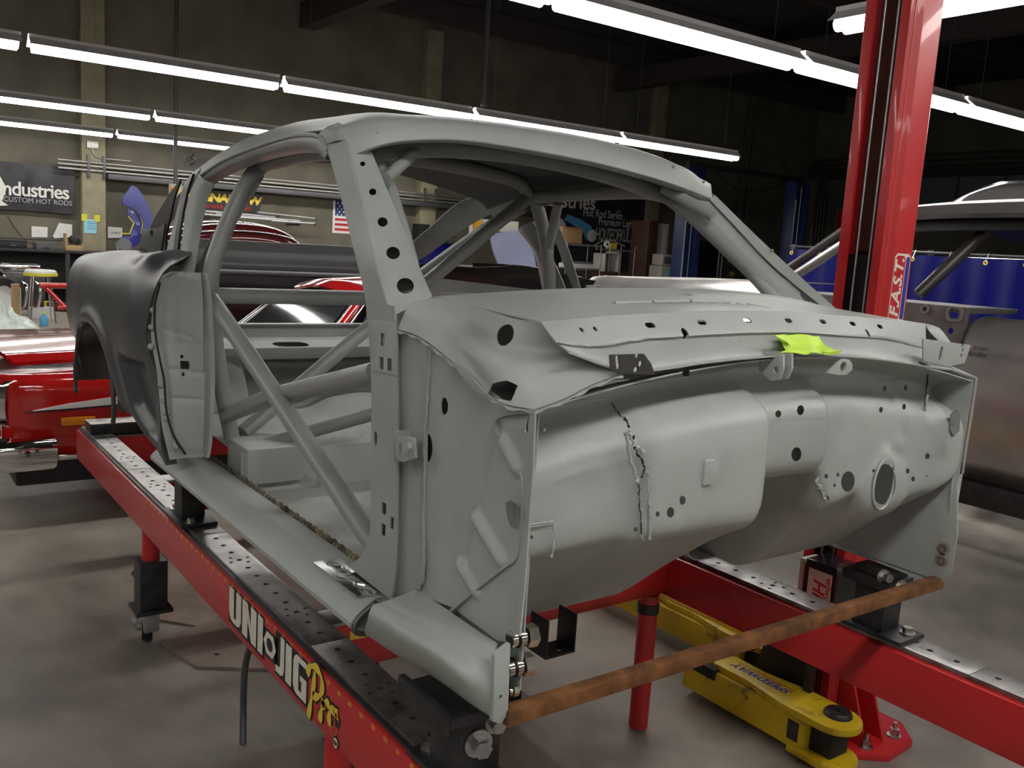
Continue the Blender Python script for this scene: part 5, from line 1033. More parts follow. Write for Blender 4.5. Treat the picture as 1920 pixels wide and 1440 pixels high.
sheet('bumper', loft([[(-4.02, -.78, .365), (-4.01, -.95, .365), (-4.05, -1.12, .365), (-4.3, -1.19, .365), (-5.0, -1.21, .365), (-5.95, -1.1, .365)], [(-3.99, -.77, .40), (-3.985, -.96, .40), (-4.03, -1.16, .40), (-4.3, -1.225, .40), (-5.0, -1.245, .40), (-5.98, -1.1, .40)], [(-3.99, -.77, .50), (-3.985, -.96, .50), (-4.03, -1.16, .50), (-4.3, -1.225, .50), (-5.0, -1.245, .50), (-5.98, -1.1, .50)], [(-4.03, -.78, .528), (-4.04, -.95, .528), (-4.09, -1.08, .528), (-4.3, -1.15, .528), (-5.0, -1.17, .528), (-5.93, -1.1, .528)]], 40, 14), 'chrome', rc, .012, smooth=60)
box('bumper_strip', (-3.988, -3.976, -.93, -.79, .485, .508), 'black', rc, .003)
prism('side_stripe', [p[1:] for p in [(-4.060, -0.870, 0.667), (-4.060, -0.696, 0.698), (-4.060, -0.427, 0.729), (-4.060, -0.141, 0.743), (-4.060, -0.141, 0.684), (-4.060, -0.427, 0.684), (-4.060, -0.696, 0.672)]], -4.078, -4.060, 'X', 'white', rc, 0)
prism('stripe_edge', [p[1:] for p in [(-4.060, -0.912, 0.661), (-4.060, -0.696, 0.672), (-4.060, -0.427, 0.684), (-4.060, -0.141, 0.684), (-4.060, -0.141, 0.675), (-4.060, -0.427, 0.675), (-4.060, -0.696, 0.663)]], -4.078, -4.0595, 'X', 'black', rc, 0)
box('side_marker', (-4.10, -4.058, -.735, -.565, .578, .622), 'amber', rc, .005)
box('sill_trim', (-4.13, -4.085, -.75, 3.8, .385, .415), 'chrome', rc, .006)
box('lower_valance', (-4.5, -4.12, -.95, -.2, .25, .40), 'black', rc, .02)
for y, x in ((.05, -4.28), (.05, -5.72)):
    lathe('wheel', [(0, -.05), (.17, -.05), (.20, -.10), (.29, -.10), (.315, -.07), (.315, .07), (.29, .10), (0, .10)], (x, y, .316), (1, 0, 0), 'tyre', rc, 32)
for y in (2.85,):
    for x in (-4.28, -5.72): lathe('wheel', [(0, -.05), (.17, -.05), (.20, -.10), (.29, -.10), (.315, -.07), (.315, .07), (.29, .10), (0, .10)], (x, y, .316), (1, 0, 0), 'tyre', rc, 32)
wsb = [(-4.380, 0.869, 0.997), (-5.550, 0.696, 0.924)]; wst = [(-4.620, 1.214, 1.242), (-5.420, 0.980, 1.187)]
sheet('windscreen', loft([wsb, wst], 16, 8), 'glass_dark', rc, .006)
A0, A1 = Vector(wsb[0]), Vector(wst[0])
tube('windscreen_pillar', [A0 + Vector((.02, .06, -.02)), A1 + Vector((.02, .05, 0))], .026, 'red_gloss', rc, 10); tube('pillar_trim', [A0 + Vector((.03, .015, -.02)), A1 + Vector((.03, .01, 0))], .009, 'chrome', rc, 8); tube('pillar_trim', [A0 + Vector((.03, .11, -.02)), A1 + Vector((.03, .10, 0))], .009, 'chrome', rc, 8)
B0, B1 = Vector(wsb[1]), Vector(wst[1]); tube('windscreen_pillar', [B0, B1], .024, 'chrome', rc, 10); tube('pillar_trim', [B0 + Vector((.05, .07, 0)), B1 + Vector((.05, .07, 0))], .008, 'chrome', rc, 8)
yt = A1.y
sheet('roof', loft([[(-4.60, yt + .02, 1.245), (-5.0, yt - .10, 1.30), (-5.42, yt - .1, 1.25)], [(-4.56, yt + .10, 1.29), (-5.0, yt + .0, 1.345), (-5.46, yt + .0, 1.29)], [(-4.55, yt + .8, 1.32), (-5.0, yt + .8, 1.385), (-5.46, yt + .8, 1.32)], [(-4.58, yt + 1.7, 1.25), (-5.0, yt + 1.7, 1.30), (-5.42, yt + 1.7, 1.25)]], 16, 20), 'red_gloss', rc, .02)
sheet('side_glass', [[Vector((-4.40, yt - .05, 1.06)), Vector((-4.38, yt + 1.6, 1.08))], [Vector((-4.57, yt + .15, 1.27)), Vector((-4.58, yt + 1.5, 1.27))]], 'glass_dark', rc, .004)
# ---- grey-black body shell further back
gb = thing('grey_body_shell', 'long grey primered car body with a glossy black lower side behind the red coupe', 'car body', (-8.2, 1.8, 0))
gs = [[(x, y, z) for y in (.95, 1.7, 2.4, 3.25)] for x, z in ((-7.75, 1.55), (-7.62, 1.555), (-7.60, 1.515), (-7.58, 1.47), (-7.52, 1.40), (-7.48, 1.33), (-7.50, 1.29))]
sheet('upper_side', loft(gs, 20, 24, False, False), 'grey_panel', gb, .01, smooth=40)
sheet('waist_moulding', loft([[(x, y, z) for y in (.95, 1.7, 2.4, 3.25)] for x, z in ((-7.50, 1.29), (-7.44, 1.275), (-7.43, 1.25), (-7.48, 1.235))], 20, 10), 'grey_panel', gb, .01)
sheet('lower_side', loft([[(x, y, z) for y in (.95, 1.7, 2.4, 3.25)] for x, z in ((-7.48, 1.235), (-7.47, 1.1), (-7.47, .8), (-7.6, .55))], 20, 12, False, False), 'black_gloss', gb, .01)
box('body_core', (-9.2, -7.64, 1.0, 3.2, .55, 1.5), 'black', gb, .02)
for y in (1.2, 2.8):
    for x in (-7.7, -9.0): box('support_leg', (x - .05, x + .05, y - .05, y + .05, 0, .56), 'dark_steel', gb, .004)
# ---- maroon car roof behind it
mc = thing('maroon_car', 'dark maroon car whose polished roof shows above the grey body', 'car', (-10.8, 2.6, 0))
def msec(y, t, w): return [(-10.2 - w, y, t - .30), (-10.22 - w, y, t - .12), (-10.35 - w, y, t - .03), (-10.8, y, t + .01), (-11.25 + w, y, t - .03), (-11.4 + w, y, t - .3)]
hull('roof', [msec(1.5, 1.55, .05), msec(1.75, 1.66, .02), msec(2.1, 1.735, 0), msec(2.5, 1.76, 0), msec(2.85, 1.73, .0), msec(3.1, 1.64, .02), msec(3.22, 1.50, .05)], 'maroon', mc, 24, 30)
box('body', (-11.5, -10.05, 1.45, 4.6, .35, 1.32), 'maroon', mc, .10, seg=4)
sheet('side_glass', [[Vector((-10.12, 1.4, 1.32)), Vector((-10.12, 3.3, 1.32))], [Vector((-10.22, 1.6, 1.47)), Vector((-10.22, 3.15, 1.47))]], 'glass_dark', mc, .01)
tube('drip_trim', [(-10.18, 1.55, 1.52), (-10.19, 1.9, 1.61), (-10.19, 2.5, 1.645), (-10.18, 3.0, 1.59), (-10.15, 3.2, 1.45)], .012, 'chrome', mc, 8)
for y in (1.9, 3.9):
    for x in (-10.2, -11.35): lathe('wheel', [(0, -.09), (.30, -.09), (.32, -.06), (.32, .06), (.30, .09), (0, .09)], (x, y, .32), (1, 0, 0), 'tyre', mc, 24)
# ---- dark car with raised pale blue hood, seen through the far side window
dc = thing('raised_hood_car', 'dark car with its pale blue hood raised beyond the far window', 'car', (-7.1, 3.9, 0))
hv = [(-6.300, 3.475, 1.763), (-6.300, 3.907, 1.825), (-6.220, 4.011, 1.454), (-6.220, 3.550, 1.459)]
hr = coons([hv[0], (-6.300, 3.677, 1.806), hv[1]], [hv[3], (-6.180, 3.748, 1.463), hv[2]], [hv[0], (-6.280, 3.510, 1.610), hv[3]], [hv[1], (-6.280, 3.994, 1.643), hv[2]], 16, 12)
sheet('hood', hr, 'cloth_blue', dc, .02)
box('upper_band', (-6.36, -6.33, 3.42, 3.84, 1.80, 1.91), 'cream', dc, .004)
sheet('nose_bar', loft([[(-6.080, 3.143, 1.482), (-6.080, 3.545, 1.482), (-6.080, 3.905, 1.453)], [(-6.040, 3.139, 1.429), (-6.040, 3.520, 1.437), (-6.040, 3.880, 1.396)]], 14, 4), 'chrome', dc, .02)
box('body', (-8.3, -6.12, 3.33, 4.6, .35, 1.40), 'black', dc, .05)
tube('wheel_trim', [(-6.000, 3.221, 1.339), (-6.000, 3.346, 1.292), (-6.000, 3.446, 1.212)], .012, 'chrome', dc, 8)
for x in (-6.5, -7.9):
    for y in (3.45, 4.5): lathe('wheel', [(0, -.09), (.33, -.09), (.35, -.06), (.35, .06), (.33, .09), (0, .09)], (x, y, .35), (0, 1, 0), 'tyre', dc, 24)
# ---- bare metal car at the right
bc = thing('bare_metal_car', 'bare brushed metal car body on a dark trolley right of the red post', 'car body', (-1.0, 3.0, 0))
def bsec(x, sh, t, dy=0.0): return [(x, 2.30 + dy, .80), (x, 2.18 + dy, .92), (x, 2.11 + dy, 1.12), (x, 2.10 + dy, 1.30), (x, 2.112 + dy, 1.343), (x, 2.128 + dy, 1.362), (x, 2.150 + dy, 1.41), (x, 2.185 + dy, sh - .045), (x, 2.235 + dy, sh - .014), (x, 2.31 + dy, sh), (x, 2.8, t), (x, 3.1, t + .01), (x, 3.6, t), (x, 3.95, sh), (x, 4.08, 1.3), (x, 3.95, .8)]
hull('front_fender', [bsec(-3.35, 1.50, 1.50, .10)[:11], bsec(-3.28, 1.515, 1.52, .02)[:11], bsec(-2.8, 1.53, 1.545)[:11], bsec(-2.2, 1.56, 1.565)[:11], bsec(-1.83, 1.575, 1.575)[:11]], 'bare_metal', bc, 70, 30, 50)
hull('rear_quarter', [bsec(-.79, 1.50, 1.56)[:10], bsec(-.3, 1.495, 1.55)[:10], bsec(.4, 1.49, 1.54)[:10], bsec(1.3, 1.48, 1.52)[:10]], 'bare_metal', bc, 70, 30, 50)
cowlside = [[(x, 2.18, z) for x in (-1.82, -1.5, -1.1, -.80)] for z in (.85, 1.1, 1.34, 1.46, 1.535)]
sheet('hinge_panel', loft(cowlside, 30, 30), 'bare_mid', bc, .006, holes=[((-0.861, 2.180, 1.506), (0, 1, 0), [(-.018, -.018), (.015, -.020), (.022, .0), (.015, .018), (-.018, .016)], .05), ((-0.867, 2.180, 1.432), (0, 1, 0), ell(.012, .014), .05), ((-0.994, 2.180, 1.514), (0, 1, 0), ell(.008, .008), .05)])
lathe('hole_rim', [(.012, 0), (.020, 0), (.020, .006), (.012, .006)], (-0.988, 2.170, 1.514), (0, -1, 0), 'bare_metal', bc, 16)
flat('hole_rim', [rrect(-.036, .036, -.034, .03), rrect(-.026, .026, -.024, .022)], frame((-0.857, 2.172, 1.506), (1, 0, 0), (0, 0, 1)), 'bare_metal', bc, .003)
box('sill_shelf', (-1.82, -.80, 2.18, 2.6, 1.510, 1.533), 'grey_panel', bc, .004)
tube('panel_gap', [(-1.825, 2.30, 1.585), (-1.825, 2.20, 1.54), (-1.825, 2.14, 1.40), (-1.825, 2.10, 1.2)], .006, 'gap', bc, 6)
tube('panel_gap', [(-.79, 2.20, 1.50), (-.79, 2.14, 1.40), (-.78, 2.105, 1.3), (-.77, 2.11, 1.12)], .006, 'gap', bc, 6)
pen = [(-0.716, 2.100, 1.393), (-0.680, 2.100, 1.399), (-0.684, 2.100, 1.383), (-0.720, 2.100, 1.372)]
textmesh('marker_note', 'rt. inner', .030, frame((-0.708, 2.095, 1.381), (1, 0, 0), (0, 0, 1)), 'gap', bc, 0, .0002, .3)
textmesh('marker_note', 'fender', .030, frame((-0.700, 2.095, 1.355), (1, 0, 0), (0, 0, 1)), 'gap', bc, 0, .0002, .3)
rf = [[(-1.35, 2.35, 1.905), (-.9, 2.32, 1.925), (0, 2.30, 1.93), (1.2, 2.32, 1.90)], [(-1.37, 2.36, 1.935), (-.9, 2.34, 1.965), (0, 2.33, 1.975), (1.2, 2.34, 1.94)], [(-1.42, 2.6, 1.965), (-.9, 2.6, 2.0), (0, 2.6, 2.01), (1.2, 2.6, 1.97)], [(-1.45, 3.1, 1.97), (-.9, 3.1, 2.01), (0, 3.1, 2.02), (1.2, 3.1, 1.98)], [(-1.37, 3.85, 1.93), (-.9, 3.87, 1.95), (0, 3.88, 1.95), (1.2, 3.85, 1.92)]]
sheet('roof', loft(rf, 30, 24), 'bare_metal', bc, .03)
sheet('roof_underside', loft([[(x, y + (.05 if k == 0 else -.05 if k == 4 else 0), z - .06) for x, y, z in r] for k, r in enumerate(rf)], 20, 14), 'black', bc, .01)  # black sheet just below the roof skin
tube('windscreen_pillar', [(-0.938, 2.500, 1.872), (-1.001, 2.420, 1.757), (-1.104, 2.300, 1.570)], .028, 'bare_dark', bc, 10)
tube('windscreen_pillar', [(-2.463, 3.750, 1.951), (-3.010, 3.850, 1.634)], .030, 'bare_dark', bc, 10)
tube('windscreen_pillar', [(-1.36, 2.38, 1.92), (-1.8, 2.3, 1.6)], .025, 'bare_metal', bc, 10)
False and sheet('seat_back', loft([[(.0, 2.5, 1.60), (-.05, 2.9, 1.78), (-.05, 3.4, 1.78), (.0, 3.8, 1.60)], [(-.2, 2.5, 1.4), (-.2, 2.9, 1.4), (-.2, 3.4, 1.4), (-.2, 3.8, 1.4)]], 14, 8), 'black', bc, .05)
box('trolley_rail', (-3.2, 1.2, 2.22, 2.30, .70, .80), 'dark_steel', bc, .005); box('trolley_rail', (-3.2, 1.2, 3.85, 3.93, .70, .80), 'dark_steel', bc, .005)
for x in (-2.9, 1.0):
    for y in (2.26, 3.89): box('trolley_leg', (x - .03, x + .03, y - .03, y + .03, .10, .70), 'dark_steel', bc, .004); lathe('trolley_wheel', [(0, -.025), (.05, -.025), (.055, 0), (.05, .025), (0, .025)], (x, y, .055), (0, 1, 0), 'rubber', bc, 20)
cl = thing('blue_cloth', 'bright blue cloth hanging below the bare metal car', 'cloth', (-0.846, 2.600, 0.763))
sheet('cloth', loft([[(-0.920, 2.500, 0.862), (-0.821, 2.500, 0.859), (-0.743, 2.500, 0.852)], [(-0.913, 2.520, 0.768), (-0.819, 2.520, 0.771), (-0.752, 2.520, 0.775)], [(-0.897, 2.500, 0.698), (-0.799, 2.500, 0.705), (-0.749, 2.500, 0.723)]], 14, 12), 'blue_vinyl', cl, .006)
# ---- glossy silver car beyond
sc = thing('silver_car', 'glossy silver car on a raised lift at the right edge behind the bare body', 'car', (-1.5, 6.0, 0))
sr = [[(-2.636, 5.200, 2.175), (-2.484, 5.200, 2.270), (-2.295, 5.200, 2.333), (-2.108, 5.200, 2.345), (-1.492, 5.200, 2.337)], [(-2.482, 4.900, 2.107), (-2.310, 4.900, 2.154), (-2.124, 4.900, 2.176), (-1.944, 4.900, 2.183), (-1.355, 4.900, 2.175)]]
sheet('roof', loft([sr[0], [(p[0] * .5 + q[0] * .5, p[1] * .5 + q[1] * .5 - .05, p[2] * .5 + q[2] * .5 + .02) for p, q in zip(*sr)], sr[1]], 24, 12), 'silver_gloss', sc, .02)
box('body', (-2.6, 1.8, 4.95, 6.6, 1.25, 1.80), 'silver_gloss', sc, .15, seg=4)
box('cabin', (-1.9, 1.2, 5.15, 6.4, 1.75, 2.0), 'glass_dark', sc, .05)
for x in (-2.0, 1.2):
    for y in (5.2, 6.35): box('lift_column', (x - .08, x + .08, y - .08, y + .08, 0, 1.3), 'dark_steel', sc, .005)

# ================================================================ along the back wall
WX = -18.28
def onwall(px_pts): pass
def wfrm(p): return frame(p, (0, 1, 0), (0, 0, 1))
bn = thing('hot_rod_banner', 'black vinyl banner reading Industries Custom Hot Rods on the left wall', 'banner', (-18.2, 1.2, 2.2))
br = coons([(-18.2, -.6, 2.66), (-18.2, .7, 2.62), (-18.2, 1.92, 2.646)], [(-18.2, -.6, 1.75), (-18.2, .7, 1.755), (-18.2, 1.91, 1.742)], [(-18.2, -.6, 2.66), (-18.18, -.6, 2.2), (-18.2, -.6, 1.75)], [(-18.2, 1.92, 2.646), (-18.19, 1.915, 2.2), (-18.2, 1.91, 1.742)], 50, 20)
for r in br:
    for p in r: p.x += .02 * math.sin(p.y * 6 + p.z * 3) * ss(1.7, 2.6, p.z) + .008 * math.sin(p.y * 13 - p.z * 5)
sheet('vinyl', br, 'banner_black', bn, .004, smooth=60)
textmesh('banner_text', 'Industries', .36, wfrm((-18.155, 1.215, 2.13)), 'letter_white', bn, .006, .001, 0, .92, 'CENTER', .93)
textmesh('banner_text', 'CUSTOM HOT RODS', .13, wfrm((-18.155, 1.28, 1.94)), 'letter_grey', bn, 0, .001, 0, 1.0, 'CENTER', .95)
flat('banner_star', [[(.40, 2.42), (.62, 2.46), (.78, 2.14), (.70, 1.90), (.80, 1.83), (.45, 1.78)], ], Matrix(((0, 0, 1, -18.158), (1, 0, 0, -.02), (0, 1, 0, 0), (0, 0, 0, 1))), 'letter_white', bn, .001)
def paper(label, pts, m, x=-18.26, extra=None, group='papers taped to the wall'):
    t = thing('paper_sheet', label, 'paper', (x, pts[0][1], pts[0][2]), group)
    prism('sheet', [(p[1], p[2]) for p in pts], x, x + .004, 'X', m, t, 0); return t
t = paper('white drawing sheet taped to the wall, leftmost of the papers', [(-18.270, 1.173, 1.473), (-18.270, 1.446, 1.470), (-18.270, 1.443, 1.279), (-18.270, 1.170, 1.264)], 'paper')
textmesh('drawing', 'OO', .12, wfrm((-18.255, 1.305, 1.362)), 'letter_grey', t, -.004, .0005, .3)
t = paper('two overlapping white sheets hanging askew on the wall', [(-18.270, 1.650, 1.563), (-18.270, 1.874, 1.546), (-18.270, 1.871, 1.312), (-18.270, 1.581, 1.266), (-18.270, 1.535, 1.304)], 'paper')
prism('loose_sheet', [(p[1], p[2]) for p in [(-18.250, 1.646, 1.573), (-18.250, 1.747, 1.438), (-18.250, 1.577, 1.256), (-18.250, 1.532, 1.304)]], -18.25, -18.246, 'X', 'white', t, 0)
t = paper('pale blue note taped to the pale column', [(-18.040, 2.049, 1.663), (-18.040, 2.268, 1.667), (-18.040, 2.266, 1.401), (-18.040, 2.047, 1.399)], 'paper_blue', -18.044)
for c in ((-18.038, (-18.040, 2.050, 1.693)), (-18.038, (-18.040, 2.278, 1.688))): box('tape_corner', (-18.04, -18.036, c[1][1] - .05, c[1][1] + .05, c[1][2] - .06, c[1][2] + .07), 'tape_yellow', t, 0)
for k in range(5): box('note_line', (-18.0395, -18.038, 2.10, 2.26, 1.62 - k * .035, 1.627 - k * .035), 'letter_blue', t, 0)
t = paper('white sheet with a sketched car beside the blue fender', [(-18.270, 2.518, 1.545), (-18.270, 2.786, 1.540), (-18.270, 2.785, 1.341), (-18.270, 2.517, 1.326)], 'paper')
textmesh('drawing', 'oxo', .10, wfrm((-18.255, 2.653, 1.439)), 'gap', t, 0, .0005, .5); box('tape_corner', (-18.264, -18.258, 2.60, 2.66, 1.50, 1.53), 'tape_yellow', t, 0)
bench = thing('work_bench', 'long dark workbench along the left of the back wall', 'workbench', (-17.8, 1.2, 0))
box('bench_top', (-18.2, -17.4, -3.0, 2.6, 1.02, 1.07), 'dark_steel', bench, .004); box('back_panel', (-18.28, -18.2, -3.0, 2.6, 0, 1.0), 'black', bench, 0); box('shelf', (-18.2, -17.5, -3.0, 2.6, .35, .39), 'black', bench, 0)
for y in (-2.9, -.6, 1.6): box('bench_leg', (-17.5, -17.42, y, y + .08, 0, 1.02), 'dark_steel', bench, .003)
tube('rail_rod', [(-18.1, -3, 1.24), (-18.1, 2.0, 1.24)], .015, 'conduit_dark', bench, 8)
for (y0, y1, z, m, lab) in ((.55, 1.0, .11, 'black', 'low black tool tray on the bench below the banner'), (1.15, 1.5, .09, 'grey_box', 'grey tool case on the bench below the white papers')):
    t = thing('tool_case', lab, 'tool case', (-17.8, y0, 1.07)); box('case', (-18.0, -17.6, y0, y1, 1.07, 1.07 + z), m, t, .01); box('lid', (-18.0, -17.6, y0, y1, 1.07 + z, 1.09 + z), m, t, .004); box('handle', (-17.6, -17.58, (y0 + y1) / 2 - .05, (y0 + y1) / 2 + .05, 1.10, 1.13), 'conduit_dark', t, .003)
t = thing('wooden_box', 'small open wooden box on the bench end by the column', 'box', (-17.700, 1.795, 1.145)); wbp = (-17.700, 1.794, 1.066)
box('side_board', (-17.85, -17.60, wbp[1] - .15, wbp[1] - .12, 1.07, 1.38), 'wood', t, .003); box('side_board', (-17.85, -17.60, wbp[1] + .12, wbp[1] + .15, 1.07, 1.20), 'wood', t, .003); box('front_board', (-17.62, -17.60, wbp[1] - .12, wbp[1] + .12, 1.07, 1.17), 'wood', t, .003)
t = thing('gear_housing', 'dark metal gear housing lying in the wooden box', 'machine part', (wbp[0], wbp[1], 1.2)); lathe('case', [(0, 0), (.07, .0), (.09, .04), (.10, .12), (.06, .16), (0, .17)], (-17.72, wbp[1], 1.19), (0, .3, 1), 'bare_dark', t, 20); lathe('flange', [(.08, 0), (.12, 0), (.12, .02), (.08, .02)], (-17.72, wbp[1] + .01, 1.24), (0, .3, 1), 'dark_steel', t, 20)
hs = thing('air_hose', 'red brown air hose drooping along the wall above the bench', 'hose', (-18.1, 1.2, 1.2)); tube('hose', [(-18.200, 0.769, 1.635), (-18.200, 0.904, 1.399), (-18.100, 1.064, 1.194), (-18.000, 1.271, 1.099), (-17.900, 1.436, 1.081)], .012, 'brown_wood', hs, 8)
# blue fender hung on the wall
bf = thing('blue_fender', 'blue car fender with yellow edge tape hung on the back wall', 'fender', (-17.9, 2.9, 1.5))
prism('crown', [p[1:] for p in [(-17.850, 2.683, 2.104), (-17.850, 2.860, 2.373), (-17.850, 2.959, 2.330), (-17.850, 3.058, 2.205), (-17.850, 3.158, 2.038), (-17.850, 3.249, 1.827), (-17.850, 3.269, 1.599), (-17.850, 3.208, 1.376), (-17.850, 3.138, 1.414), (-17.850, 3.037, 1.460), (-17.850, 3.087, 1.640), (-17.850, 3.027, 1.802), (-17.850, 2.899, 1.916), (-17.850, 2.800, 1.950), (-17.850, 2.693, 1.983)]], -17.88, -17.80, 'X', 'blue_primer', bf, .02)
prism('liner', [p[1:] for p in [(-17.900, 2.812, 1.950), (-17.900, 2.910, 1.917), (-17.900, 3.030, 1.822), (-17.900, 3.090, 1.660), (-17.900, 3.050, 1.470), (-17.900, 3.150, 1.413), (-17.900, 3.211, 1.375), (-17.900, 3.029, 1.114), (-17.900, 2.632, 1.096), (-17.900, 2.623, 1.250), (-17.900, 2.692, 1.367), (-17.900, 2.840, 1.375), (-17.900, 2.920, 1.649), (-17.900, 2.821, 1.766), (-17.900, 2.792, 1.847)]], -17.92, -17.88, 'X', 'blue_fender', bf, .006)
for ps in ([(-17.860, 2.812, 1.951), (-17.860, 2.921, 1.907), (-17.860, 3.030, 1.802), (-17.860, 3.080, 1.639), (-17.860, 3.040, 1.460), (-17.860, 3.150, 1.414)], [(-17.860, 2.802, 1.776), (-17.860, 2.910, 1.649), (-17.860, 2.831, 1.438), (-17.860, 2.683, 1.430)]): tube('edge_tape', ps, .012, 'tape_yellow', bf, 6, smooth=False)
gd = thing('grinding_disc', 'grey round grinder guard leaning below the blue fender', 'tool', (-17.600, 2.672, 1.131)); lathe('disc', [(0, 0), (.14, 0), (.15, .03), (.14, .06), (0, .06)], (-17.600, 2.672, 1.192), (1, -.4, .2), 'grey_panel', gd, 24); lathe('hub', [(0, 0), (.03, 0), (.03, .1), (0, .1)], (-17.500, 2.582, 1.130), (1, -.4, .2), 'chrome', gd, 12)
# dropped hoist controls
def pendant(x, p0, p1, label, r):
    t = thing('hoist_pendant', label, 'hoist control', (x, p1[1], p1[2])); tube('drop_pole', [(x, p0[1], 6.9), (x, p1[1], p1[2])], r, 'conduit_dark', t, 10)
    box('control_box', (x - .06, x + .06, p1[1] - .10, p1[1] + .10, p1[2] - .36, p1[2] - .0), 'cream', t, .01); box('warning_label', (x + .06, x + .064, p1[1] - .07, p1[1] + .08, p1[2] - .26, p1[2] - .06), 'warn_yellow', t, 0); box('red_edge', (x + .06, x + .065, p1[1] - .10, p1[1] - .07, p1[2] - .26, p1[2] - .06), 'warn_orange', t, 0)
    lathe('button', [(0, .02), (.03, .015), (.035, 0), (0, 0)], (x + .06, p1[1], p1[2] - .30), (1, 0, 0), 'letter_red', t, 14); return t
pa, pb = (-15.500, 3.009, 5.427), (-15.500, 3.042, 2.369); pendant(-15.5, pb, pb, 'hanging control box with a yellow label on the long pole left of the car', .035)
pb2 = (-12.400, 7.317, 2.184); pendant(-12.4, pb2, pb2, 'hanging control box with an orange label seen through the windscreen', .03)
hp = thing('hanging_pole', 'thin dark pole dropping from the ceiling above the car roof', 'pole', (-8.300, 4.644, 3.207)); hq = (-8.300, 4.647, 3.163); tube('pole', [(hq[0], hq[1], 6.9), (hq[0], hq[1], 3.33)], .02, 'conduit_dark', hp, 8); box('clip', (hq[0] - .04, hq[0] + .04, hq[1] - .03, hq[1] + .03, 3.31, 3.35), 'conduit_dark', hp, .004)
# exhaust banner
eb = thing('exhaust_banner', 'black banner with bold yellow letters seen through the side window', 'banner', (-18.2, 5.0, 2.2))
bq_ = [(-18.200, 4.387, 2.413), (-18.200, 5.616, 2.425), (-18.200, 5.553, 2.014), (-18.200, 4.348, 1.953)]
prism('vinyl', [p[1:] for p in bq_], -18.2, -18.19, 'X', 'banner_black', eb, 0)
textmesh('banner_text', 'MAGNAFLOW', .235, wfrm((-18.18, 4.75, 2.26)), 'letter_yellow', eb, .012, .001, .15, .9, 'CENTER', 1.15)
textmesh('banner_text', 'POWER & SOUND', .11, wfrm((-18.18, 4.85, 2.08)), 'letter_red', eb, .002, .001, .15, 1.2)
textmesh('banner_text', 'magnaflow', .13, wfrm((-18.18, 4.62, 1.95)), 'letter_yellow', eb, .002, .001)
# tube rack
tr_ = thing('tube_rack', 'wall rack with lengths of steel tube seen through the side window', 'rack', (-17.9, 5.6, 1.9))
for y in (4.3, 6.2): box('bracket_arm', (-18.28, -17.55, y, y + .04, 1.80, 1.84), 'dark_steel', tr_, .003)
TB = [((-17.95, 3.6, 1.98), (-17.95, 5.9, 1.95), .03), ((-17.85, 4.5, 1.93), (-17.85, 6.4, 1.90), .03), ((-17.75, 3.7, 1.91), (-17.75, 6.1, 1.88), .025), ((-17.9, 5.4, 2.03), (-17.9, 6.75, 1.98), .02), ((-17.7, 5.6, 1.86), (-17.7, 6.6, 1.88), .03)]
for k, (a, b, r) in enumerate(TB[:4] + [((-17.62, 5.6, 1.866), (-17.62, 6.6, 1.866), .028)]):
    t = thing('steel_tube', 'bright steel tube, %s of the lengths lying on the wall rack' % ORD[k], 'tube', a, 'tubes on the wall rack'); tube('pipe', [a, b], r, 'galvanised', t, 10); tube('end_collar', [Vector(a).lerp(Vector(b), .96), Vector(a).lerp(Vector(b), 1.0)], r * 1.15, 'conduit_dark', t, 10)
# flag
fg = thing('flag', 'hanging American flag half hidden behind the windscreen pillar', 'flag', (-18.2, 7.5, 2.1)); f0, f1 = (-18.200, 7.355, 2.424), (-18.200, 7.380, 1.698); y0 = f0[1]; zt_, zb_ = f0[2], f1[2]; H = zt_ - zb_
for k in range(7):
    z1 = zb_ + H * .54 * (1 - k / 7) ; z0_ = zb_ + H * .54 * (1 - (k + 1) / 7); box('stripe', (-18.298, -18.288, y0, y0 + .75, z0_, z1), 'white' if k % 2 == 0 else 'letter_red', fg, 0)
box('canton', (-18.298, -18.288, y0, y0 + .45, zb_ + H * .54, zt_), 'flag_blue', fg, 0); box('header_tape', (-18.298, -18.285, y0 - .05, y0, zb_, zt_), 'white', fg, 0)
for i in range(5):
    for j in range(4): flat('star', [[(.028 * (1 if q % 2 == 0 else .42) * math.sin(q * math.pi / 5), .028 * (1 if q % 2 == 0 else .42) * math.cos(q * math.pi / 5)) for q in range(10)]], wfrm((-18.286, y0 + .06 + j * .10 + (.05 if i % 2 else 0), zt_ - .05 - i * .065)), 'white', fg, .0005)
# speaker and blue cabinet by the second column
sk = thing('loudspeaker', 'black loudspeaker with a silver cone standing on the blue cabinet', 'speaker', (-17.6, 9.7, 1.62)); s0, s1 = (-17.600, 9.155, 1.654), (-17.600, 9.452, 2.030)
box('cabinet', (-17.9, -17.6, s0[1], s1[1], s0[2] - .25, s1[2]), 'black', sk, .01); lathe('cone', [(0, .01), (.05, .02), (.10, 0), (.115, .015), (.12, 0), (0, -.02)], (-17.59, s0[1] + .2, s0[2] + .1), (1, 0, 0), 'galvanised', sk, 20)
kb = thing('blue_cabinet', 'bright blue low cabinet with clutter in front of the second column', 'cabinet', (-17.4, 10.0, 0)); k0, k1 = (-17.300, 9.185, 1.592), (-17.300, 10.122, 1.564)
box('body', (-18.0, -17.3, k0[1], k1[1], .0, k0[2]), 'blue_vinyl', kb, .01); box('top', (-18.02, -17.28, k0[1] - .02, k1[1] + .02, k0[2], k0[2] + .03), 'dark_steel', kb, .004)
for z in (.45, .85): box('drawer_front', (-17.3, -17.285, k0[1] + .05, k1[1] - .05, z, z + .36), 'blue_vinyl', kb, .004)
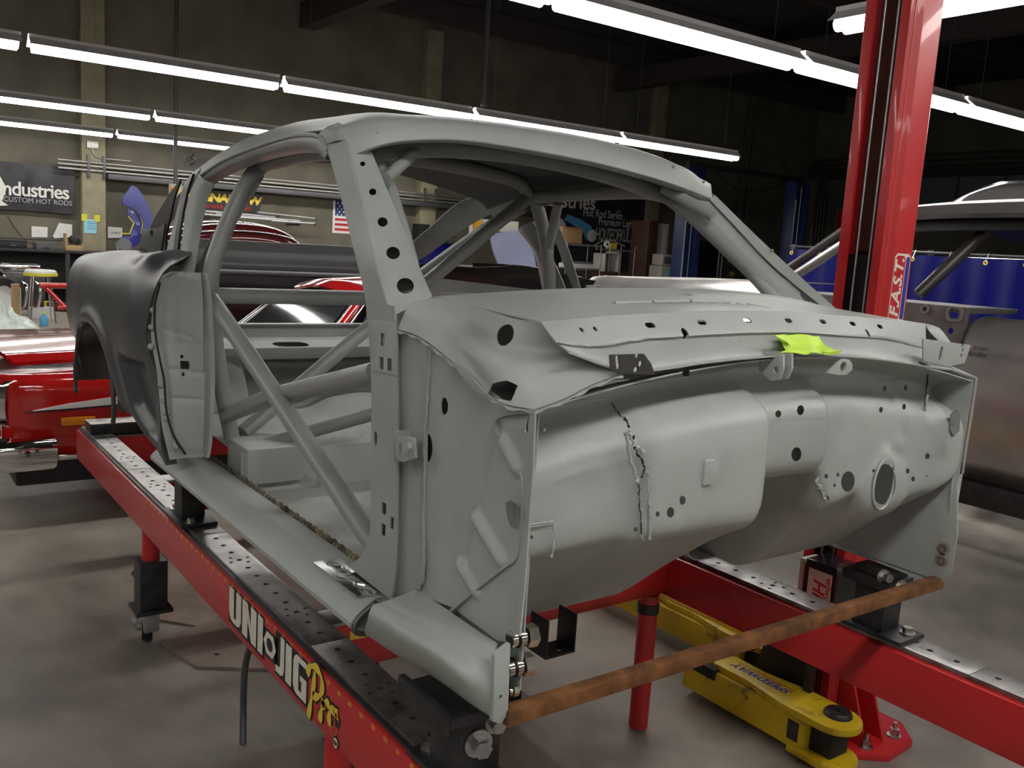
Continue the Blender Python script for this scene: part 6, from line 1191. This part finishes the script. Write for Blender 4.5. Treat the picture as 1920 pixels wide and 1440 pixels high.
for k, (dy, w, h) in enumerate(((.05, .15, .18), (.42, .18, .12), (.7, .14, .16))):
    t = thing('parts_bin', 'dark parts bin, %s from the left on the blue cabinet' % ORD[k], 'bin', (-17.5, k0[1] + dy, k0[2] + .03), 'bins on the blue cabinet'); box('bin_body', (-17.6, -17.4, k0[1] + dy, k0[1] + dy + w, k0[2] + .03, k0[2] + .03 + h), 'grey_box', t, .01); box('rim', (-17.61, -17.39, k0[1] + dy - .01, k0[1] + dy + w + .01, k0[2] + .02 + h, k0[2] + .04 + h), 'black', t, .003)
# ---- lighting banner, wire rack and cabinets seen through the windscreen
lb = thing('lighting_banner', 'black banner with Hot Rod Series Premium Lighting text behind the wire rack', 'banner', (-18.2, 15, 2.4))
lq = [(-18.22, 13.3, 3.35), (-18.22, 16.95, 3.4), (-18.22, 16.95, 1.15), (-18.22, 13.3, 1.15)]
prism('vinyl', [p[1:] for p in lq], -18.22, -18.21, 'X', 'banner_black', lb, 0)
box('grey_foot', (-18.209, -18.206, 14.2, 16.95, 1.16, 1.72), 'conduit_dark', lb, 0)
textmesh('banner_text', 'Industries', .55, wfrm((-18.2, 13.95, 2.92)), 'letter_white', lb, .008, .001)
textmesh('banner_text', 'Hot Rod Series', .30, wfrm((-18.200, 15.330, 2.661)), 'letter_white', lb, .0, .001, 0, .95, 'CENTER', .82)
textmesh('banner_text', 'TM', .12, wfrm((-18.200, 15.897, 2.759)), 'letter_grey', lb, 0, .001)
textmesh('banner_text', 'Premium Lighting', .30, wfrm((-18.200, 15.990, 2.455)), 'letter_white', lb, .0, .001, 0, .95, 'CENTER', .82)
textmesh('banner_text', 'HOUSEOFKUL.COM', .50, wfrm((-18.200, 16.007, 2.099)), 'letter_white', lb, .002, .001, 0, .95, 'CENTER', .42)
lp = (-18.150, 13.798, 2.191)
for c, r in (((-18.150, 13.726, 2.187), .28), ((-18.150, 14.938, 2.057), .17)):
    lathe('printed_lamp', [(0, .012), (r * .9, .008), (r, 0), (0, 0)], c, (1, 0, 0), 'white', lb, 24)
prism('printed_stripe', [p[1:] for p in [(-18.190, 13.956, 2.426), (-18.190, 14.054, 2.574), (-18.190, 14.550, 2.465), (-18.190, 14.948, 2.303), (-18.190, 14.794, 1.903), (-18.190, 14.615, 2.182)]], -18.195, -18.19, 'X', 'skyblue', lb, 0)
rk_ = thing('wire_rack', 'chrome wire shelving rack in front of the lighting banner', 'shelving', (-14.0, 11.3, 0))
yA, yB, yC = (-14.000, 10.705, 1.287)[1], (-14.000, 11.678, 1.322)[1], (-14.000, 12.678, 1.358)[1]
for y in (yA, yB, yB + .25, yC):
    for x in (-14.0, -14.45): tube('rack_post', [(x, y, 0), (x, y, 1.80)], .012, 'galvanised', rk_, 8)
for z, ya, yb in ((1.76, yA, yB), (1.25, yA, yB), (.6, yA, yB), (1.70, yB + .25, yC), (1.02, yB + .25, yC), (.45, yB + .25, yC)):
    bm = bmesh.new()
    for k in range(9): boxbm(bm, -14.45 + .45 * k / 8 - .004, -14.45 + .45 * k / 8 + .004, ya, yb, z - .004, z + .004)
    for k in range(2): boxbm(bm, -14.0 - .45 * k - .008, -14.0 - .45 * k + .008, ya, yb, z - .02, z + .02)
    o = bmlink('wire_shelf', bm, 'galvanised', rk_, 0); o['kind'] = 'stuff'
cb = thing('cardboard_box', 'open brown cardboard box on top of the wire rack', 'box', (-14.000, 10.863, 1.801)); c0, c1 = (-14.000, 10.574, 1.775), (-14.000, 11.111, 2.164)
box('carton', (-14.35, -14.0, c0[1], c1[1], 1.785, 2.12), 'cardboard', cb, .003); prism('flap', [(-14.0, c0[1]), (-13.9, c0[1] + .1), (-13.9, c1[1]), (-14.0, c1[1])], 2.115, 2.122, 'Z', 'cardboard', cb, 0); box('opening', (-14.34, -14.01, c0[1] + .02, c1[1] - .02, 2.10, 2.124), 'brown_wood', cb, 0)
rl = thing('tape_roll', 'white roll lying on the right half of the wire rack', 'roll', (-14.100, 11.906, 1.792)); lathe('roll', [(.03, 0), (.07, 0), (.07, .06), (.03, .06)], (-14.100, 11.903, 1.815), (1, -.3, 0), 'white', rl, 20); lathe('core', [(.0, .01), (.03, .01), (.03, .05), (0, .05)], (-14.100, 11.903, 1.815), (1, -.3, 0), 'gap', rl, 16)
sa = thing('strap_bundle', 'yellow and white strap bundle lying on the wire rack', 'strap', (-14.100, 12.104, 1.861)); tube('strap', [(-14.100, 11.523, 1.750), (-14.100, 11.788, 1.879), (-14.100, 12.101, 1.884), (-14.100, 12.463, 1.796)], .012, 'letter_grey', sa, 6); box('buckle', (-14.15, -14.05, (-14.100, 12.029, 1.822)[1] - .1, (-14.100, 12.029, 1.822)[1] + .15, 1.72, 1.85), 'letter_yellow', sa, .01)
mp_ = thing('metal_parts_tray', 'white tray of small chrome parts on the middle wire shelf', 'tray', (-14.100, 11.220, 1.415)); m0, m1 = (-14.000, 10.758, 1.346), (-14.000, 11.501, 1.408); box('tray', (-14.3, -14.0, m0[1], m1[1], 1.272, 1.36), 'white', mp_, .004); box('parts', (-14.28, -14.02, m0[1] + .04, m1[1] - .04, 1.36, 1.41), 'galvanised', mp_, .02)
wb_ = thing('wooden_case', 'small pale wooden case between the rack uprights', 'box', (-13.900, 11.931, 1.337)); w0, w1 = (-13.900, 11.710, 1.675), (-13.900, 12.150, 1.204)
box('frame_side', (-14.3, -13.9, w0[1], w0[1] + .04, w1[2], w0[2]), 'cream', wb_, .003); box('frame_side', (-14.3, -13.9, w1[1] - .04, w1[1], w1[2], w0[2]), 'cream', wb_, .003); box('frame_top', (-14.3, -13.9, w0[1], w1[1], w0[2] - .06, w0[2]), 'cream', wb_, .003); box('back_board', (-14.3, -14.28, w0[1], w1[1], w1[2], w0[2]), 'brown_wood', wb_, 0); box('case_floor', (-14.3, -13.9, w0[1], w1[1], 1.022, w1[2] + .02), 'brown_wood', wb_, 0)
bd = thing('brown_cabinet', 'tall dark brown wooden cabinet with pale ladder beside the blue post', 'cabinet', (-15.0, 13.9, 0)); b0, b1 = (-14.600, 13.643, 0.856), (-14.600, 13.932, 2.437)
box('carcass', (-15.2, -14.6, b0[1], b1[1], 0, b1[2]), 'brown_wood', bd, .006)
for k in range(6): box('drawer', (-14.6, -14.58, b0[1] + .06, b1[1] - .05, .25 + k * .36, .56 + k * .36), 'brown_wood', bd, .006)
pc = thing('pale_cabinet', 'tall pale metal cabinet right of the brown cabinet', 'cabinet', (-14.8, 14.5, 0)); q0, q1 = (-14.600, 14.119, 0.866), (-14.600, 14.296, 2.372)
box('carcass', (-15.2, -14.6, q0[1] + .02, q1[1], 0, q1[2] + .02), 'cream', pc, .006); box('door', (-14.6, -14.585, q0[1] + .05, q1[1] - .03, .1, q1[2] - .1), 'cream', pc, .004)
mn = thing('old_monitor', 'boxy cream monitor on a pale cart by the blue post', 'monitor', (-14.000, 13.740, 1.519)); n0, n1 = (-14.000, 13.576, 1.439), (-14.000, 13.884, 1.623)
box('shell', (-14.35, -14.0, n0[1], n1[1] + .02, n0[2] - .02, n1[2] + .05), 'cream', mn, .01); box('screen', (-14.0, -13.99, n0[1] + .05, n1[1] - .03, n0[2] + .02, n1[2] + .0), 'grey_panel', mn, .004)
ct = thing('equipment_cart', 'pale equipment cart carrying the monitor', 'cart', (-14.2, n0[1], 0)); box('cart_body', (-14.4, -13.98, n0[1] - .02, n1[1] + .04, .12, n0[2] - .03), 'cream', ct, .01); box('cart_panel', (-13.98, -13.97, n0[1] + .1, n1[1] + .02, .4, n0[2] - .1), 'paper_blue', ct, .004)
for y in (n0[1], n1[1]):
    for x in (-14.35, -14.03): lathe('cart_wheel', [(0, -.02), (.05, -.02), (.06, 0), (.05, .02), (0, .02)], (x, y, .06), (0, 1, 0), 'rubber', ct, 14)
rt = thing('red_toolbox', 'small bright red fuel can near the far rear pillar', 'can', (-9.000, 6.849, 1.156)); r0_, r1_ = (-9.000, 6.787, 0.963), (-9.000, 6.898, 1.273)
box('can', (-9.3, -9.0, r0_[1], r1_[1], .62, r1_[2]), 'letter_red', rt, .03); lathe('spout', [(0, 0), (.03, 0), (.02, .12), (0, .12)], (-9.1, r0_[1] + .1, r1_[2] - .02), (0, 0, 1), 'black', rt, 14)
rt2 = thing('parts_table', 'low table with a dark top under the red can', 'table', (-9.2, r0_[1], 0)); box('table_top', (-9.6, -8.8, r0_[1] - .4, r0_[1] + .8, .57, .62), 'dark_steel', rt2, .004)
for x in (-9.55, -8.9):
    for y in (r0_[1] - .35, r0_[1] + .7): box('leg', (x, x + .05, y, y + .05, 0, .57), 'dark_steel', rt2, .003)
# ---- blue lift posts, door, panels, conduits at the right
def bpost(px0, px1, X, top, label):
    a, b = px0, px1; t = thing('blue_lift_post', label, 'lift post', (X, a[1], 0)); y0, y1 = a[1], b[1]
    prism('post', [(X, y0), (X, y0 + .06), (X - .08, y0 + .06), (X - .08, y1 - .06), (X, y1 - .06), (X, y1), (X - .3, y1), (X - .3, y0)], .02, top, 'Z', 'blue_post', t, .004); box('base_plate', (X - .45, X + .1, y0 - .1, y1 + .1, 0, .02), 'blue_post', t, .003); tube('cable', [(X - .05, (y0 + y1) / 2, .1), (X - .05, (y0 + y1) / 2, top - .1)], .01, 'galvanised', t, 6); box('worn_strip', (X, X + .004, y0, y0 + .03, .6, top - .4), 'label_white', t, 0); return t
bpost((-12.000, 12.117, 1.879), (-12.000, 12.601, 1.902), -12.0, 3.45, 'dark blue lift post beside the pale cabinet')
bpost((-12.000, 15.549, 2.521), (-12.000, 16.025, 2.551), -12.0, 3.45, 'second blue lift post left of the red post')
lbm = thing('lift_crossbeam', 'dark overhead beam joining the two blue lift posts', 'beam', (-12.15, 14, 3.45)); box('beam', (-12.2, -12.1, 12.2, 15.9, 3.45, 3.57), 'dark_steel', lbm, .005); tube('hanging_cord', [(-12.1, 13.0, 3.44), (-12.1, 13.8, 3.10), (-12.1, 14.8, 3.25), (-12.1, 15.3, 3.44)], .012, 'black', lbm, 6)
d = box('door_1', (-18.3, -18.24, 18.9, 20.8, 0, 2.15), 'door_dark'); struct(d)
d2 = box('trim_20', (-18.3, -18.2, 18.75, 18.9, 0, 2.3), 'wall_block'); struct(d2)
e0 = (-18.000, 20.270, 0.752); 
for k, (pxa, pxb, lab) in enumerate((((1352, 478), (1400, 545), 'grey electrical panel with round switches right of the dark door'),)):
    ea, eb_ = (-18.100, 20.167, 1.760), (-18.100, 21.655, 0.690); t = thing('electrical_panel', lab, 'electrical panel', (-18.1, ea[1], .5)); box('enclosure', (-18.28, -18.1, ea[1], eb_[1], .5, ea[2]), 'grey_box', t, .01); box('warning_label', (-18.1, -18.095, (-18.100, 20.633, 1.252)[1], (-18.100, 20.832, 1.258)[1], 1.12, 1.26), 'letter_yellow', t, 0)
    for c in ((-18.100, 20.605, 1.614), (-18.100, 21.083, 1.600)): lathe('rotary_switch', [(0, .08), (.06, .08), (.09, .02), (.11, 0), (0, 0)], c, (1, 0, 0), 'galvanised', t, 18)
for k, (a, b) in enumerate((((-18.100, 20.124, 1.726), (-18.100, 20.177, 2.379)), ((-18.100, 20.269, 1.732), (-18.100, 20.322, 2.387)))): pass
cw = thing('wall_conduits', 'bank of conduits bending down the far right corner of the wall', 'conduit', (-18.2, 23.5, 3))
for k in range(4):
    z = 4.55 + .16 * k; x = -17.9 + .12 * k
    tube('pipe', [(4, 24.3, z), (x + .6, 24.3, z), (x + .1, 24.3, z - .06), (x, 24.3, z - .45), (x, 24.3, 1.0)], .04 if k else .03, 'conduit_dark', cw, 8)
for px_ in (): pass
for q in ((-18.100, 24.497, 3.325), (-18.100, 24.754, 3.342), (-18.100, 25.014, 3.360), (-18.100, 20.081, 2.374), (-18.100, 20.225, 2.382)): tube('riser', [(-18.1, q[1], .8), (-18.1, q[1], 2.9)], .025, 'conduit', cw, 8)
for q in ((-18.150, 21.225, 4.732), (-18.150, 20.855, 4.694)): tube('riser', [(-18.15, q[1], .8), (-18.15, q[1], 6.5)], .035, 'conduit_dark', cw, 8)
w = box('window_1', (-16.0, -10.5, 24.44, 24.5, 2.9, 4.4), 'window_grey'); struct(w)
for k in range(5): box('window_bar', (-16.0 + k * 1.37, -15.93 + k * 1.37, 24.41, 24.45, 2.9, 4.4), 'conduit_dark', w, 0)
struct(box('trim_21', (-18.2, 7.9, 24.2, 24.5, 4.42, 4.62), 'beam', bevel=.01))
gp_ = thing('brace_strut', 'dark diagonal steel brace below the ceiling beam at the right', 'brace', (-14, 24, 4)); tube('strut', [(-15.7, 24.2, 4.4), (-13.6, 24.2, 3.0)], .07, 'grey_panel', gp_, 8)
sg = thing('exit_sign', 'small dark red notice on the wall left of the red post', 'sign', (-18.2, 24, 2.6)); g0 = (-16.923, 24.400, 3.124); box('plate', (g0[0] - .18, g0[0] + .18, 24.38, 24.4, g0[2] - .3, g0[2] + .3), 'letter_red', sg, .004); box('border', (g0[0] - .22, g0[0] + .22, 24.4, 24.42, g0[2] - .34, g0[2] + .34), 'letter_grey', sg, .004)
# blue welding curtain
wc = thing('welding_curtain', 'long dark blue vinyl welding curtain hung from a steel rail', 'curtain', (-2.4, 4.55, 0)); CY = 4.55
ca, cbx = (-3.558, 4.550, 1.803), (-1.226, 4.550, 1.794)
tube('top_rail', [(ca[0], CY, ca[2] + .0), (cbx[0], CY, ca[2] + .0)], .010, 'conduit_dark', wc, 10)
cr_ = [[Vector((ca[0] + (cbx[0] - ca[0]) * i / 80, CY + .03 * math.sin(i * .9) * (.4 + .6 * j / 10), ca[2] - .02 - (ca[2] - .30) * j / 10)) for i in range(81)] for j in range(11)]
sheet('vinyl', cr_, 'blue_vinyl', wc, .004, smooth=70)
for k in range(10): x = ca[0] + .05 + k * .26; lathe('grommet', [(.007, 0), (.016, 0), (.016, .006), (.007, .006)], (x, CY - .040, ca[2] - .05), (0, -1, 0), 'letter_yellow', wc, 14); tube('hook', [(x, CY - .045, ca[2] - .045), (x, CY - .012, ca[2] + .012)], .004, 'bolt', wc, 6)
for x in (ca[0], (ca[0] + cbx[0]) / 2, cbx[0]): tube('upright', [(x, CY + .05, 0), (x, CY + .05, ca[2] + .02)], .02, 'conduit_dark', wc, 8)
# ---- floor clutter at the left
tw = thing('loose_wheel', 'black tyre on a white rim standing at the left edge', 'wheel', (-17.681, 0.621, 0.000)); wq = (-14.800, 0.228, 0.543)
lathe('tyre', [(.22, -.10), (.33, -.11), (.36, -.07), (.365, 0), (.36, .07), (.33, .11), (.22, .10)], (-14.8, wq[1] - .02, .366), (.8, .6, 0), 'tyre', tw, 36); lathe('rim', [(0, .05), (.06, .07), (.08, .02), (.19, .04), (.225, .10), (.235, .09), (.22, -.08), (0, -.08)], (-14.8, wq[1] - .02, .366), (.8, .6, 0), 'white', tw, 32)
en = thing('engine', 'black and chrome engine standing on the floor left of the quarter panel', 'engine', (-15.5, 1.3, 0)); e1 = (-15.300, 0.540, 0.513)
box('block', (-15.7, -15.2, e1[1] - .15, e1[1] + .45, .25, .75), 'bare_dark', en, .05); box('valve_cover', (-15.6, -15.3, e1[1] - .2, e1[1] + .40, .75, .88), 'chrome', en, .04); lathe('bell_housing', [(0, 0), (.28, 0), (.30, .06), (.24, .16), (0, .18)], (-15.4, e1[1] - .18, .5), (.3, -1, 0), 'black_gloss', en, 26)
False and lathe('air_cleaner', [(0, .10), (.22, .10), (.24, .08), (.24, .02), (.22, 0), (0, 0)], (-15.35, e1[1] + .2, .90), (0, 0, 1), 'black', en, 26)
for y in (e1[1] + .1, e1[1] + .3): tube('header_pipe', [(-15.2, y, .6), (-15.05, y + .05, .5), (-15.05, y, .2), (-15.1, y - .1, .12)], .03, 'chrome', en, 8)
for x in (-15.65, -15.25):
    for y in (e1[1] - .1, e1[1] + .4): box('stand_leg', (x - .03, x + .03, y - .03, y + .03, 0, .26), 'dark_steel', en, .003)
en.location.x -= .45
st = thing('shop_stool', 'round stool with a yellow rimmed seat beside the engine', 'stool', (-17.752, 1.243, 0.000)); sx, sy, sz = (-14.900, 0.807, 0.818)
lathe('seat', [(0, .07), (.20, .07), (.23, .05), (.23, .01), (.20, 0), (0, 0)], (-14.9, sy, sz - .05), (0, 0, 1), 'white', st, 26); lathe('seat_rim', [(.225, .005), (.245, .0), (.245, -.045), (.225, -.04)], (-14.9, sy, sz - .03), (0, 0, 1), 'tape_yellow', st, 26)
for k in range(4): a = math.pi / 4 + k * math.pi / 2; tube('leg', [(-14.9 + .16 * math.cos(a), sy + .16 * math.sin(a), sz - .05), (-14.9 + .25 * math.cos(a), sy + .25 * math.sin(a), 0)], .014, 'chrome', st, 8)
rf_ = thing('engine_cradle', 'red tubular engine cradle partly hidden by the quarter panel', 'cradle', (-16.209, 1.149, 0.000)); ra = (-14.500, 0.729, 0.618); rb_ = (-14.500, 0.952, 0.623)
tube('top_tube', [(-14.5, ra[1], ra[2]), (-14.5, rb_[1] + .6, ra[2])], .045, 'red_gloss', rf_, 10); tube('cross_tube', [(-14.5, ra[1] + .1, ra[2] - .05), (-14.3, rb_[1] + .1, .30)], .035, 'red_gloss', rf_, 10); tube('foot_tube', [(-14.3, rb_[1], .30), (-14.3, rb_[1] + .6, .30)], .035, 'red_gloss', rf_, 10); box('upright', (-14.54, -14.46, rb_[1] + .5, rb_[1] + .58, 0, ra[2]), 'red_gloss', rf_, .004)
bb = thing('blue_bottle', 'blue plastic jug tucked under the red cradle', 'bottle', (-18.336, 1.369, 0.000)); bp_ = (-14.900, 0.816, 0.439); lathe('jug', [(0, .0), (.055, 0), (.06, .02), (.06, .12), (.03, .17), (.02, .19), (0, .19)], (-14.4, bp_[1] - .05, .0), (0, 0, 1), 'skyblue', bb, 18); lathe('cap', [(0, 0), (.025, 0), (.025, .03), (0, .03)], (-14.4, bp_[1] - .05, .19), (0, 0, 1), 'tape_green', bb, 12)
cx_ = thing('white_carton', 'long white cardboard carton with a red mark on the floor', 'carton', (-15.559, 0.886, 0.000)); q = (-15.471, 0.849, 0.000)
box('carton', (q[0] - .32, q[0], q[1] - .12, q[1] + .24, 0, .18), 'white', cx_, .004); box('red_print', (q[0] - .27, q[0] - .12, q[1] - .06, q[1] + .10, .1802, .182), 'letter_red', cx_, 0); box('tape_seam', (q[0] - .32, q[0], q[1] + .055, q[1] + .065, .1801, .1806), 'letter_grey', cx_, 0)
wp = thing('timber_post', 'upright pale timber batten in front of the white carton', 'timber', (-13.224, 0.244, 0.000)); w_ = (-12.970, 0.204, 0.000); zt2 = (-12.900, 0.222, 0.734)[2]
box('batten', (w_[0] - .05, w_[0] + .05, w_[1] - .05, w_[1] + .045, 0, zt2), 'wood', wp, .004); box('split_face', (w_[0] - .04, w_[0] + .052, w_[1] + .045, w_[1] + .06, 0, zt2 - .05), 'cream', wp, .002)
tb2 = thing('timber_beam', 'thick timber beam with yellow tape lying behind the white carton', 'timber', (-16.694, 1.142, 0.000)); tq = (-17.001, 1.198, 0.000); box('beam', (tq[0] - .5, tq[0] + .5, tq[1] - .08, tq[1] + .08, 0, .16), 'brown_wood', tb2, .008, Matrix.Translation(tq) @ Matrix.Rotation(.9, 4, 'Z') @ Matrix.Translation((-tq[0], -tq[1], 0))); box('tape_band', (tq[0] - .06, tq[0] + .06, tq[1] - .083, tq[1] + .083, -.0, .163), 'tape_yellow', tb2, .002, Matrix.Translation(tq) @ Matrix.Rotation(.9, 4, 'Z') @ Matrix.Translation((-tq[0], -tq[1], 0)))
pw = thing('plastic_wrap', 'heap of crumpled clear plastic wrap on the floor at the left edge', 'plastic wrap', (-13.765, 0.232, 0.000)); pq = (-12.866, -0.047, 0.000); rg = random.Random(8)
rows_ = [[Vector((pq[0] + .55 * math.cos(a) * r * 1.2, pq[1] + .62 * math.sin(a) * r, max(.0, (1 - r) ** .7 * .50 * (.7 + .5 * rg.random()) if r < 1 else 0))) for a in [2 * math.pi * k / 28 for k in range(29)]] for r in [i / 9 for i in range(10)]]
for r in rows_: r[-1] = r[0].copy()
sheet('wrap', rows_, 'plastic_wrap', pw, .004, smooth=20)

# ================================================================ small pieces go under the part they sit on
def centre(o):
    bb = [Vector(c) for c in o.bound_box]; return sum(bb, Vector()) / 8
def nest(root, kids, hosts):
    ch = [o for o in bpy.data.objects if o.parent == root]
    base = lambda o: o.name.split('.')[0]
    H = [(o, [Vector(c) for c in o.bound_box]) for o in ch if base(o) in hosts]
    for k in [o for o in ch if base(o) in kids]:
        c = centre(k); best = None; bd = 1e9
        for h, bb in H:
            lo = [min(p[i] for p in bb) for i in range(3)]; hi = [max(p[i] for p in bb) for i in range(3)]
            d = sum(max(lo[i] - c[i], 0, c[i] - hi[i]) ** 2 for i in range(3)) + 1e-4 * (Vector([(a + b) / 2 for a, b in zip(lo, hi)]) - c).length
            if d < bd: bd = d; best = h
        if best: k.parent = best; k.matrix_parent_inverse = Matrix.Identity(4)
nest(car, ('weld_mark',), ('pinch_weld',)); nest(car, ('trim_stud',), ('roof_skin', 'windscreen_flange')); nest(car, ('plug_weld', 'panel_seam'), ('lock_pillar',))
nest(car, ('vent_slat', 'vent_louver'), ('cowl_top',)); nest(car, ('frayed_wire',), ('mesh_flap',)); nest(car, ('seam_gap', 'seam_bead', 'column_hole_rim', 'pressed_pad'), ('firewall',))
nest(car, ('weld_bead', 'burnt_weld', 'cut_edge'), ('rocker_panel',)); nest(car, ('port_ring', 'heat_stain'), ('torque_box_plate',)); nest(car, ('bolt', 'stop_bracket_web'), ('stop_bracket',)); nest(car, ('hinge_plate',), ('hinge_pillar',)); nest(car, ('bare_patch',), ('cowl_side_panel',))
nest(jig, ('letter', 'letter_outline', 'script_letter', 'script_outline', 'trade_mark', 'trade_mark_disc', 'scale_number', 'scale_strip'), ('rail',)); nest(jig, ('caster_wheel', 'axle_bolt', 'brake_pedal'), ('caster_fork',)); nest(jig, ('clamp_bolt', 'socket_flange'), ('leg_socket',)); nest(jig, ('yellow_tag', 'cross_plate'), ('cross_beam',)); nest(jig, ('leg_collar',), ('leg',))
nest(lift, ('sticker', 'sticker_field', 'sticker_strip', 'sticker_text', 'post_recess_shade'), ('post',)); nest(lift, ('anchor_stud',), ('anchor_bolt',))
nest(rc, ('side_stripe', 'stripe_edge', 'side_marker', 'sill_trim'), ('body',)); nest(rc, ('pillar_trim',), ('windscreen_pillar',)); nest(rc, ('bumper_strip',), ('bumper',)); nest(rc, ('headlight', 'headlight_bezel', 'grille'), ('front_end',))
nest(bc, ('hole_rim',), ('hinge_panel',)); nest(bc, ('marker_note',), ('rear_quarter',)); nest(bc, ('trolley_wheel',), ('trolley_leg',)); nest(mc, ('drip_trim',), ('roof',))
for b_ in (bn, eb, lb): nest(b_, ('banner_text', 'banner_star', 'grey_foot', 'printed_lamp', 'printed_stripe'), ('vinyl',))
nest(fg, ('star',), ('canton',)); nest(wc, ('grommet',), ('vinyl',)); nest(wc, ('hook',), ('top_rail',)); nest(bf, ('edge_tape',), ('liner',)); nest(hb2, ('label_text',), ('label_panel',)); nest(mn, ('screen',), ('shell',))
